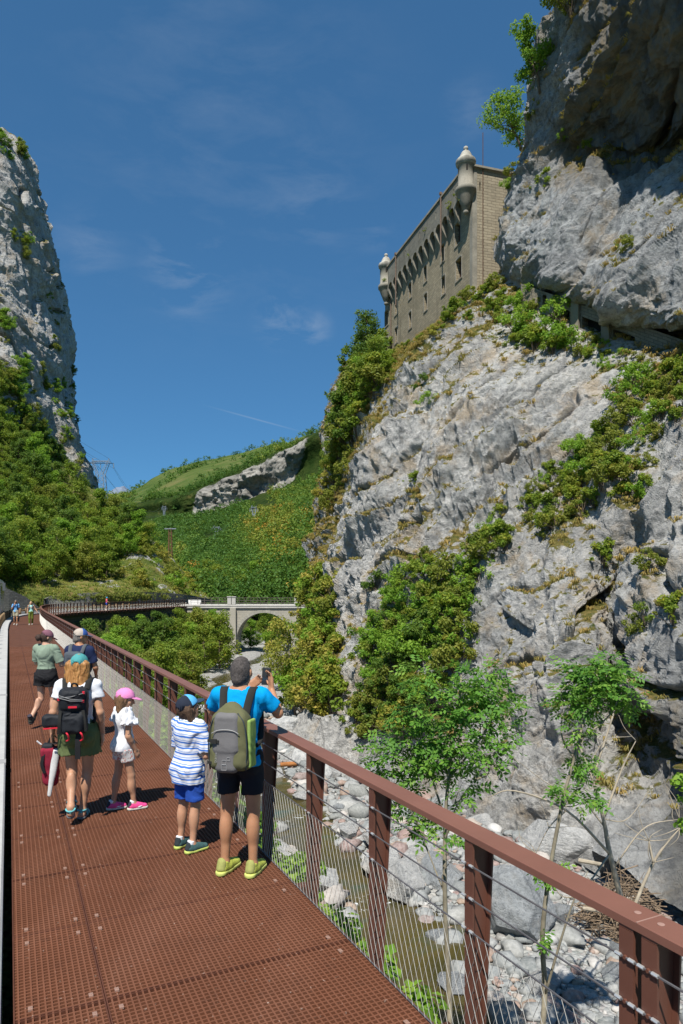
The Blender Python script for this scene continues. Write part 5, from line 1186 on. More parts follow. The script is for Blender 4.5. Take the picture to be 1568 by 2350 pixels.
LEAF_FAR = leaf_material('far leaves', [(0.0, (0.03, 0.085, 0.018)), (0.4, (0.06, 0.13, 0.024)), (0.62, (0.11, 0.175, 0.03)), (0.82, (0.20, 0.19, 0.04)), (1.0, (0.30, 0.19, 0.04))], .3, 0.0)
tag(link('forest', mesh('forest', V, F, attrs={'tone': T}), LEAF_FAR), 'mixed green and ochre forest covering the far valley side', 'forest', kind='stuff')
# ---- grass tufts on the cliffs and the spur
def tufts(points, normals, size, n_bl, g, dry):
    Vs, Ts = [], []
    for p, nn, s in zip(points, normals, size):
        k = n_bl; a = g.uniform(0, 6.28, k); o = np.stack([np.cos(a), np.sin(a), np.zeros(k)], 1) * g.uniform(.3, 1, k)[:, None]
        d = o * .75 + np.array(nn) * .5 + np.array((0, 0, .45)); d /= np.linalg.norm(d, axis=1)[:, None]; L = s * g.uniform(.5, 1.1, k)[:, None]
        base = np.array(p) + o * s * .28; mid = base + d * L * .6; tip = mid + (d + np.array((0, 0, -1.5))) * L * .5
        w = np.cross(d, (0, 0, 1.0)); w /= np.linalg.norm(w, axis=1)[:, None] + 1e-6; w = w * s * .05
        Vs.append(np.stack([base - w, base + w, mid + w * .8, mid - w * .8, mid + w * .8, tip, mid - w * .8, mid - w * .8], 1).reshape(-1, 8, 3)[:, :7]); Ts.append(np.full(k * 7, g.uniform()) * .6 + np.repeat(g.uniform(0, .4, k), 7))
    V = np.concatenate(Vs).reshape(-1, 3); k = len(V) // 7; b = np.arange(k)[:, None] * 7
    return V, [b + np.array([[0, 1, 2, 3]]), b + np.array([[6, 4, 5]])], np.concatenate(Ts)
g = np.random.default_rng(9)
N2c = grid_normals(CLV.reshape(NR, NC, 3)).reshape(-1, 3)
if np.mean((N2c * (np.array((0, 0, 2.3)) - CLV)).sum(1)) < 0: N2c = -N2c
vegc = np.zeros(len(CLV)); cliff.data.attributes['veg'].data.foreach_get('value', _t := np.zeros(len(CLV), np.float32)); vegc = _t
ar = np.linalg.norm(np.cross(np.gradient(CLV.reshape(NR, NC, 3), axis=0), np.gradient(CLV.reshape(NR, NC, 3), axis=1)), axis=-1).ravel()
pr = np.clip(vegc - .16, 0, 1) ** 1.3 * ar * (CLV[:, 1] < 100) * (N2c[:, 2] > -.05); pr /= pr.sum()
ids = g.choice(len(CLV), 13000, replace=False, p=pr)
V, F, T = tufts(CLV[ids], N2c[ids], g.uniform(.2, .62, len(ids)), 19, g, 1)
tag(link('cliff_grass', mesh('cliff_grass', V, F, attrs={'tone': T}), GRASSDRY), 'tufts of dry yellow grass on the ledges of the cliff', 'grass', kind='stuff')
hq = HLV[g.choice(len(HLV), 9000)]; hq = hq[(hq[:, 0] > -75)][:6500]
V, F, T = tufts(hq, np.tile((0, 0, 1.0), (len(hq), 1)), g.uniform(.3, .8, len(hq)), 10, g, 0)
tag(link('slope_grass', mesh('slope_grass', V, F, attrs={'tone': T}), GRASSGREEN), 'rough green and straw coloured grass on the roadside slope', 'grass', kind='stuff')
bk = [(q[0], q[1], bed_z(q[0], q[1])) for q in (ax_at(rnd.uniform(2, 60), rnd.uniform(1.2, 5.5)) for _ in range(1500))]
V, F, T = tufts(np.array(bk), np.tile((0, 0, 1.0), (len(bk), 1)), g.uniform(.15, .45, len(bk)), 10, g, 0)
tag(link('bank_grass', mesh('bank_grass', V, F, attrs={'tone': T}), GRASSGREEN), 'rough grass on the bank below the railing', 'grass', kind='stuff')
# ---- foreground ash saplings and bare branches
def limb(mb, pts, r0, r1, n=7): pts = cr(np.array(pts, float), max(6, 4 * len(pts))); mb.tube(pts, np.linspace(r0, r1, len(pts)), n)
def pinnate(centers, n, g, ln=.22, lf=.105):
    """compound leaves: a drooping stalk with paired leaflets"""
    Vs, Ts = [], []
    C = np.array([c for c, r in centers]); Rr = np.array([r for c, r in centers]); k = g.choice(len(C), n, p=Rr ** 2 / (Rr ** 2).sum())
    for i in k:
        d = g.normal(size=3); d /= np.linalg.norm(d); p = C[i] + d * Rr[i] * g.uniform(0, 1) ** .5
        ax = d * .6 + g.normal(size=3) * .5; ax[2] = ax[2] * .4 - .15; ax /= np.linalg.norm(ax); up = np.array((0, 0, 1.0)) + g.normal(size=3) * .45; sd = np.cross(ax, up); sd /= np.linalg.norm(sd); up = np.cross(sd, ax)
        L = ln * g.uniform(.7, 1.3); tn = g.uniform()
        for q, f in enumerate((.25, .25, .5, .5, .75, .75, 1.0)):
            sg = 0 if f == 1 else (1 if q % 2 else -1); dr = ax * (1 if sg == 0 else .45) + sd * sg * .9 + up * g.normal(0, .15) - np.array((0, 0, .2)); dr /= np.linalg.norm(dr); s = lf * g.uniform(.8, 1.2)
            b = p + ax * L * f; wv_ = np.cross(dr, up); wv_ /= np.linalg.norm(wv_) + 1e-6; wv_ = wv_ * s * .24
            Vs.append([b, b + dr * s * .45 + wv_, b + dr * s, b + dr * s * .45 - wv_]); Ts += [np.clip(tn * .6 + g.uniform(0, .4), 0, 1)] * 4
    V = np.array(Vs).reshape(-1, 3); return V, np.arange(len(V)).reshape(-1, 4), np.array(Ts)
def sapling(name, label, Yd, paths, blobs, n, leaf_m, seed, bark=BARK_PALE, fn=pinnate, twigs=True):
    root = thing(name, label, 'tree', tuple(P(*paths[0][0][:2], Yd))); o = np.array(root.location); g2 = np.random.default_rng(seed); w = MB()
    Lp = lambda px, py, dy=0: P(px, py, Yd + dy) - o
    for pth, r0, r1 in ((p[0] if False else p[:-2], p[-2], p[-1]) for p in paths): limb(w, [Lp(*q) for q in pth], r0 * (1.0 if n else 1.6), r1 * (1.0 if n else 1.6))
    cs = []
    for px, py, rpx, dy in blobs:
        c = Lp(px, py, dy); cs.append((c + g2.normal(0, .10, 3), rpx / 1568 * Yd * g2.uniform(.75, 1.15)))
        if twigs:
            st = Lp(*min((q for p in paths for q in p[:-2]), key=lambda q: (q[0] - px) ** 2 + (q[1] - py) ** 2 - (0 if q[1] > py else -1e4)))
            limb(w, [st, (st + c) / 2 + g2.normal(0, .08, 3), c], .014, .004, 4)
    w.build('trunk', bark, root, True)
    if n: V, F, T = fn(cs, n, g2); link('crown', mesh('crown', V, F, attrs={'tone': T}), leaf_m, root)
    return root
sapling('ash_sapling', 'tall ash sapling with a broad green crown behind the railing', 11.5,
        [[(1030, 2480, -.4), (1032, 2300), (1022, 2080), (1022, 1900), (1030, 1780), (1050, 1640), (1060, 1540, .2), .055, .012], [(1022, 1880), (980, 1760, .3), (930, 1680, .5), .022, .007], [(1028, 1790), (1100, 1700, -.2), (1150, 1620, .2), .022, .006], [(1024, 2060), (985, 1960, .2), (965, 1900, .3), .015, .005], [(1022, 1930), (1048, 1850, -.2), (1090, 1790, -.3), .014, .005]],
        [(1060, 1550, 55, .2), (1120, 1580, 60, .1), (1080, 1640, 70, 0), (1000, 1660, 65, .2), (940, 1690, 60, .4), (1150, 1650, 50, .2), (1030, 1720, 70, 0), (900, 1740, 55, .5), (970, 1760, 55, .3), (1110, 1720, 65, -.2), (1160, 1700, 40, .1), (1060, 1800, 50, -.2), (940, 1850, 45, .3), (965, 1910, 40, .3), (900, 1800, 45, .4), (1000, 1560, 40, .1), (1045, 1960, 22, -.1), (1090, 1530, 40, .3), (930, 1620, 40, .5)], 1150, LEAF_ASH, 301)
sapling('ash_sapling', 'slim forked ash sapling with leaves clustered at its top, right of the broad one', 12.5,
        [[(1225, 2560, -.6), (1250, 2300), (1245, 2150), (1262, 2000), (1290, 1850), (1318, 1740), (1345, 1640), (1375, 1560, .2), .06, .012], [(1252, 2280), (1290, 2150, -.2), (1320, 2060, -.3), (1350, 2000, -.3), .028, .006], [(1318, 1740), (1290, 1690, .1), (1292, 1610, .2), .022, .006], [(1330, 1700), (1400, 1640), (1440, 1560, .2), .02, .006]],
        [(1375, 1540, 55, .2), (1320, 1560, 45, .2), (1420, 1560, 50, .2), (1350, 1610, 50, .1), (1440, 1610, 40, .3), (1300, 1620, 40, .2), (1400, 1510, 40, .4), (1345, 1680, 40, .1), (1460, 1540, 28, .4), (1310, 1800, 30, .1), (1350, 1830, 30, .1), (1260, 2010, 22, -.1), (1330, 1750, 35, .2), (1250, 2160, 18, 0)], 820, LEAF_ASH, 302)
g = np.random.default_rng(31)
bare = [[(1440, 2120), (1400, 1960), (1385, 1880), (1350, 1760), (1300, 1650, .3), .045, .008], [(1400, 1960), (1300, 1860, -.5), (1180, 1815, -.8), (1120, 1830, -.8), .022, .005], [(1385, 1880), (1430, 1760, .2), (1460, 1700, .2), .02, .005], [(1360, 1790), (1420, 1600, .3), (1430, 1540, .3), .018, .004], [(1440, 2120), (1500, 1980, .2), (1560, 1900, .2), .03, .012], [(1500, 1980), (1490, 1930, .1), .02, .008], [(1410, 1990), (1480, 1900, .1), (1560, 1880, .1), .014, .004], [(1400, 1960), (1330, 2040, -.6), (1240, 1990, -.9), .016, .004], [(1300, 1860, -.5), (1260, 1900, -.6), (1230, 1960, -.7), .012, .004], [(1390, 1900), (1330, 1830, .2), (1260, 1800, .2), (1180, 1740, .3), .014, .003], [(1385, 1880), (1440, 1880, .1), (1500, 1800, .2), .012, .003], [(1350, 1760), (1390, 1700), (1450, 1690), .01, .003]]
for i in range(26):
    b_ = bare[g.integers(0, 9)]; q = b_[g.integers(1, len(b_) - 2)]; L_ = g.uniform(30, 90); an = g.uniform(0, 6.28)
    bare.append([q, (q[0] + math.cos(an) * L_ * .5 + g.normal(0, 8), q[1] + math.sin(an) * L_ * .5 - 8, .1), (q[0] + math.cos(an) * L_, q[1] + math.sin(an) * L_ - 18, .2), .008, .002])
sapling('bare_shrub', 'leafless shrub with pale crooked branches standing beside the driftwood heap', 15.5, bare, [], 0, None, 303, DEAD, twigs=False)
sapling('maple_branch', 'young tree with yellow green leaves cut by the right edge of the photo', 8.0, [[(1640, 2300), (1620, 2000), (1590, 1850), (1570, 1780), .03, .006]],
        [(1585, 1790, 28, 0), (1590, 1850, 30, 0), (1600, 1930, 30, .1), (1580, 1880, 20, 0)], 230, LEAF_FRESH, 304, fn=lambda cs, n, g2: leaves([c for c, r in cs], [r for c, r in cs], n, .07, g2, aspect=.8))
# driftwood heap
pl = P(1425, 2030, 21.6); heap = thing('driftwood_heap', 'big heap of brown sticks and driftwood stranded at the foot of the cliff', 'driftwood', tuple((pl[0], pl[1], bed_z(pl[0], pl[1]))))
m = MB(); g = np.random.default_rng(77)
for k in range(620):
    a = g.uniform(0, 6.28); q = g.uniform(0, 1) ** .6; z = (1 - q ** 1.6) * 1.25 * g.uniform(.15, 1.0); c = np.array((math.cos(a) * q * 1.5, math.sin(a) * q * 1.1, z * 1.5 + .05)); L = g.uniform(.2, .75); d = g.normal(size=3); d[2] *= .45; d[0] *= 1.6; d /= np.linalg.norm(d); r = g.uniform(.007, .024)
    m.tube(np.array([c - d * L, c + g.normal(0, .04, 3), c + d * L]), (r, r * .9, r * .5), 4)
m.build('stick', mat('brown driftwood', (0.21, 0.155, 0.105), .95, .5, 6.0), heap); tag(heap.children[0], kind='stuff')
m = MB()
for (x0, y0, x1, y1, r) in ((1330, 1975, 1385, 1985, .07), (1370, 2080, 1440, 2100, .05), (1340, 2085, 1400, 2095, .06)): m.tube(np.array([P(x0, y0, 19.9), P(x1, y1, 19.4)]) - np.array(heap.location), (r, r * .8), 8)
m.build('log', DEAD, heap); tag(bpy.data.objects['log'], kind='stuff')
# ---- boulders and pebbles
BOULDER = rock_material('white boulder', (0.44, 0.44, 0.43), (0.62, 0.62, 0.60), (0.30, 0.31, 0.315), (0.5, 0.45, 0.38), 1.6, R(20), False)
BOULDER_G = rock_material('grey boulder', (0.27, 0.29, 0.30), (0.40, 0.42, 0.43), (0.19, 0.205, 0.215), (0.36, 0.35, 0.33), 2.0, R(60), False)
def boulder_mesh(seed, n=56):
    g2 = np.random.default_rng(seed); th = np.linspace(0, np.pi, n)[:, None]; ph = np.linspace(0, 2 * np.pi, 2 * n)[None]
    D = np.stack([np.sin(th) * np.cos(ph), np.sin(th) * np.sin(ph), np.cos(th) * np.ones_like(ph)], -1); r = np.full(D.shape[:2], 1.25)
    for _ in range(26):
        nn = g2.normal(size=3); nn /= np.linalg.norm(nn); dd = g2.uniform(.64, 1.02); c = (D * nn).sum(-1); r = np.minimum(r, np.where(c > .05, dd / np.maximum(c, .05), 9))
    r = r * (1 + .05 * fbm(D * 2 + seed, 3, seed) + .03 * fbm(D * 6 + seed, 4, seed + 1, .6)); V = D * r[..., None]
    return mesh('boulder', V.reshape(-1, 3), grid_faces(n, 2 * n), False)
BMESH = [boulder_mesh(s) for s in (5, 6, 7, 8, 9)]
blist = [(655, 1715, 62, 50, 0, 'large white boulder beside the man in blue shorts across the river'), (745, 1790, 44, 30, 0, 'white boulder wedged under the cliff by the water'), (700, 1760, 46, 28, 0, 'pale boulder lower beside the largest white one'), (803, 1925, 28, 28, 0, 'egg shaped white boulder at the edge of the green pool'), (725, 2040, 66, 26, 0, 'flat white boulder at the near side of the pool'), (880, 2010, 72, 30, 0, 'broad flat white boulder seen right of the second post'),
         (1195, 2150, 105, 120, 1, 'huge blue grey veined boulder below the railing'), (960, 1985, 50, 26, 0, 'white boulder between the ash trunk and the pool'), (1130, 2030, 24, 24, 0, 'pale angular stone beside the huge grey boulder'), (1290, 1985, 95, 66, 0, 'pale smooth rock shelf at the foot of the cliff'), (505, 1660, 40, 30, 0, 'white boulder upstream near the dark bank'), (470, 1640, 28, 20, 0, 'small white boulder upstream'), (600, 1600, 30, 20, 0, 'white boulder far upstream under the bridge trees'), (560, 1575, 20, 14, 0, 'small pale boulder far upstream'), (640, 1545, 26, 18, 1, 'grey stone near the arch'),
         (1010, 2185, 45, 30, 1, 'grey stone under the wire net'), (900, 2120, 48, 22, 0, 'low pale boulder half in the brown water'), (770, 1860, 22, 12, 1, 'grey stone by the gravel bar'), (690, 1840, 26, 16, 0, 'white stone in the rapids'), (630, 1800, 34, 22, 0, 'white boulder beside the rapids'), (560, 1720, 40, 26, 0, 'white boulder across from the boy'), (1110, 1925, 20, 12, 1, 'flat grey stone at the cliff foot'), (1250, 2290, 46, 34, 0, 'pale stone at the bottom behind the net'), (1060, 2290, 50, 34, 1, 'grey boulder at the bottom behind the net'), (1420, 2200, 30, 22, 1, 'smooth grey stone under the joint posts'), (1530, 2230, 40, 28, 1, 'grey slab near the right edge')]
for i, (px, py, rx, ry, k, lab) in enumerate(blist):
    h = rayhit(px, py, ('riverbed',))
    if not h: continue
    s = rx / 1568 * h[0].y; sz = ry / 1568 * h[0].y * .95
    o = link('boulder', BMESH[i % 5].copy(), BOULDER_G if k else BOULDER); o.location = (h[0].x, h[0].y + s * .5, h[0].z + sz * .35); o.scale = (s, s * .85, sz); o.rotation_euler = (0, 0, rnd.uniform(0, 6.28)); tag(o, lab, 'boulder')
for q in range(46):
    y = rnd.uniform(15, 60); x = rnd.uniform(-9, 11); z = bed_z(x, y)
    if z > -7.4: continue
    s = rnd.uniform(.3, .95) * (1 + y / 70); k = rnd.random() < .3
    o = link('boulder', BMESH[q % 5].copy(), BOULDER_G if k else BOULDER); o.location = (x, y, z + s * .12); o.scale = (s, s * rnd.uniform(.6, 1), s * rnd.uniform(.4, .75)); o.rotation_euler = (rnd.uniform(-.3, .3), rnd.uniform(-.3, .3), rnd.uniform(0, 6.28)); tag(o, 'middling %s boulder lying among the cobbles of the river bed' % ('grey' if k else 'white'), 'boulder', '%s boulders among the cobbles' % ('grey' if k else 'white'))
g = np.random.default_rng(13)
def ico():
    t = (1 + 5 ** .5) / 2; V = np.array([(-1, t, 0), (1, t, 0), (-1, -t, 0), (1, -t, 0), (0, -1, t), (0, 1, t), (0, -1, -t), (0, 1, -t), (t, 0, -1), (t, 0, 1), (-t, 0, -1), (-t, 0, 1)], float); V /= np.linalg.norm(V[0])
    F = [(0, 11, 5), (0, 5, 1), (0, 1, 7), (0, 7, 10), (0, 10, 11), (1, 5, 9), (5, 11, 4), (11, 10, 2), (10, 7, 6), (7, 1, 8), (3, 9, 4), (3, 4, 2), (3, 2, 6), (3, 6, 8), (3, 8, 9), (4, 9, 5), (2, 4, 11), (6, 2, 10), (8, 6, 7), (9, 8, 1)]
    V = list(map(tuple, V)); mid = {}; F2 = []
    def m_(a, b):
        k = (min(a, b), max(a, b))
        if k not in mid: v = (np.array(V[a]) + V[b]) / 2; v /= np.linalg.norm(v); V.append(tuple(v)); mid[k] = len(V) - 1
        return mid[k]
    for a, b, c in F: x, y, z = m_(a, b), m_(b, c), m_(c, a); F2 += [(a, x, z), (b, y, x), (c, z, y), (x, y, z)]
    return np.array(V), np.array(F2)
IV, IF = ico(); NP = 15000
xs_ = []
while len(xs_) < NP:
    y = 12 + 46 * g.uniform() ** 1.9; x = g.uniform(-13, 15); xs_.append((x, y))
xy = np.array(xs_); ix = np.clip(((xy[:, 0] - gx[0]) / .3).astype(int), 0, len(gx) - 1); iy = np.clip(np.searchsorted(gy, xy[:, 1]), 0, len(gy) - 1); zb = Z[iy, ix]
ok = zb < -7.2; xy, zb = xy[ok], zb[ok]; sz = (.055 + .075 * g.exponential(1.0, len(xy))) * np.clip(1.0 + (xy[:, 1] - 20) / 60, .9, 2); sz = np.minimum(sz, .55)
Vp = IV[None] * (1 + .16 * g.normal(size=(len(xy), len(IV), 1))) * np.stack([g.uniform(.8, 1.5, len(xy)), g.uniform(.7, 1.2, len(xy)), g.uniform(.4, .8, len(xy))], -1)[:, None]
an = g.uniform(0, 6.28, len(xy)); ca, sa = np.cos(an)[:, None], np.sin(an)[:, None]
Vp = np.stack([Vp[..., 0] * ca - Vp[..., 1] * sa, Vp[..., 0] * sa + Vp[..., 1] * ca, Vp[..., 2]], -1) * sz[:, None, None] + np.stack([xy[:, 0], xy[:, 1], zb + sz * .25], -1)[:, None]
Fp = (IF[None] + (np.arange(len(xy)) * len(IV))[:, None, None]).reshape(-1, 3)
b = NB('river pebbles'); tn = b.attr('tone'); col = b.ramp(tn, [(0.0, (0.13, 0.15, 0.15)), (0.3, (0.23, 0.25, 0.25)), (0.52, (0.36, 0.365, 0.35)), (0.68, (0.19, 0.205, 0.19)), (0.80, (0.27, 0.155, 0.135)), (0.88, (0.33, 0.22, 0.14)), (1.0, (0.58, 0.58, 0.56))])
col = b.mix(.3, col, b.ramp(b.noise(b.co('Object'), 9, 5, .65), [(.35, (.15, .15, .15)), (.65, (.55, .54, .52))]))
tag(link('pebbles', mesh('pebbles', Vp.reshape(-1, 3), Fp, True, attrs={'tone': np.repeat(g.uniform(0, 1, len(xy)), len(IV))}), b.done(col, .85, b.bump(b.noise(b.co('Object'), 30, 4), .3, .01), spec=.25)), 'grey, white and reddish river stones on the dry bed', 'pebbles', kind='stuff')
pk_ = P(665, 1812, 41); lo_g = thing('driftwood_log', 'short orange brown log lying on the stones across the river', 'log', (pk_[0], pk_[1], bed_z(pk_[0], pk_[1]) + .25), R(8))
MB().tube([(-.55, 0, 0), (0, .03, .02), (.55, 0, .04)], (.13, .14, .12), 10).build('log', mat('orange wood', (0.36, 0.15, 0.05), .9, .3, 4), lo_g, True)
# ================================================================ PEOPLE
def nets(d, org, h):
    s = d < 0; nx, ny, nz = d.shape; cnt = np.zeros((nx - 1, ny - 1, nz - 1), np.int8)
    for i in (0, 1):
        for j in (0, 1):
            for k in (0, 1): cnt += s[i:nx - 1 + i, j:ny - 1 + j, k:nz - 1 + k]
    act = (cnt > 0) & (cnt < 8); ids = np.argwhere(act); idx = -np.ones(act.shape, np.int64); idx[act] = np.arange(len(ids))
    acc = np.zeros((len(ids), 3)); w = np.zeros(len(ids)); cs = [(i, j, k) for i in (0, 1) for j in (0, 1) for k in (0, 1)]
    for a in cs:
        for b in cs:
            if a < b and sum(x != y for x, y in zip(a, b)) == 1:
                da = d[ids[:, 0] + a[0], ids[:, 1] + a[1], ids[:, 2] + a[2]]; db = d[ids[:, 0] + b[0], ids[:, 1] + b[1], ids[:, 2] + b[2]]; m = (da < 0) != (db < 0)
                t = da[m] / (da[m] - db[m]); acc[m] += np.array(a) + (np.array(b) - np.array(a)) * t[:, None]; w[m] += 1
    V = org + h * (ids + acc / w[:, None]); F = []
    for ax in range(3):
        sl0 = [slice(None)] * 3; sl1 = [slice(None)] * 3; sl0[ax] = slice(0, -1); sl1[ax] = slice(1, None)
        a, b = s[tuple(sl0)], s[tuple(sl1)]; cr_ = a != b; u, v = [(1, 2), (2, 0), (0, 1)][ax]
        e = np.argwhere(cr_); e = e[(e[:, u] > 0) & (e[:, v] > 0) & (e[:, u] < d.shape[u] - 1) & (e[:, v] < d.shape[v] - 1)]
        if not len(e): continue
        def cell(du, dv): c = e.copy(); c[:, u] -= du; c[:, v] -= dv; return idx[c[:, 0], c[:, 1], c[:, 2]]
        q = np.stack([cell(1, 1), cell(0, 1), cell(0, 0), cell(1, 0)], -1); fl = ~a[e[:, 0], e[:, 1], e[:, 2]]; q[fl] = q[fl][:, ::-1]; F.append(q)
    return V, np.vstack(F)
A3 = lambda *p: np.array(p, float)
class SDF:
    def __init__(s): s.p = []; s.cut = []; s.wr = None
    def cone(s, a, b, ra, rb, k=.02, flat=None, sq=None):
        """tapered capsule; flat: 'a','b','ab' flat ends; sq=(axis,factor) squashes along an axis"""
        a, b = np.asarray(a, float), np.asarray(b, float); r = max(ra, rb) + .03
        def f(P_):
            v = P_ - a; ba = b - a; L2 = ba @ ba + 1e-12; tr = (v @ ba) / L2; t = np.clip(tr, 0, 1); q = v - t[..., None] * ba
            if sq is not None:
                u = np.asarray(sq[0], float); c = q @ u; q = q + (c * (sq[1] - 1))[..., None] * u
            d = np.sqrt((q ** 2).sum(-1)) - (ra + (rb - ra) * t); L = math.sqrt(L2)
            if flat:
                if 'b' in flat: d = np.maximum(d, (tr - 1) * L)
                if 'a' in flat: d = np.maximum(d, -tr * L)
            return d
        s.p.append((f, np.minimum(a, b) - r, np.maximum(a, b) + r, k)); return s
    def ell(s, c, r, M=None, k=.02):
        c = np.asarray(c, float); r = np.asarray(r, float); R_ = max(r) + .03; M = np.eye(3) if M is None else np.asarray(M)
        def f(P_):
            q = (P_ - c) @ M; k0 = np.sqrt(((q / r) ** 2).sum(-1)); k1 = np.sqrt(((q / (r * r)) ** 2).sum(-1)) + 1e-9; return k0 * (k0 - 1) / k1
        s.p.append((f, c - R_, c + R_, k)); return s
    def box(s, c, h, rd=.01, M=None, k=.01, taper=0.0):
        c = np.asarray(c, float); h = np.asarray(h, float); R_ = np.linalg.norm(h) + .04; M = np.eye(3) if M is None else np.asarray(M)
        def f(P_):
            q = (P_ - c) @ M; sc = 1 + taper * q[..., 2] / h[2] if taper else 1.0
            if taper: q = q / np.stack([sc, sc, np.ones_like(sc)], -1)
            e = np.abs(q) - (h - rd); return np.sqrt((np.maximum(e, 0) ** 2).sum(-1)) + np.minimum(e.max(-1), 0) - rd
        s.p.append((f, c - R_, c + R_, k)); return s
    def carve(s, f): s.cut.append(f); return s
    def build(s, name, mt, parent, h=.010, wrinkle=0.0, wf=14.0, seed=1, wz=.55):
        lo = np.min([p[1] for p in s.p], 0) - 2 * h; hi = np.max([p[2] for p in s.p], 0) + 2 * h; n = np.ceil((hi - lo) / h).astype(int) + 1
        d = np.full(n, .2, np.float32); ax = [lo[i] + h * np.arange(n[i]) for i in range(3)]
        for f, l, u, k in s.p:
            i0 = np.maximum(np.floor((l - lo) / h).astype(int), 0); i1 = np.minimum(np.ceil((u - lo) / h).astype(int) + 1, n); sl = tuple(slice(a, b) for a, b in zip(i0, i1))
            P_ = np.stack(np.meshgrid(*[ax[i][sl[i]] for i in range(3)], indexing='ij'), -1); e = f(P_); o = d[sl]
            hh = np.clip(.5 + .5 * (o - e) / k, 0, 1); d[sl] = o * (1 - hh) + e * hh - k * hh * (1 - hh)
        nr = np.argwhere(np.abs(d) < .06); Pn = lo + nr * h; t = tuple(nr.T)
        if wrinkle:
            q = Pn * np.array((1.0, 1.0, wz)) * wf + 1.5 * np.stack([vnoise(Pn * 5, seed + 3)] * 3, -1); d[t] += wrinkle * (fbm(q, 2, seed, .5, True) - .2)
        for c in s.cut: d[t] = np.maximum(d[t], c(Pn))
        for c in s.cut:   # the far field too, coarsely
            pass
        d[[0, -1]] = .2; d[:, [0, -1]] = .2; d[:, :, [0, -1]] = .2
        if s.cut:
            m = d < -.06
            if m.any():
                ii = np.argwhere(m); PP = lo + ii * h; dd = d[m]
                for c in s.cut: dd = np.maximum(dd, c(PP))
                d[m] = dd
        V, F = nets(d, lo, h); return link(name, mesh(name, V, F, True), mt, parent)
def rotz(a): c, s_ = math.cos(a), math.sin(a); return np.array(((c, -s_, 0), (s_, c, 0), (0, 0, 1.0)))
def rotx(a): c, s_ = math.cos(a), math.sin(a); return np.array(((1, 0, 0), (0, c, -s_), (0, s_, c)))
def cloth(name, c, var=.10, rough=.85, bump=.25): return mat(name, c, rough, var, 7.0, spec=.15, bump=bump, bscale=160)
def skin_mat(name, c):
    if name in MATS: return MATS[name]
    b = NB(name); v = b.co('Object'); col = b.ramp(b.noise(v, 9, 4, .6), [(.3, tuple(x * .88 for x in c)), (.7, tuple(min(1, x * 1.1) for x in c))])
    m = b.done(col, .5, b.bump(b.noise(v, 180, 3), .08, .003), spec=.35); b.b.inputs['Subsurface Weight'].default_value = .08; b.b.inputs['Subsurface Radius'].default_value = (.012, .005, .003); MATS[name] = m; return m
def std(h, wide=1.0, hs=None):
    """joints of a standing figure facing +y"""
    s = h / 1.75; hs = hs or s; hz = h - .120 * hs
    J = dict(pel=A3(0, 0, .965 * s), waist=A3(0, .0, 1.10 * s), chs=A3(0, -.005, 1.30 * s), nk=A3(0, -.02 * s, min(1.475 * s, hz - .13 * hs)), hc=A3(0, .015 * s, hz), s=s, hs=hs, yaw=0.0, pitch=0.0, wide=wide)
    for sd, n in ((-1, 'L'), (1, 'R')):
        J['hip' + n] = A3(sd * .09 * s, 0, .93 * s); J['knee' + n] = A3(sd * .10 * s, .015 * s, .50 * s); J['ank' + n] = A3(sd * .105 * s, -.025 * s, .085 * s); J['ft' + n] = (0.0, 0.0)
        J['sh' + n] = A3(sd * .175 * s * wide, -.01, 1.425 * s); J['el' + n] = A3(sd * .225 * s, -.03 * s, 1.14 * s); J['wr' + n] = A3(sd * .235 * s, .04 * s, .89 * s); J['hd' + n] = (A3(0, .15, -1), A3(-sd, 0, 0), .5)
    return J
def foot_frame(J, n):
    """ankle, forward, up of a foot. ft = (toe yaw, heel lift pitch)"""
    ya, pi_ = J['ft' + n]; M = rotz(ya) @ rotx(-pi_); return J['ank' + n], M[:, 1], M[:, 2], M
def hand(S, J, n, sc):
    w = J['wr' + n]; d, pn, curl = J['hd' + n]; d = d / np.linalg.norm(d); pn = pn - d * (pn @ d); pn = pn / np.linalg.norm(pn); sd = np.cross(d, pn); sg = -1 if n == 'L' else 1; th = sd * sg
    # thumb side: for a hanging hand the thumb points forward (+y)
    if th[1] + .3 * th[2] < 0: th = -th
    M = np.stack([th, pn, d], 1)
    S.box(w + d * .05 * sc, (.038 * sc, .015 * sc, .05 * sc), .014 * sc, M, .012)
    for i, (q, L) in enumerate(((.029, .92), (.010, 1.0), (-.010, .95), (-.029, .76))):
        b = w + d * .092 * sc + th * q * sc; a1 = curl * .6; d1 = d * math.cos(a1) + pn * math.sin(a1); m = b + d1 * .040 * L * sc; a2 = curl * 1.5; d2 = d * math.cos(a2) + pn * math.sin(a2); e = m + d2 * .036 * L * sc
        S.cone(b, m, .0092 * sc, .0085 * sc, .004).cone(m, e, .0085 * sc, .0068 * sc, .004)
    b = w + d * .03 * sc + th * .034 * sc; m = b + (d * .6 + th * .65 + pn * .25 * curl) * .036 * sc; S.cone(b, m, .0125 * sc, .0105 * sc, .008).cone(m, m + (d * .85 + th * .25 + pn * .4 * curl) * .032 * sc, .010 * sc, .008 * sc, .005)
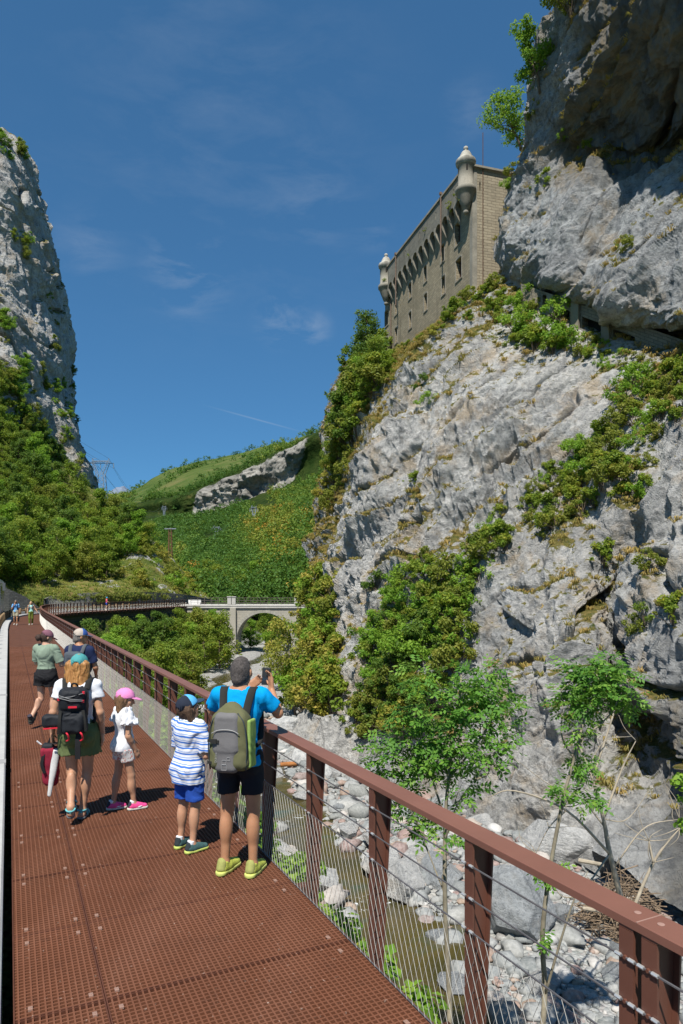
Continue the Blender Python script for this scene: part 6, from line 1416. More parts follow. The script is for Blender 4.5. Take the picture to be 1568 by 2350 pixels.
def body(J, mt, root, h=.0095, female=False):
    S = SDF(); s = J['s']; hs = J['hs']; w = J['wide']; M = rotz(J['yaw']) @ rotx(J['pitch']); hc = J['hc']
    S.ell(J['pel'], A3(.165 * w, .118, .135) * s, k=.03).cone(J['pel'], J['waist'], .118 * s, .105 * s * w, .05, sq=((0, 1, 0), 1.15)).cone(J['waist'], J['chs'], .108 * s * w, .128 * s * w, .05, sq=((0, 1, 0), 1.25)).ell(J['chs'] + A3(0, 0, .04 * s), A3(.165 * w, .11, .15) * s, k=.05)
    S.cone(J['shL'], J['shR'], .056 * s, .056 * s, .05)
    nb_ = J['nk']; S.cone(nb_ - A3(0, 0, .05 * s), hc + M @ A3(0, -.02, -.06) * hs, .058 * s, .052 * hs, .03)
    for n in 'LR':
        S.cone(nb_, J['sh' + n], .046 * s, .045 * s, .04); S.cone(J['sh' + n], J['el' + n], .050 * s, .039 * s, .02); S.cone(J['el' + n], J['wr' + n], .040 * s, .0265 * s, .015)
        m = J['el' + n] * .7 + J['wr' + n] * .3; S.cone(J['el' + n], m, .040 * s, .041 * s, .015)
        S.cone(J['hip' + n], J['knee' + n], .088 * s * w, .053 * s, .03); S.cone(J['knee' + n], J['ank' + n], .051 * s, .034 * s, .02)
        k_, a_ = J['knee' + n], J['ank' + n]; bk = np.cross(np.cross(a_ - k_, A3(0, 1, 0)), a_ - k_); bk = bk / (np.linalg.norm(bk) + 1e-9); bk = -bk if bk[1] > 0 else bk
        S.ell(k_ * .68 + a_ * .32 + bk * .018 * s, A3(.050, .050, .115) * s, k=.03)
        sd = -1 if n == 'L' else 1; S.ell(J['pel'] + A3(sd * .075, -.055, -.06) * s, A3(.085, .085, .09) * s, k=.04)
        A_, f, u, _ = foot_frame(J, n); he = A_ - f * .045 * s - u * .045 * s; to = A_ + f * .145 * s - u * .055 * s; S.cone(A_, he, .036 * s, .032 * s, .02).cone(he, to, .034 * s, .026 * s, .02); S.cone(A_, to, .035 * s, .022 * s, .02)
        hand(S, J, n, s)
    if female:
        for sd in (-1, 1): S.ell(J['chs'] + A3(sd * .07, .085, .0) * s, A3(.06, .055, .06) * s, k=.03)
    L = lambda x, y, z: hc + M @ (A3(x, y, z) * hs)
    S.ell(hc, A3(.076, .097, .116) * hs, M, .02).ell(L(0, .028, -.062), A3(.054, .062, .058) * hs, M, .03).cone(L(0, .093, .012), L(0, .113, -.022), .011 * hs, .015 * hs, .012)
    S.cone(L(-.03, .088, .028), L(.03, .088, .028), .012 * hs, .012 * hs, .012).cone(L(-.02, .09, -.052), L(.02, .09, -.052), .011 * hs, .011 * hs, .008).ell(L(0, .082, -.088), A3(.02, .018, .016) * hs, M, .015)
    for sd in (-1, 1):
        S.ell(L(sd * .082, -.002, -.005), A3(.013, .022, .034) * hs, M, .006); S.ell(L(sd * .05, .062, -.022), A3(.022, .02, .022) * hs, M, .02)
    o = S.build('body', mt, root, h)
    for sd in (-1, 1):
        e = MB().lathe((0, 0, 0), [(0, -.011), (.008, -.008), (.011, 0), (.008, .008), (0, .011)], 10).build('eye', mat('dark eye', (.03, .022, .018), .2, .1, spec=.6), root, True)
        e.location = tuple(L(sd * .030, .0865, .010)); e.scale = (hs * 1.2, hs * .8, hs * .7)
    return M
def hair(J, mt, root, style='short', h=.008, seed=3):
    S = SDF(); hs = J['hs']; M = rotz(J['yaw']) @ rotx(J['pitch']); hc = J['hc']; L = lambda x, y, z: hc + M @ (A3(x, y, z) * hs)
    g_ = .009 if style == 'short' else .016; S.ell(L(0, -.004, .006), A3(.076 + g_, .096 + g_, .116 + g_) * hs, M, .02)
    if style == 'short':
        S.cone(L(0, -.06, -.06), L(0, -.05, -.085), .05 * hs, .042 * hs, .03)
        S.carve(lambda P_: np.minimum(((P_ - hc) @ M)[:, 1] + .004 * hs, .062 * hs - ((P_ - hc) @ M)[:, 2]))
        S.carve(lambda P_: -(((P_ - hc) @ M)[:, 2] + .078 * hs - .25 * ((P_ - hc) @ M)[:, 1]))
    elif style == 'long':
        for x, z1, y1 in ((-.075, -.28, -.095), (-.035, -.33, -.125), (.012, -.325, -.125), (.052, -.30, -.105), (.088, -.26, -.05), (-.098, -.25, -.04)): S.cone(L(x * .9, -.05, .02), L(x * 1.15, y1, z1), .046 * hs, .030 * hs, .02)
        S.carve(lambda P_: np.minimum(((P_ - hc) @ M)[:, 1] - .035 * hs, .075 * hs - ((P_ - hc) @ M)[:, 2]))
    elif style == 'bob':
        for x in (-.07, -.025, .025, .07): S.cone(L(x * .9, -.04, .0), L(x * 1.1, -.05 + abs(x) * .3, -.135), .048 * hs, .035 * hs, .02)
        S.carve(lambda P_: np.minimum(((P_ - hc) @ M)[:, 1] - .035 * hs, .075 * hs - ((P_ - hc) @ M)[:, 2]))
    elif style == 'bun':
        S.cone(L(0, -.09, -.01), L(0, -.14, -.05), .035 * hs, .05 * hs, .02).ell(L(.01, -.13, -.06), A3(.05, .045, .06) * hs, M, .02)
        S.carve(lambda P_: np.minimum(((P_ - hc) @ M)[:, 1] - .025 * hs, .07 * hs - ((P_ - hc) @ M)[:, 2]))
    return S.build('hair', mt, root, h, .009 if style != 'short' else .004, 55 if style != 'short' else 60, seed, .10 if style != 'short' else .55)
def cap(J, mt, root, brim_mt=None, front_mt=None, tilt=0.0, hole=True):
    hs = J['hs']; M = rotz(J['yaw']) @ rotx(J['pitch'] + tilt); hc = J['hc']; L = lambda x, y, z: hc + M @ (A3(x, y, z) * hs)
    S = SDF().ell(L(0, -.002, .022), A3(.097, .117, .118) * hs, M, .01); S.carve(lambda P_: -((P_ - hc) @ M)[:, 2] + .022 * hs + .10 * ((P_ - hc) @ M)[:, 1])
    S.carve(lambda P_: -(np.linalg.norm((P_ - L(0, -.01, .005)) @ M / (A3(.089, .108, .113) * hs), axis=1) - 1) * .08)
    if hole: S.carve(lambda P_: -(np.linalg.norm((P_ - L(0, -.12, .028)) * 1.0, axis=1) - .034 * hs))
    c_ = S.build('cap', mt, root, .0065, .002, 30)
    B = SDF().ell(L(0, .115, .030), A3(.078, .088, .010) * hs, M @ rotx(-.12), .01); B.carve(lambda P_: -(((P_ - hc) @ M)[:, 1] - .075 * hs)); B.build('cap_brim', brim_mt or mt, c_, .006)
    if front_mt:
        F_ = SDF().ell(L(0, .0, .024), A3(.0985, .1185, .1195) * hs, M, .01); F_.carve(lambda P_: -((P_ - hc) @ M)[:, 2] + .03 * hs + .1 * ((P_ - hc) @ M)[:, 1]); F_.carve(lambda P_: -(((P_ - hc) @ M)[:, 1] - .012 * hs)); F_.build('cap_front', front_mt, c_, .0065)
    return c_
def shirt(J, mt, root, hem, sleeve=.62, loose=.014, name='t_shirt', flare=0.0, h=.0095, wr=.010, seed=5, neck=.075, tank=False, hemf=None):
    S = SDF(); s = J['s']; w = J['wide']; l = loose; bot = J['pel'].copy(); bot[2] = min(hem, J['pel'][2] - .02)
    S.cone(bot, J['waist'], .128 * s * w + l + flare, .112 * s * w + l + flare * .5, .05, sq=((0, 1, 0), 1.22)).cone(J['waist'], J['chs'], .114 * s * w + l, .135 * s * w + l, .05, sq=((0, 1, 0), 1.25)).ell(J['chs'] + A3(0, -.005, .04 * s), A3(.170 * w, .116, .155) * s + l * .8, k=.05)
    S.ell(J['pel'], A3(.168 * w, .122, .14) * s + l, k=.04)
    S.cone(J['shL'] * (.8, 1, 1) , J['shR'] * (.8, 1, 1), .064 * s + l * .3, .064 * s + l * .3, .05); S.cone(J['nk'] - A3(0, 0, .05 * s), J['nk'] - A3(0, 0, .02 * s), .068 * s, .064 * s, .03)
    if hem < J['pel'][2] - .03:
        for sd in (-1, 1): S.ell(J['pel'] + A3(sd * .075, -.057, -.06) * s, A3(.09, .09, .10) * s + l, k=.05)
    if not tank:
        for n in 'LR':
            e = J['sh' + n] + (J['el' + n] - J['sh' + n]) * sleeve; S.cone(J['nk'] - A3(0, 0, .02 * s), J['sh' + n], .052 * s, .058 * s, .04); S.cone(J['sh' + n], e, .060 * s + l * .5, .058 * s + l, .03, 'b')
    S.carve((lambda P_: hem - P_[:, 2]) if hemf is None else hemf); S.carve(lambda P_: neck * s - np.linalg.norm((P_ - (J['nk'] + A3(0, .035 * s, .055 * s))) * (1, 1, .9), axis=1))
    return S.build(name, mt, root, h, wr, 11, seed)
def shorts(J, mt, root, leg=.62, loose=.016, name='shorts', waist=None, h=.0095, wr=.008, flare=.01, seed=9):
    S = SDF(); s = J['s']; w = J['wide']; l = loose; S.ell(J['pel'], A3(.166 * w, .122, .14) * s + l, k=.03)
    for n, sd in (('L', -1), ('R', 1)):
        e = J['hip' + n] + (J['knee' + n] - J['hip' + n]) * leg; S.cone(J['hip' + n], e, .090 * s * w + l, (.090 - .036 * leg) * s * w + l + flare, .03, 'b'); S.ell(J['pel'] + A3(sd * .075, -.057, -.06) * s, A3(.088, .088, .092) * s + l * .7, k=.04)
    S.carve(lambda P_: P_[:, 2] - (waist or J['waist'][2])); return S.build(name, mt, root, h, wr, 12, seed)
def trousers(J, mt, root):
    S = SDF(); s = J['s']; S.ell(J['pel'], A3(.168, .125, .14) * s + .012, k=.03)
    for n in 'LR': S.cone(J['hip' + n], J['knee' + n], .1 * s, .075 * s, .03).cone(J['knee' + n], J['ank' + n] + A3(0, 0, .03), .075 * s, .06 * s, .03, 'b')
    S.carve(lambda P_: P_[:, 2] - J['waist'][2]); return S.build('trousers', mt, root, .012, .01, 10)
def shoe(J, n, up_mt, sole_mt, root, sock_mt=None, heel_mt=None, high=0.0, sandal=False, name='shoe', logo=None):
    A_, f, u, M = foot_frame(J, n); s = J['s'] * 1.03; sd = M[:, 0]; g0 = A_ - u * .083 * s
    Lc = lambda x, y, z: g0 + sd * x * s + f * y * s + u * z * s; yv = lambda P_: (P_ - g0) @ f; zv = lambda P_: (P_ - g0) @ u
    if not sandal:
        S = SDF().cone(Lc(0, -.045, .045), Lc(.0, .02, .048), .040 * s, .042 * s, .02).cone(Lc(0, .02, .05), Lc(.006, .15, .038), .046 * s, .036 * s, .03).cone(Lc(0, -.03, .06), Lc(0, -.018, .100 + high), .042 * s, .043 * s, .02, 'b').cone(Lc(0, .03, .075), Lc(0, .09, .055), .032 * s, .03 * s, .02)
        S.carve(lambda P_: .024 * s - zv(P_)); o = S.build(name, up_mt, root, .007)
        S = SDF().cone(Lc(0, -.05, .02), Lc(0, .03, .02), .046 * s, .045 * s, .02).cone(Lc(0, .03, .02), Lc(.006, .155, .02), .049 * s, .040 * s, .02); S.carve(lambda P_: zv(P_) - .034 * s - .03 * np.clip(-.02 * s - yv(P_), 0, 1)); S.carve(lambda P_: .002 - zv(P_)); S.build('sole', sole_mt, o, .007)
        if heel_mt:
            S = SDF().cone(Lc(0, -.048, .05), Lc(0, -.03, .095 + high), .041 * s, .042 * s, .02); S.carve(lambda P_: yv(P_) + .040 * s); S.carve(lambda P_: .04 * s - zv(P_)); S.build('heel_patch', heel_mt, o, .006)
        MB().tube([Lc(.0, .035 + .02 * k, .098 - .010 * k) + sd * q * .030 * s for k in range(4) for q in (-1, 1)], .0035 * s, 5).build('lace', sole_mt, o, True)
        if logo:   # a pale swoosh-like curve on both flanks
            for q in (-1, 1):
                t = np.linspace(0, 1, 9); MB().tube([Lc(q * (.047 - .004 * k), .105 - .13 * k, .045 + .035 * (k - .35) ** 2 * 2) for k in t], np.array([.002, .007, .009, .008, .007, .006, .004, .003, .002]) * s, 6).build('shoe_mark', logo, o, True)
        if sock_mt: SDF().cone(Lc(0, -.025, .085), Lc(0, -.016, .135 + high), .040 * s, .039 * s, .01, 'b').build('sock', sock_mt, root, .007)
    else:
        S = SDF().cone(Lc(0, -.045, .012), Lc(0, .05, .012), .042 * s, .042 * s, .01).cone(Lc(0, .05, .012), Lc(.004, .165, .012), .046 * s, .036 * s, .01); S.carve(lambda P_: zv(P_) - .026 * s); S.carve(lambda P_: .002 - zv(P_)); o = S.build(name, sole_mt, root, .007)
        m = MB()
        for y, z, r in ((.035, .066, .042), (.10, .050, .044)):
            m.tube([Lc(r * 1.05 * math.cos(t), y, .015 + z * math.sin(t)) for t in np.linspace(0, math.pi, 9)], .009 * s, 6)
        m.tube([Lc(.043 * math.cos(t), -.02 + .04 * math.sin(t), .088) for t in np.linspace(math.pi, 2 * math.pi, 9)], .009 * s, 6); m.tube([Lc(0, -.06, .02), Lc(0, -.055, .09)], .013 * s, 6); m.build('strap', up_mt, o, True)
def person(label, loc, rz): return thing('person', label, 'person', (loc[0], loc[1], loc[2] if len(loc) > 2 else 0.0), R(rz))
SK_TAN = skin_mat('tanned skin', (.44, .22, .12)); SK_FAIR = skin_mat('fair skin', (.54, .31, .21)); SK_MID = skin_mat('light tan skin', (.50, .27, .165))
WHITE = cloth('white cotton', (.72, .73, .76)); BLACK = cloth('black fabric', (.018, .018, .020)); NAVY = cloth('navy cotton', (.018, .028, .075)); RUBBER = mat('pale rubber', (.62, .60, .52), .7, .08)
def in_world(root): return root.location, root.rotation_euler
# ---- backpacks: things of their own, worn on the back
def strap(mb, pts, w=.045, t=.010):
    pts = cr(np.array(pts, float), 16); T = np.gradient(pts, axis=0); T /= np.linalg.norm(T, axis=1)[:, None]; X = np.tile((1.0, 0, 0), (len(pts), 1)); X -= T * (X * T).sum(1)[:, None]; X /= np.linalg.norm(X, axis=1)[:, None]; N_ = np.cross(T, X)
    A_ = np.stack([pts - X * w / 2 - N_ * t / 2, pts + X * w / 2 - N_ * t / 2, pts + X * w / 2 + N_ * t / 2, pts - X * w / 2 + N_ * t / 2, pts - X * w / 2 - N_ * t / 2], 1); mb.add(A_.reshape(-1, 3), grid_faces(len(pts), 5))
def shoulder_straps(J, root, mt, top, spread=.095, w=.05):
    s = J['s']; out = []
    for sd in (-1, 1):
        x = sd * spread; m = MB(); strap(m, [(x * .9, top[1], top[2] - .02), (x * 1.0, -.115 * s, 1.405 * s), (x * 1.15, -.06 * s, 1.502 * s), (x * 1.2, .03 * s, 1.495 * s), (x * 1.15, .125 * s, 1.38 * s), (x * 1.2, .135 * s, 1.2 * s), (x * 1.35, .06 * s, 1.08 * s), (x * 1.35, -.08 * s, 1.05 * s)], w, .016); m.build('shoulder_strap', mt, root, True)
# ---- man in blue, photographing
Jm = std(1.765); J = Jm; J['shR'] = A3(.185, .0, 1.455); J['shL'] = A3(-.185, .0, 1.455); J['elR'] = A3(.29, .10, 1.30); J['wrR'] = A3(.185, .27, 1.475); J['elL'] = A3(-.285, .12, 1.30); J['wrL'] = A3(-.03, .31, 1.47)
J['hdR'] = (A3(-.10, .12, 1.0), A3(-.6, -.5, 0), .45); J['hdL'] = (A3(.6, .25, .55), A3(.3, -.6, .2), .7); J['ankL'] = A3(-.125, -.03, .085); J['ankR'] = A3(.115, -.03, .085); J['kneeL'] = A3(-.115, .0, .5); J['kneeR'] = A3(.11, .0, .5); J['ftL'] = (R(-14), 0); J['ftR'] = (R(-8), 0); J['yaw'] = R(-6)
man = person('man in a bright blue T-shirt and black shorts photographing with a phone', (-.83, 5.62), -10)
M_ = body(J, SK_TAN, man); hair(J, mat('short grey hair', (.075, .065, .06), .8, .5, 60, bump=.6, bscale=140), man, 'short')
BLUE = cloth('bright blue jersey', (.0, .30, .66)); o_ = shirt(J, BLUE, man, .90, .66, .014, seed=11)
shorts(J, cloth('black shorts cloth', (.016, .018, .024)), man, .64, .014, seed=12)
LIME = mat('lime shoe mesh', (.50, .54, .09), .75, .18, 30, bump=.3, bscale=200); LIME2 = mat('olive shoe trim', (.32, .33, .10), .75, .15, 30)
for n in 'LR': shoe(J, n, LIME, mat('lime sole', (.55, .60, .16), .7, .1), man, heel_mt=LIME2)
w_ = J['wrR']; ph = thing('phone', 'black phone held up beside the head of the man in blue', 'phone', (0, 0, 0)); pc = w_ + A3(-.062, .055, .10)
def to_world(root, p): return rotz(root.rotation_euler[2]) @ np.asarray(p, float) + np.array(root.location)
ph.location = tuple(to_world(man, pc)); ph.rotation_euler = (0, R(4), man.rotation_euler[2] + R(8))
MB().box((0, 0, 0), (.037, .005, .076)).build('case', mat('black phone case', (.012, .012, .014), .35, .1, spec=.5), ph, bevel=.004); MB().box((0, -.0062, 0), (.034, .0008, .072)).build('screen', mat('phone screen', (.03, .035, .04), .08, .1, spec=.7), ph)
MB().lathe((0, 0, 0), [(.0, -.012), (.030, -.012), (.032, 0), (.030, .012), (0, .012)], 14).build('wristwatch', mat('red watch strap', (.55, .03, .04), .5, .1), man, True).location = tuple(J['wrL'] + A3(-.02, -.01, -.02))
# his backpack
def worn(name, label, person_root): return thing(name, label, 'backpack', tuple(person_root.location), person_root.rotation_euler[2])
OLIVE = cloth('olive pack cloth', (.125, .125, .062)); GREYP = cloth('grey pack panel', (.155, .15, .15)); LIMEP = cloth('lime pack side', (.26, .38, .10)); STRAPK = cloth('dark strap webbing', (.03, .03, .028))
bp = worn('backpack', 'olive and grey rucksack with a lime green side on the man in blue', man); yb = -.235
S = SDF()  .box((0, yb, 1.135), (.166, .095, .232), .075, None, .03, -.10).cone((0, yb + .02, 1.30), (0, yb + .01, 1.335), .13, .10, .05, sq=((0, 1, 0), 1.4)); S.build('pack_body', OLIVE, bp, .009, .006, 9)
S = SDF().box((-.012, yb - .055, 1.20), (.112, .052, .165), .05, None, .02, -.12).box((-.015, yb - .05, 1.04), (.098, .054, .15), .05, None, .02); S.build('front_panel', GREYP, bp, .008, .003, 9)
S = SDF().box((.165, yb + .005, 1.12), (.018, .062, .19), .017, rotz(R(-6)), .02); S.build('side_panel', LIMEP, bp, .008, .005, 9)
m = MB(); m.tube(cr(np.array([(-.125, yb - .105, 1.205), (-.07, yb - .113, 1.232), (0, yb - .115, 1.24), (.06, yb - .113, 1.23), (.10, yb - .104, 1.205)]), 14), .0035, 5); m.build('piping', mat('light piping', (.34, .34, .33), .6), bp, True)
m = MB()
for zx in (-.148, .148): m.tube(cr(np.array([(zx * .98, yb - .075, .92), (zx * 1.05, yb - .085, 1.1), (zx * .9, yb - .08, 1.28), (zx * .5, yb - .06, 1.36)]), 14), .005, 5)
m.build('zip', mat('zip tape', (.03, .04, .05), .6), bp, True)
m = MB(); m.beam((-.155, yb - .105, 1.15), (-.06, yb - .118, 1.145), .022, .008, (0, 1, 0)); m.box((-.10, yb - .118, 1.148), (.022, .008, .017)); m.box((-.13, yb - .085, .975), (.035, .008, .01)); m.build('compression_strap', STRAPK, bp)
m = MB(); m.tube(cr(np.array([(-.03, yb + .06, 1.385), (-.02, yb + .05, 1.42), (.02, yb + .05, 1.42), (.03, yb + .06, 1.385)]), 10), .010, 6); m.build('grab_handle', BLACK, bp, True)
m = MB()
for dx, dz, w in ((.015, 1.01, .012), (-.02, .985, .016), (-.022, .945, .02)):
    for sg in (-1, 1): m.box((dx + sg * w, yb - .106, dz), (.0012, .002, w)); m.box((dx, yb - .106, dz + sg * w), (w, .002, .0012))
m.build('square_print', mat('print grey', (.33, .33, .33), .7), bp)
tx = bpy.data.curves.new('pack_lettering', 'FONT'); tx.body = 'QUECHUA'; tx.size = .022; tx.extrude = .0006; tx.align_x = 'CENTER'; tx.align_y = 'CENTER'; to = bpy.data.objects.new('pack_lettering', tx); COL.objects.link(to); to.parent = bp; to.location = (-.085, yb - .1068, 1.03); to.rotation_euler = (R(90), R(-85), 0)
dg = bpy.context.evaluated_depsgraph_get(); tm = bpy.data.meshes.new_from_object(to.evaluated_get(dg)); tl = link('lettering', tm, mat('print grey', (.33, .33, .33), .7), bp); tl.location = to.location; tl.rotation_euler = to.rotation_euler; bpy.data.objects.remove(to)
shoulder_straps(J, bp, STRAPK, (0, yb + .07, 1.34), .105, .062)
# ---- boy in a striped shirt
Jb = std(1.375, 1.0, .90); J = Jb; J['elR'] = A3(.19, .03, .86); J['wrR'] = A3(.095, .22, 1.00); J['hdR'] = (A3(-.35, .5, .75), A3(-.7, .4, -.5), 1.15); J['elL'] = A3(-.19, .05, .87); J['wrL'] = A3(-.07, .24, .93); J['hdL'] = (A3(.3, .6, .3), A3(.6, -.1, -.6), 1.0)
J['shR'] = A3(.142, .01, 1.11); J['shL'] = A3(-.142, .0, 1.11); J['yaw'] = R(-12); J['pitch'] = R(14); J['ankL'] = A3(-.095, -.01, .068); J['ankR'] = A3(.085, -.03, .068); J['ftR'] = (R(-12), 0); J['ftL'] = (R(12), 0); J['hc'] = A3(0, -.01, 1.262)
boy = person('boy in a blue striped white T-shirt and dark cap holding the railing cable', (-1.37, 6.12), -36)
body(J, SK_MID, boy); hair(J, mat('brown hair', (.085, .05, .03), .7, .4, 50, bump=.6, bscale=120), boy, 'bob', seed=6)
b = NB('striped jersey'); v = b.co('Object'); z = b.sep(v); wv_ = b.math('ADD', b.math('MULTIPLY', z[2], 19.0), b.math('ADD', b.math('MULTIPLY', z[0], 1.6), b.math('MULTIPLY', b.noise(v, 5, 3), .7)))
fr = b.math('FRACT', wv_); st_ = b.ramp(fr, [(0.0, (.05, .17, .55)), (.24, (.05, .17, .55)), (.30, (.70, .71, .75)), (.44, (.70, .71, .75)), (.47, (.10, .25, .62)), (.55, (.10, .25, .62)), (.58, (.70, .71, .75)), (.97, (.70, .71, .75)), (1.0, (.05, .17, .55))]); STRIPE = b.done(st_, .85, b.bump(b.noise(v, 150, 3), .2, .005), spec=.15)
shirt(J, STRIPE, boy, .60, .88, .020, flare=.045, seed=21, wr=.013, hemf=lambda P_: .605 - .2 * np.clip(-P_[:, 0] - .06, 0, .2) - P_[:, 2])
shorts(J, cloth('royal blue shorts', (.022, .075, .36)), boy, .82, .012, flare=.024, seed=22, waist=.70)
TEAL = mat('teal grey shoe', (.05, .11, .11), .8, .3, 30); 
for n in 'LR': shoe(J, n, TEAL, mat('yellow green sole', (.48, .55, .13), .7, .1), boy, WHITE, cloth('dark shoe trim', (.03, .04, .045)))
CAPD = cloth('dark navy cap', (.022, .028, .045)); cap(J, CAPD, boy, cloth('denim blue brim', (.03, .05, .085)), cloth('sky blue cap front', (.10, .42, .74)), R(4))
MB().tube([J['wrR'] * .8 + J['elR'] * .2 + A3(math.cos(t) * .024, math.sin(t) * .022, math.sin(t) * .012) for t in np.linspace(0, 6.28, 14)], .003, 5).build('bracelet', mat('red bracelet', (.5, .03, .03), .6), boy, True)
# ---- girl with the pink cap
Jg = std(1.275, .92, .90); J = Jg; J['elR'] = A3(.150, -.01, .80); J['wrR'] = A3(.135, .075, .645); J['hdR'] = (A3(-.05, .45, -.9), A3(-.9, -.2, -.2), .6); J['elL'] = A3(-.15, .02, .81); J['wrL'] = A3(-.10, .14, .70); J['ankR'] = A3(.07, .085, .062); J['ankL'] = A3(-.075, -.085, .062); J['kneeR'] = A3(.07, .055, .37); J['kneeL'] = A3(-.075, -.03, .37); J['yaw'] = R(-24); J['pitch'] = R(-12); J['ftR'] = (R(-10), 0); J['ftL'] = (R(-12), 0)
J['shR'] = A3(.118, 0, 1.02); J['shL'] = A3(-.118, 0, 1.02)
girl = person('girl in a pink cap, white frilled top and flowered shorts', (-2.31, 7.24), -50)
body(J, SK_MID, girl); hair(J, mat('light brown hair', (.16, .09, .045), .7, .4, 50, bump=.6, bscale=120), girl, 'bob', seed=8)
shirt(J, WHITE, girl, .635, .12, .016, name='top', flare=.014, seed=31)
for n in 'LR':
    S = SDF(); S.cone(J['sh' + n] + A3(0, 0, .035), J['sh' + n] * .55 + J['el' + n] * .45 + A3(.015 if n == 'R' else -.015, 0, 0), .05, .098, .02, 'b', sq=((1, 0, 0), 1.25)); S.build('frill_sleeve', WHITE, girl, .008, .022, 22, 33)
b = NB('flower print cotton'); v = b.co('Object'); sp = b.vor(v, 44, 'F1'); c_ = b.vor(v, 44, 'F1', 'Color'); rr_ = b.sep(c_); fl = b.math('MULTIPLY', b.mr(sp, .34, .5, 1, 0), b.mr(rr_[0], .2, .26, 0, 1)); col = b.mix(fl, (.66, .63, .60), b.ramp(rr_[1], [(0, (.6, .12, .10)), (.5, (.62, .25, .2)), (.8, (.35, .14, .12)), (1, (.2, .25, .2))])); FLOWER = b.done(col, .85, None, spec=.15)
shorts(J, FLOWER, girl, .50, .012, flare=.014, seed=34, waist=.66)
PINK = mat('hot pink shoe', (.75, .07, .25), .6, .12, 20); 
for n in 'LR': shoe(J, n, PINK, RUBBER, girl, WHITE, cloth('dark heel', (.04, .045, .06)), logo=WHITE)
cap(J, cloth('pink cap cloth', (.72, .24, .48)), girl, tilt=R(2))
# ---- woman with the black pack
Jw = std(1.665, .98, .96); J = Jw; J['elR'] = A3(.215, -.055, 1.09); J['wrR'] = A3(.225, .03, .86); J['elL'] = A3(-.235, -.05, 1.10); J['wrL'] = A3(-.265, .03, .88); J['kneeL'] = A3(-.075, .035, .475); J['ankL'] = A3(-.035, -.185, .185); J['ftL'] = (R(8), R(-38)); J['kneeR'] = A3(.065, .09, .475); J['ankR'] = A3(.02, .06, .083); J['hipR'] = A3(.085, .01, .885); J['yaw'] = R(-4)
J['hdL'] = (A3(0, .1, -1), A3(1, 0, 0), 1.2)
woman = person('woman with long ginger hair, teal cap, white T-shirt and green shorts walking away', (-2.66, 6.92), 8)
body(J, SK_MID, woman, female=True); b = NB('ginger hair'); v = b.co('Object', (1, 1, .12)); col = b.ramp(b.noise(v, 70, 4, .6), [(.3, (.19, .075, .02)), (.55, (.42, .20, .06)), (.75, (.58, .33, .13))]); GINGER = b.done(col, .5, b.bump(b.noise(v, 110, 3), .6, .01), spec=.4)
hair(J, GINGER, woman, 'long', seed=41)
shirt(J, WHITE, woman, .96, .48, .016, seed=42)
shorts(J, cloth('olive green linen', (.115, .145, .058)), woman, .50, .028, flare=.040, seed=43, wr=.012)
for n in 'LR': shoe(J, n, mat('teal sandal strap', (.13, .42, .45), .7, .25, 20), mat('grey sandal sole', (.15, .16, .165), .8, .1), woman, sandal=True, name='sandal')
cap(J, cloth('teal cap cloth', (.075, .30, .30)), woman)
bw_ = worn('backpack', 'black hiking rucksack with red details on the ginger haired woman', woman); yb = -.215
PK = cloth('black pack nylon', (.020, .022, .026), .2, .6)
S = SDF().box((0, yb, 1.14), (.135, .085, .235), .07, None, .03, .05); S.build('pack_body', PK, bw_, .009, .010, 9, 51)
S = SDF().box((0, yb - .045, 1.255), (.120, .075, .115), .06, rotx(R(8)), .03); S.build('lid', PK, bw_, .008, .010, 10, 52)
S = SDF().box((.015, yb - .075, 1.035), (.105, .05, .105), .045, None, .03); S.build('front_pocket', PK, bw_, .008, .012, 10, 53)
S = SDF().box((-.215, yb + .075, 1.03), (.10, .055, .065), .04, None, .02); S.build('hip_pouch', PK, bw_, .008, .008, 10, 54)
RED = mat('red trim', (.60, .02, .04), .5, .1); m = MB()
for x0 in (-.055, .075): m.tube(cr(np.array([(x0, yb - .10, .955), (x0 + .03, yb - .125, .93), (x0 + .035, yb - .10, .88), (x0 + .005, yb - .07, .86)]), 10), .009, 5)
m.beam((-.29, yb + .02, .965), (-.15, yb + .02, .972), .012, .012); m.box((.02, yb - .128, 1.195), (.04, .005, .009))
for p_ in ((-.115, yb - .1, 1.27), (.115, yb - .1, 1.33), (.11, yb - .1, 1.245)): m.box(p_, (.010, .012, .012))
m.build('red_trim', RED, bw_); tag(bpy.data.objects[bw_.children[-1].name], kind='stuff')
m = MB()
for a_, c_ in (((-.115, yb - .118, 1.285), (.115, yb - .118, 1.325)), ((-.115, yb - .121, 1.31), (.115, yb - .121, 1.26)), ((-.115, yb - .12, 1.285), (.112, yb - .122, 1.25))): m.tube(np.array([a_, (np.array(a_) + c_) / 2 + A3(0, -.012, -.012), c_]), .004, 5)
m.build('bungee_cord', mat('grey cord', (.22, .22, .22), .6), bw_, True)
m = MB(); strap(m, [(.06, yb - .05, .93), (.055, yb - .07, .84), (.055, yb - .07, .68)], .05, .012); m.build('hanging_strap', BLACK, bw_)
m = MB(); strap(m, [(-.10, yb - .10, 1.16), (-.105, yb - .115, 1.05), (-.12, yb - .09, .93)], .028, .008); strap(m, [(.11, yb - .10, 1.16), (.125, yb - .10, 1.05), (.13, yb - .08, .95)], .028, .008); m.build('webbing', STRAPK, bw_); tag(bw_.children[-1], kind='stuff')
shoulder_straps(J, bw_, STRAPK, (0, yb + .06, 1.36), .10, .062)
MB().tube(cr(np.array([(-.03, yb + .05, 1.36), (-.02, yb + .02, 1.40), (.02, yb + .02, 1.40), (.03, yb + .05, 1.36)]), 10), .010, 6).build('grab_handle', BLACK, bw_, True)
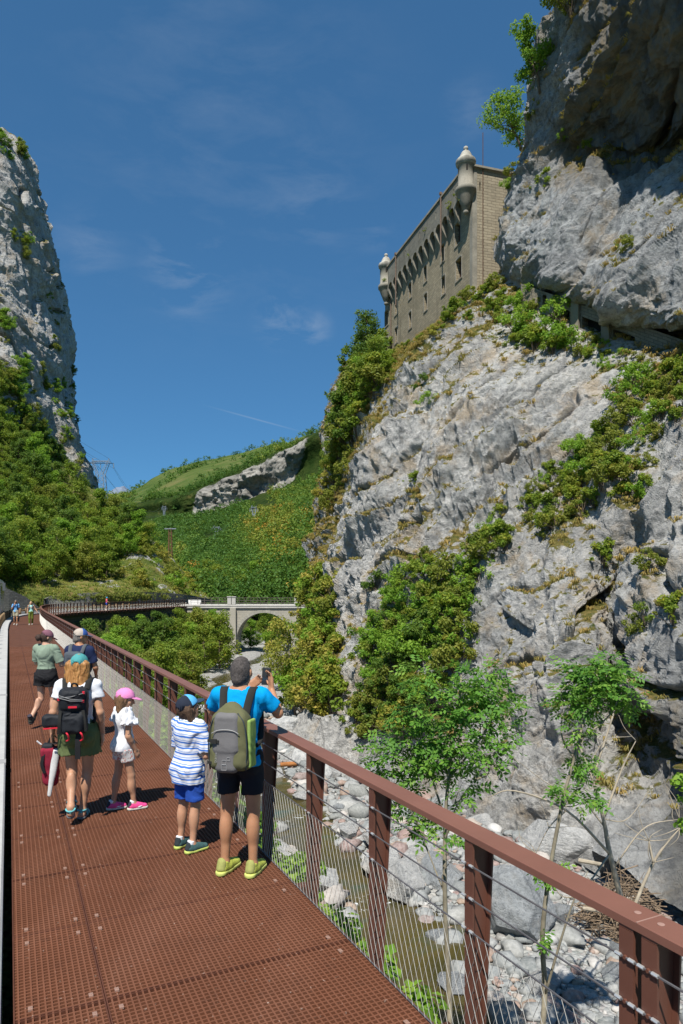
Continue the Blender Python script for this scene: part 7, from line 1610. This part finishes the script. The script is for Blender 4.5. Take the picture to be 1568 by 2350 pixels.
# bag in her left hand
hb = to_world(woman, J['wrL'] + A3(-.01, .0, -.09)); bag = thing('bag', 'long red and white bag hanging beside the green shorts of the ginger haired woman', 'bag', tuple(hb), R(10))
S = SDF().box((-.005, 0, -.245), (.085, .05, .20), .04, rotx(R(4)), .02, .15); S.build('bag_body', cloth('wine red nylon', (.24, .02, .04)), bag, .008, .010, 10, 61)
S = SDF().cone((.055, -.05, -.10), (-.005, -.06, -.52), .042, .022, .02, sq=((0, 1, 0), 1.6)); S.build('white_panel', cloth('white nylon', (.62, .62, .60)), bag, .007, .006, 10, 62)
S = SDF().box((-.03, 0, -.055), (.06, .045, .045), .03, None, .02); S.build('bag_top', PK, bag, .008, .008, 10, 63)
m = MB(); strap(m, [(-.03, 0, -.02), (-.01, 0, .03), (.01, 0, .05), (.02, 0, .0)], .02, .006); strap(m, [(-.05, -.055, -.08), (-.075, -.065, -.2), (-.05, -.06, -.30)], .03, .008); m.build('strap', BLACK, bag)
MB().tube(np.array([(-.09, -.02, -.02), (-.13, -.03, .02)]), .008, 6).build('toggle', WHITE, bag)
# ---- couple ahead
Jc = std(1.645, .97, .96); J = Jc; J['elR'] = A3(.26, .02, 1.06); J['wrR'] = A3(.42, .17, 1.10); J['hdR'] = (A3(.9, .4, .1), A3(0, -.3, -1), .5); J['elL'] = A3(-.20, .06, 1.08); J['wrL'] = A3(.0, .22, 1.08); J['hdL'] = (A3(.9, .3, 0), A3(0, -.3, -1), .6); J['kneeL'] = A3(-.09, .0, .475); J['ankL'] = A3(-.14, -.24, .19); J['ftL'] = (R(6), R(-40)); J['kneeR'] = A3(.085, .08, .475); J['ankR'] = A3(.09, .05, .083); J['yaw'] = R(-42); J['pitch'] = R(-22)
lady = person('woman in a sage green top, black shorts and mauve cap looking down to her right', (-5.08, 11.75), -4)
body(J, SK_FAIR, lady, .0105, True); hair(J, mat('dark brown hair', (.05, .03, .022), .7, .4, 50, bump=.6, bscale=120), lady, 'bun', seed=71); shirt(J, cloth('sage green cotton', (.235, .30, .225)), lady, .99, .86, .026, flare=.01, seed=72, neck=.10, name='top'); shorts(J, BLACK, lady, .42, .030, flare=.035, seed=73, wr=.012)
for n in 'LR': shoe(J, n, cloth('grey green boot', (.085, .09, .075)), mat('dark sole', (.05, .05, .05), .8), lady, cloth('dark sock', (.05, .045, .06)), high=.03, name='walking_boot')
cap(J, cloth('mauve cap cloth', (.21, .095, .125)), lady)
Jn = std(1.72); J = Jn; J['elR'] = A3(.24, .04, 1.12); J['wrR'] = A3(.16, .22, 1.0); J['elL'] = A3(-.23, .06, 1.10); J['wrL'] = A3(-.12, .26, 1.10); J['yaw'] = R(-48); J['pitch'] = R(-6)
chap = person('man in a navy T-shirt and beige cap, half hidden behind the ginger haired woman', (-4.12, 10.75), -6)
body(J, SK_TAN, chap, .0105); hair(J, mat('grey hair', (.16, .145, .13), .8, .4, 60, bump=.5, bscale=120), chap, 'short', seed=81); shirt(J, NAVY, chap, .92, .72, .016, seed=82); shorts(J, NAVY, chap, .7, .018, seed=83)
for n in 'LR': shoe(J, n, cloth('grey trainer', (.12, .12, .12)), RUBBER, chap)
cap(J, cloth('beige cap cloth', (.44, .38, .32)), chap, cloth('blue grey brim', (.05, .09, .19)), cloth('blue cap front', (.04, .10, .32)))
bc = worn('backpack', 'slate grey rucksack on the man in navy', chap); yb = -.185
SDF().box((0, yb, 1.17), (.14, .075, .22), .06, None, .02).build('pack_body', cloth('slate pack', (.075, .088, .105)), bc, .010, .010, 9, 91); SDF().box((0, yb - .05, 1.08), (.10, .04, .11), .035, None, .02).build('front_pocket', cloth('dark pocket', (.03, .035, .045)), bc, .009, .006, 9, 92); shoulder_straps(J, bc, cloth('grey strap', (.10, .11, .12)), (0, yb + .05, 1.36), .10, .055)
# ---- walkers coming from the bend, runner on the far curve
J = std(1.76); J['elR'] = A3(.25, .0, 1.15); J['wrR'] = A3(.05, .2, 1.46); J['hdR'] = (A3(-.1, -.2, 1), A3(-.5, -.5, 0), .6); J['kneeL'] = A3(-.1, .1, .5); J['ankL'] = A3(-.1, .08, .085); J['ankR'] = A3(.1, -.12, .1)
wk = person('grey haired man in light blue T-shirt and khaki shorts walking towards us', tuple(ax_at(s_of_y(48.6), -.66, 0)), 196)
body(J, SK_TAN, wk, .014); hair(J, MATS['grey hair'], wk, 'short', .012); shirt(J, cloth('light blue cotton', (.14, .36, .66)), wk, .92, .66, .016, h=.014); shorts(J, cloth('khaki cotton', (.36, .32, .22)), wk, .72, .02, h=.014)
for n in 'LR': shoe(J, n, cloth('beige trainer', (.4, .37, .33)), RUBBER, wk)
MB().box((0, .115, 1.655), (.075, .012, .018)).build('sunglasses', BLACK, wk)
wb_ = worn('backpack', 'dark rucksack on the grey haired walker', wk); SDF().box((0, -.17, 1.2), (.13, .06, .2), .05).build('pack_body', NAVY, wb_, .014); shoulder_straps(J, wb_, NAVY, (0, -.13, 1.36), .10, .05)
J = std(1.68, .96); J['elL'] = A3(-.30, -.02, 1.12); J['wrL'] = A3(-.42, .08, .92); J['kneeR'] = A3(.09, .1, .49); J['ankR'] = A3(.09, .1, .083); J['ankL'] = A3(-.08, -.1, .1)
wl = person('blonde woman in a pale green top and olive trousers walking towards us', tuple(ax_at(s_of_y(48.4), .32, 0)), 200)
body(J, SK_MID, wl, .014, True); hair(J, mat('blonde hair', (.46, .33, .15), .6, .3, 40), wl, 'bob', .012); shirt(J, cloth('pale aqua cotton', (.32, .58, .52)), wl, .95, .1, .014, h=.014, tank=True, name='top'); trousers(J, cloth('olive trousers cloth', (.13, .16, .025)), wl)
for n in 'LR': shoe(J, n, cloth('beige trainer', (.4, .37, .33)), RUBBER, wl)
wlb = worn('backpack', 'small navy rucksack on the blonde walker', wl); SDF().box((0, -.16, 1.18), (.11, .05, .16), .04).build('pack_body', NAVY, wlb, .014); shoulder_straps(J, wlb, NAVY, (0, -.12, 1.3), .095, .04)
J = std(1.72); J['elR'] = A3(.24, .05, 1.12); J['wrR'] = A3(.2, .28, 1.1); J['elL'] = A3(-.24, .05, 1.12); J['wrL'] = A3(-.2, .28, 1.1); J['kneeL'] = A3(-.1, .14, .52); J['ankL'] = A3(-.1, .05, .12); J['ankR'] = A3(.1, -.16, .12)
rn = person('distant person in a pink shirt and blue cap on the far curve of the walkway', tuple(ax_at(s_of_y(88), .1, 0)), -70)
body(J, SK_MID, rn, .018); hair(J, MATS['brown hair'], rn, 'short', .016); shirt(J, cloth('coral pink cotton', (.75, .12, .18)), rn, .92, .6, .016, h=.018); shorts(J, cloth('royal blue shorts', (.022, .075, .36)), rn, .5, .02, h=.018); cap(J, cloth('cyan cap', (.05, .36, .68)), rn)
for n in 'LR': shoe(J, n, RUBBER, RUBBER, rn)
# ================================================================ keep the 280 largest shrubs, the rest become one mass
def merge_small():
    roots = [o for o in bpy.data.objects if o.parent is None and o.name.split('.')[0] == 'shrub' and o.get('label')]
    roots.sort(key=lambda o: -(o.scale[0] / max(1, o.location[1])))
    rest = roots[275:]; byM = {}
    bpy.context.view_layer.update()
    for o in rest:
        M_ = np.array(o.matrix_world)
        for c in o.children:
            if c.name.split('.')[0] != 'foliage': continue
            me = c.data; V_ = np.zeros(len(me.vertices) * 3, np.float32); me.vertices.foreach_get('co', V_); T_ = np.zeros(len(me.vertices), np.float32); me.attributes['tone'].data.foreach_get('value', T_)
            byM.setdefault(me.materials[0].name, []).append((V_.reshape(-1, 3) @ M_[:3, :3].T + M_[:3, 3], T_))
    for o in rest:
        for c in list(o.children): bpy.data.objects.remove(c)
        bpy.data.objects.remove(o)
    for k, v in byM.items():
        V_ = np.vstack([a for a, _ in v]); o = link('undergrowth', mesh('undergrowth', V_, np.arange(len(V_)).reshape(-1, 4), attrs={'tone': np.concatenate([t for _, t in v])}), bpy.data.materials[k])
        tag(o, 'small leafy growth of %s scattered over the cliffs and banks' % k, 'undergrowth', None, 'stuff')
merge_small()
# prototypes that were never placed
for o in list(bpy.data.objects):
    if o.parent is None and not o.get('label') and not o.get('kind') and o.type == 'EMPTY':
        for c in list(o.children_recursive): bpy.data.objects.remove(c)
        bpy.data.objects.remove(o)
